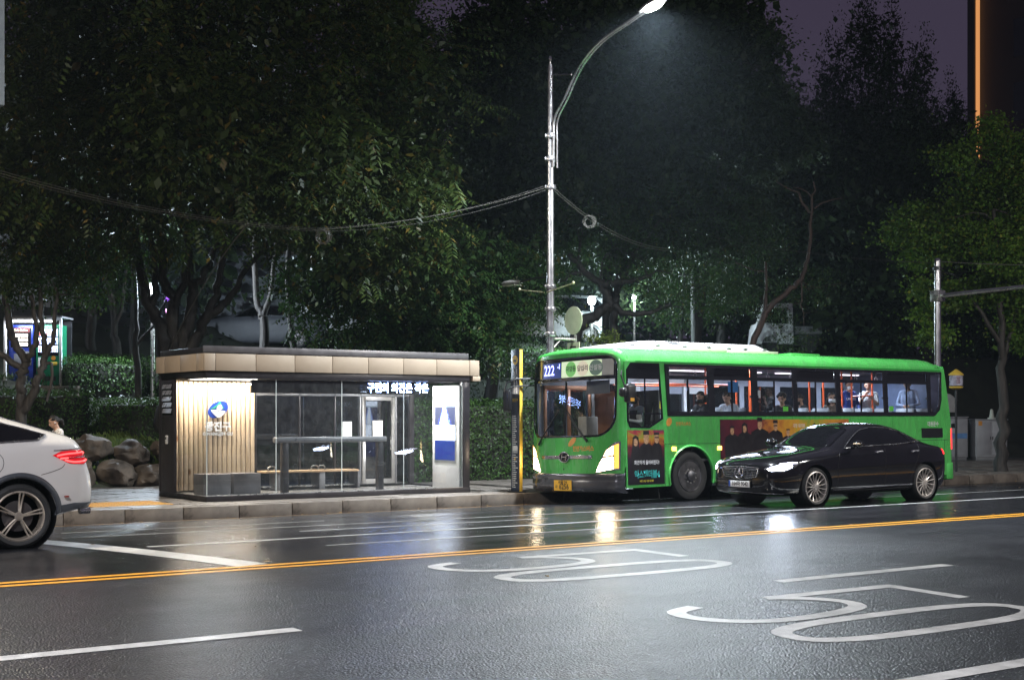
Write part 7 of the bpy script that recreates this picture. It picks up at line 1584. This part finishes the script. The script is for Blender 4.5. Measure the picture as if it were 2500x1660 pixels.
vending(-.36, 'blue coffee vending machine with lit buttons, left of the pair', (.006, .022, .20), False); vending(.36, 'green drinks vending machine with brightly lit shelves, right of the pair', (.006, .15, .07), True)
M_PL = em('park_lamp_globe', (.90, .96, 1.0), 90)
def park_lamp(x, y, z, label, power, col, r=.13, em_=None):
    b = zt(x, y); t = thing('park_lamp', label, 'park lamp', (x, y, b), 0, 'park lamps'); h = z-b
    MB().tube([(0, 0, -.1), (0, 0, h-.12)], [.06, .05], 12).build('post', M_STEEL, t); MB().lathe([(.06, h+r*1.1), (.16, h+r*1.05), (.02, h+r*1.5), (0, h+r*1.5)], n=18).build('cap', M_DARK, t)
    MB().ball((0, 0, h), (r, r, r*1.1), 18, 12).build('globe', em_ or M_PL, t); point_light('lamp_light', (0, -.22, h-.05), .05, power, col, t); return t
park_lamp(28.75, 35.9, 5.36, 'brilliant white park lamp among the black limbs behind the bus', 1800, (.72, .95, 1.0))
park_lamp(13.67, 35.68, 4.96, 'cool white park lamp glinting between the stems of the big tree', 1300, (.72, .86, 1.0)); park_lamp(36.2, 42.5, 6.3, 'far park lamp beyond the bent tree above the white truck', 1000, (.74, .90, 1.0), .09)
park_lamp(7.2, 42.5, 5.6, 'park lamp hidden by leaves above the vending machines', 200, (.70, .84, 1.0))
pb = thing('lit_sign', 'small purple lit sign between the stems of the big tree', 'sign', (16.75, 42.4, zt(16.75, 42.4)), R(-35))
h_ = 5.35-zt(16.75, 42.4); MB().tube([(0, .06, 0), (0, .06, h_)], .03, 8).build('post', M_DARK, pb); bx('sign_box', M_DARK, pb, -.13, .13, -.02, .05, h_-.62, h_+.3); bx('purple_panel', em('purple_lit', (.35, .10, 1.0), 2.2), pb, -.10, .10, -.03, -.022, h_-.15, h_+.25); bx('pink_panel', em('pink_lit', (1.0, .45, 1.0), 9), pb, -.06, .06, -.03, -.022, h_-.55, h_-.38)
def parked(label, loc, rz, tab, win, mat, r, wb, name='parked_car', cat='car', ws_=None):
    t = thing(name, label, cat, loc, rz, 'vehicles in the upper car park'); W_2 = max(q[1] for q in tab)
    ar = [(x, r, r+.06, -.3, .34) for x in (0, wb)]; o, tr_ = loft_body('body', t, tab, W_2, mat, ar, 2); s = snapper(tr_)
    for P in win: patch(s, P, 'side_window', M_CARGLS, t, .004, 60, 6)
    if ws_: patch(s, ws_, 'windscreen', M_CARGLS, t, .005, 60, 6)
    for x in (0, wb): car_wheel(t, x, .05, r, r, r*.7, .2, 10, pm('alloy_silver', (.52, .47, .43), .25, .9, var=.1))
    for x in (0, wb): MB().lathe([(r*.5, 0), (r, -.03), (r, -.19), (r*.5, -.2)], (x, 2*W_2-.02, r), 'y', 28).build('wheel', M_RUBBER, t)
    return t
VAN = [(-.85,.6,.32,.85,.5,.9,.93),(-.78,.82,.24,.95,.66,1.0,1.03),(-.3,.92,.22,1.02,.72,1.1,1.13),(.25,.93,.22,1.06,.70,1.35,1.4),(.8,.93,.22,1.08,.70,1.66,1.72),(1.6,.93,.22,1.1,.72,1.76,1.83),(2.8,.93,.22,1.1,.72,1.75,1.82),(3.5,.92,.24,1.1,.70,1.62,1.68),(3.75,.88,.3,1.08,.66,1.3,1.34),(3.82,.75,.4,.95,.5,1.02,1.04)]
VW = [(.45,.2,1.14),(.95,.3,1.58),(2.0,.3,1.66),(3.0,.3,1.64),(3.4,.25,1.3),(3.3,.15,1.14),(1.8,.15,1.12)]
SED = [(a, b*.96, c, d, e, f, g) for a, b, c, d, e, f, g in [(-.95,.5,.34,.66,.4,.70,.72),(-.82,.8,.22,.76,.62,.82,.845),(-.15,.93,.17,.89,.7,.96,.985),(.6,.95,.17,.96,.72,1.05,1.08),(1.3,.95,.17,1.0,.63,1.41,1.45),(2.0,.95,.17,1.03,.61,1.46,1.50),(2.6,.95,.17,1.05,.62,1.38,1.42),(3.2,.93,.18,1.05,.68,1.12,1.15),(3.7,.86,.24,1.0,.62,1.05,1.07),(3.85,.7,.36,.86,.5,.93,.95)]]
def z_(x, y): return zt(x, y)
parked('white van-like car parked in the upper car park behind the round sign', (29.0, 40.8, 4.15), R(-36), VAN, [VW], M_WHITE, .34, 2.8, ws_=[(.35,.3,1.2),(.75,.4,1.6),(.8,.93,1.68),(.75,1.5,1.6),(.35,1.6,1.2),(.3,.93,1.2)])
M_CSIL = pm('car_silver', (.10, .105, .12), .5)
parked('silver car parked behind the stems of the big tree', (18.2, 42.6, 3.75), R(-36), SED, [WIN], M_CSIL, .34, 2.9); parked('white van parked behind the big tree, right of the silver car', (20.9, 40.9, 4.1), R(-36), VAN, [VW], M_WHITE, .34, 2.8, name='parked_van', cat='van')
tk = thing('parked_truck', 'white light truck cab parked behind the bent tree', 'truck', (39.9, 39.4, zt(40, 39)), R(-36), 'vehicles in the upper car park')
MB().prism([(-.1, .35), (0, 1.15), (.28, 1.95), (1.45, 1.98), (1.5, .35)], 'y', 0, 1.65).build('cab', M_WHITE, tk, bevel=.06); MB().prism([(.28, 1.18), (.45, 1.75), (1.2, 1.78), (1.2, 1.15)], 'y', -.012, -.002).build('door_window', M_CARGLS, tk); MB().add([(-.02, .12, 1.16), (-.02, 1.53, 1.16), (.24, 1.53, 1.88), (.24, .12, 1.88)], [(0, 1, 2, 3)]).build('windscreen', M_CARGLS, tk, thick=.01)
bx('cargo_bed', M_GREY, tk, 1.55, 2.6, 0, 1.65, .75, 1.05); bx('door_seam', M_GREY, tk, 1.25, 1.26, -.004, .002, .5, 1.9, bevel=0); bx('chassis', M_INTD, tk, 0, 2.6, .3, 1.3, .3, .75)
for x in (.55, 2.1):
    for y in (.0, 1.45): MB().lathe([(.16, 0), (.33, 0), (.34, .1), (.33, .2), (.16, .2)], (x, y, .34), 'y', 24).build('wheel', M_RUBBER, tk)
lot = sheet('car_park', lin(12, 60, 12), [y for y in lin(42.6, 48, 6)], lambda x, y: zt(x, y)+.03, pm('car_park_asphalt', (.05, .05, .05), .5))
# tower with a line of warm light
tw = thing('tower_block', 'dark tower block with a vertical line of warm light at its corner', 'building', (76.3, 30, 0))
bx('wall', pm('tower_wall', (.030, .030, .036), .6), tw, 0, 26, 0, 26.2, -1, 52, bevel=.05)
bx('corner_fin', pm('tower_fin', (.05, .04, .035), .5), tw, -.45, -.0, 25.6, 26.1, 6, 52)
bx('light_line', em('warm_line', (1.0, .42, .14), .7), tw, -.30, -.02, 25.47, 25.58, 18, 50)
MWN = pm('tower_glass', (.012, .014, .020), .12, spec=.7)
for j in range(10):
    for i in range(5): w_ = bx('window', MWN, tw, -.03, -.001, 3.0+i*4.3, 5.8+i*4.3, 8+j*4, 10.4+j*4, bevel=0)
# ================================================================== damp night air
hz = MB().box(-66, 246, -66, 246, -2.2, 56).build('haze', None or pm('haze_surface', (.5, .5, .5)), None, smooth=0)
hm = bpy.data.materials.new('haze_air'); hm.use_nodes = True; t = hm.node_tree; t.nodes.clear()
o = t.nodes.new('ShaderNodeOutputMaterial'); v = t.nodes.new('ShaderNodeVolumePrincipled'); v.inputs['Color'].default_value = (.70, .86, 1, 1); v.inputs['Density'].default_value = .00024; v.inputs['Anisotropy'].default_value = .35
t.links.new(v.outputs[0], o.inputs['Volume']); hz.data.materials.clear(); hz.data.materials.append(hm)
tag(hz, 'thin damp night air around the street', 'haze', kind='stuff')
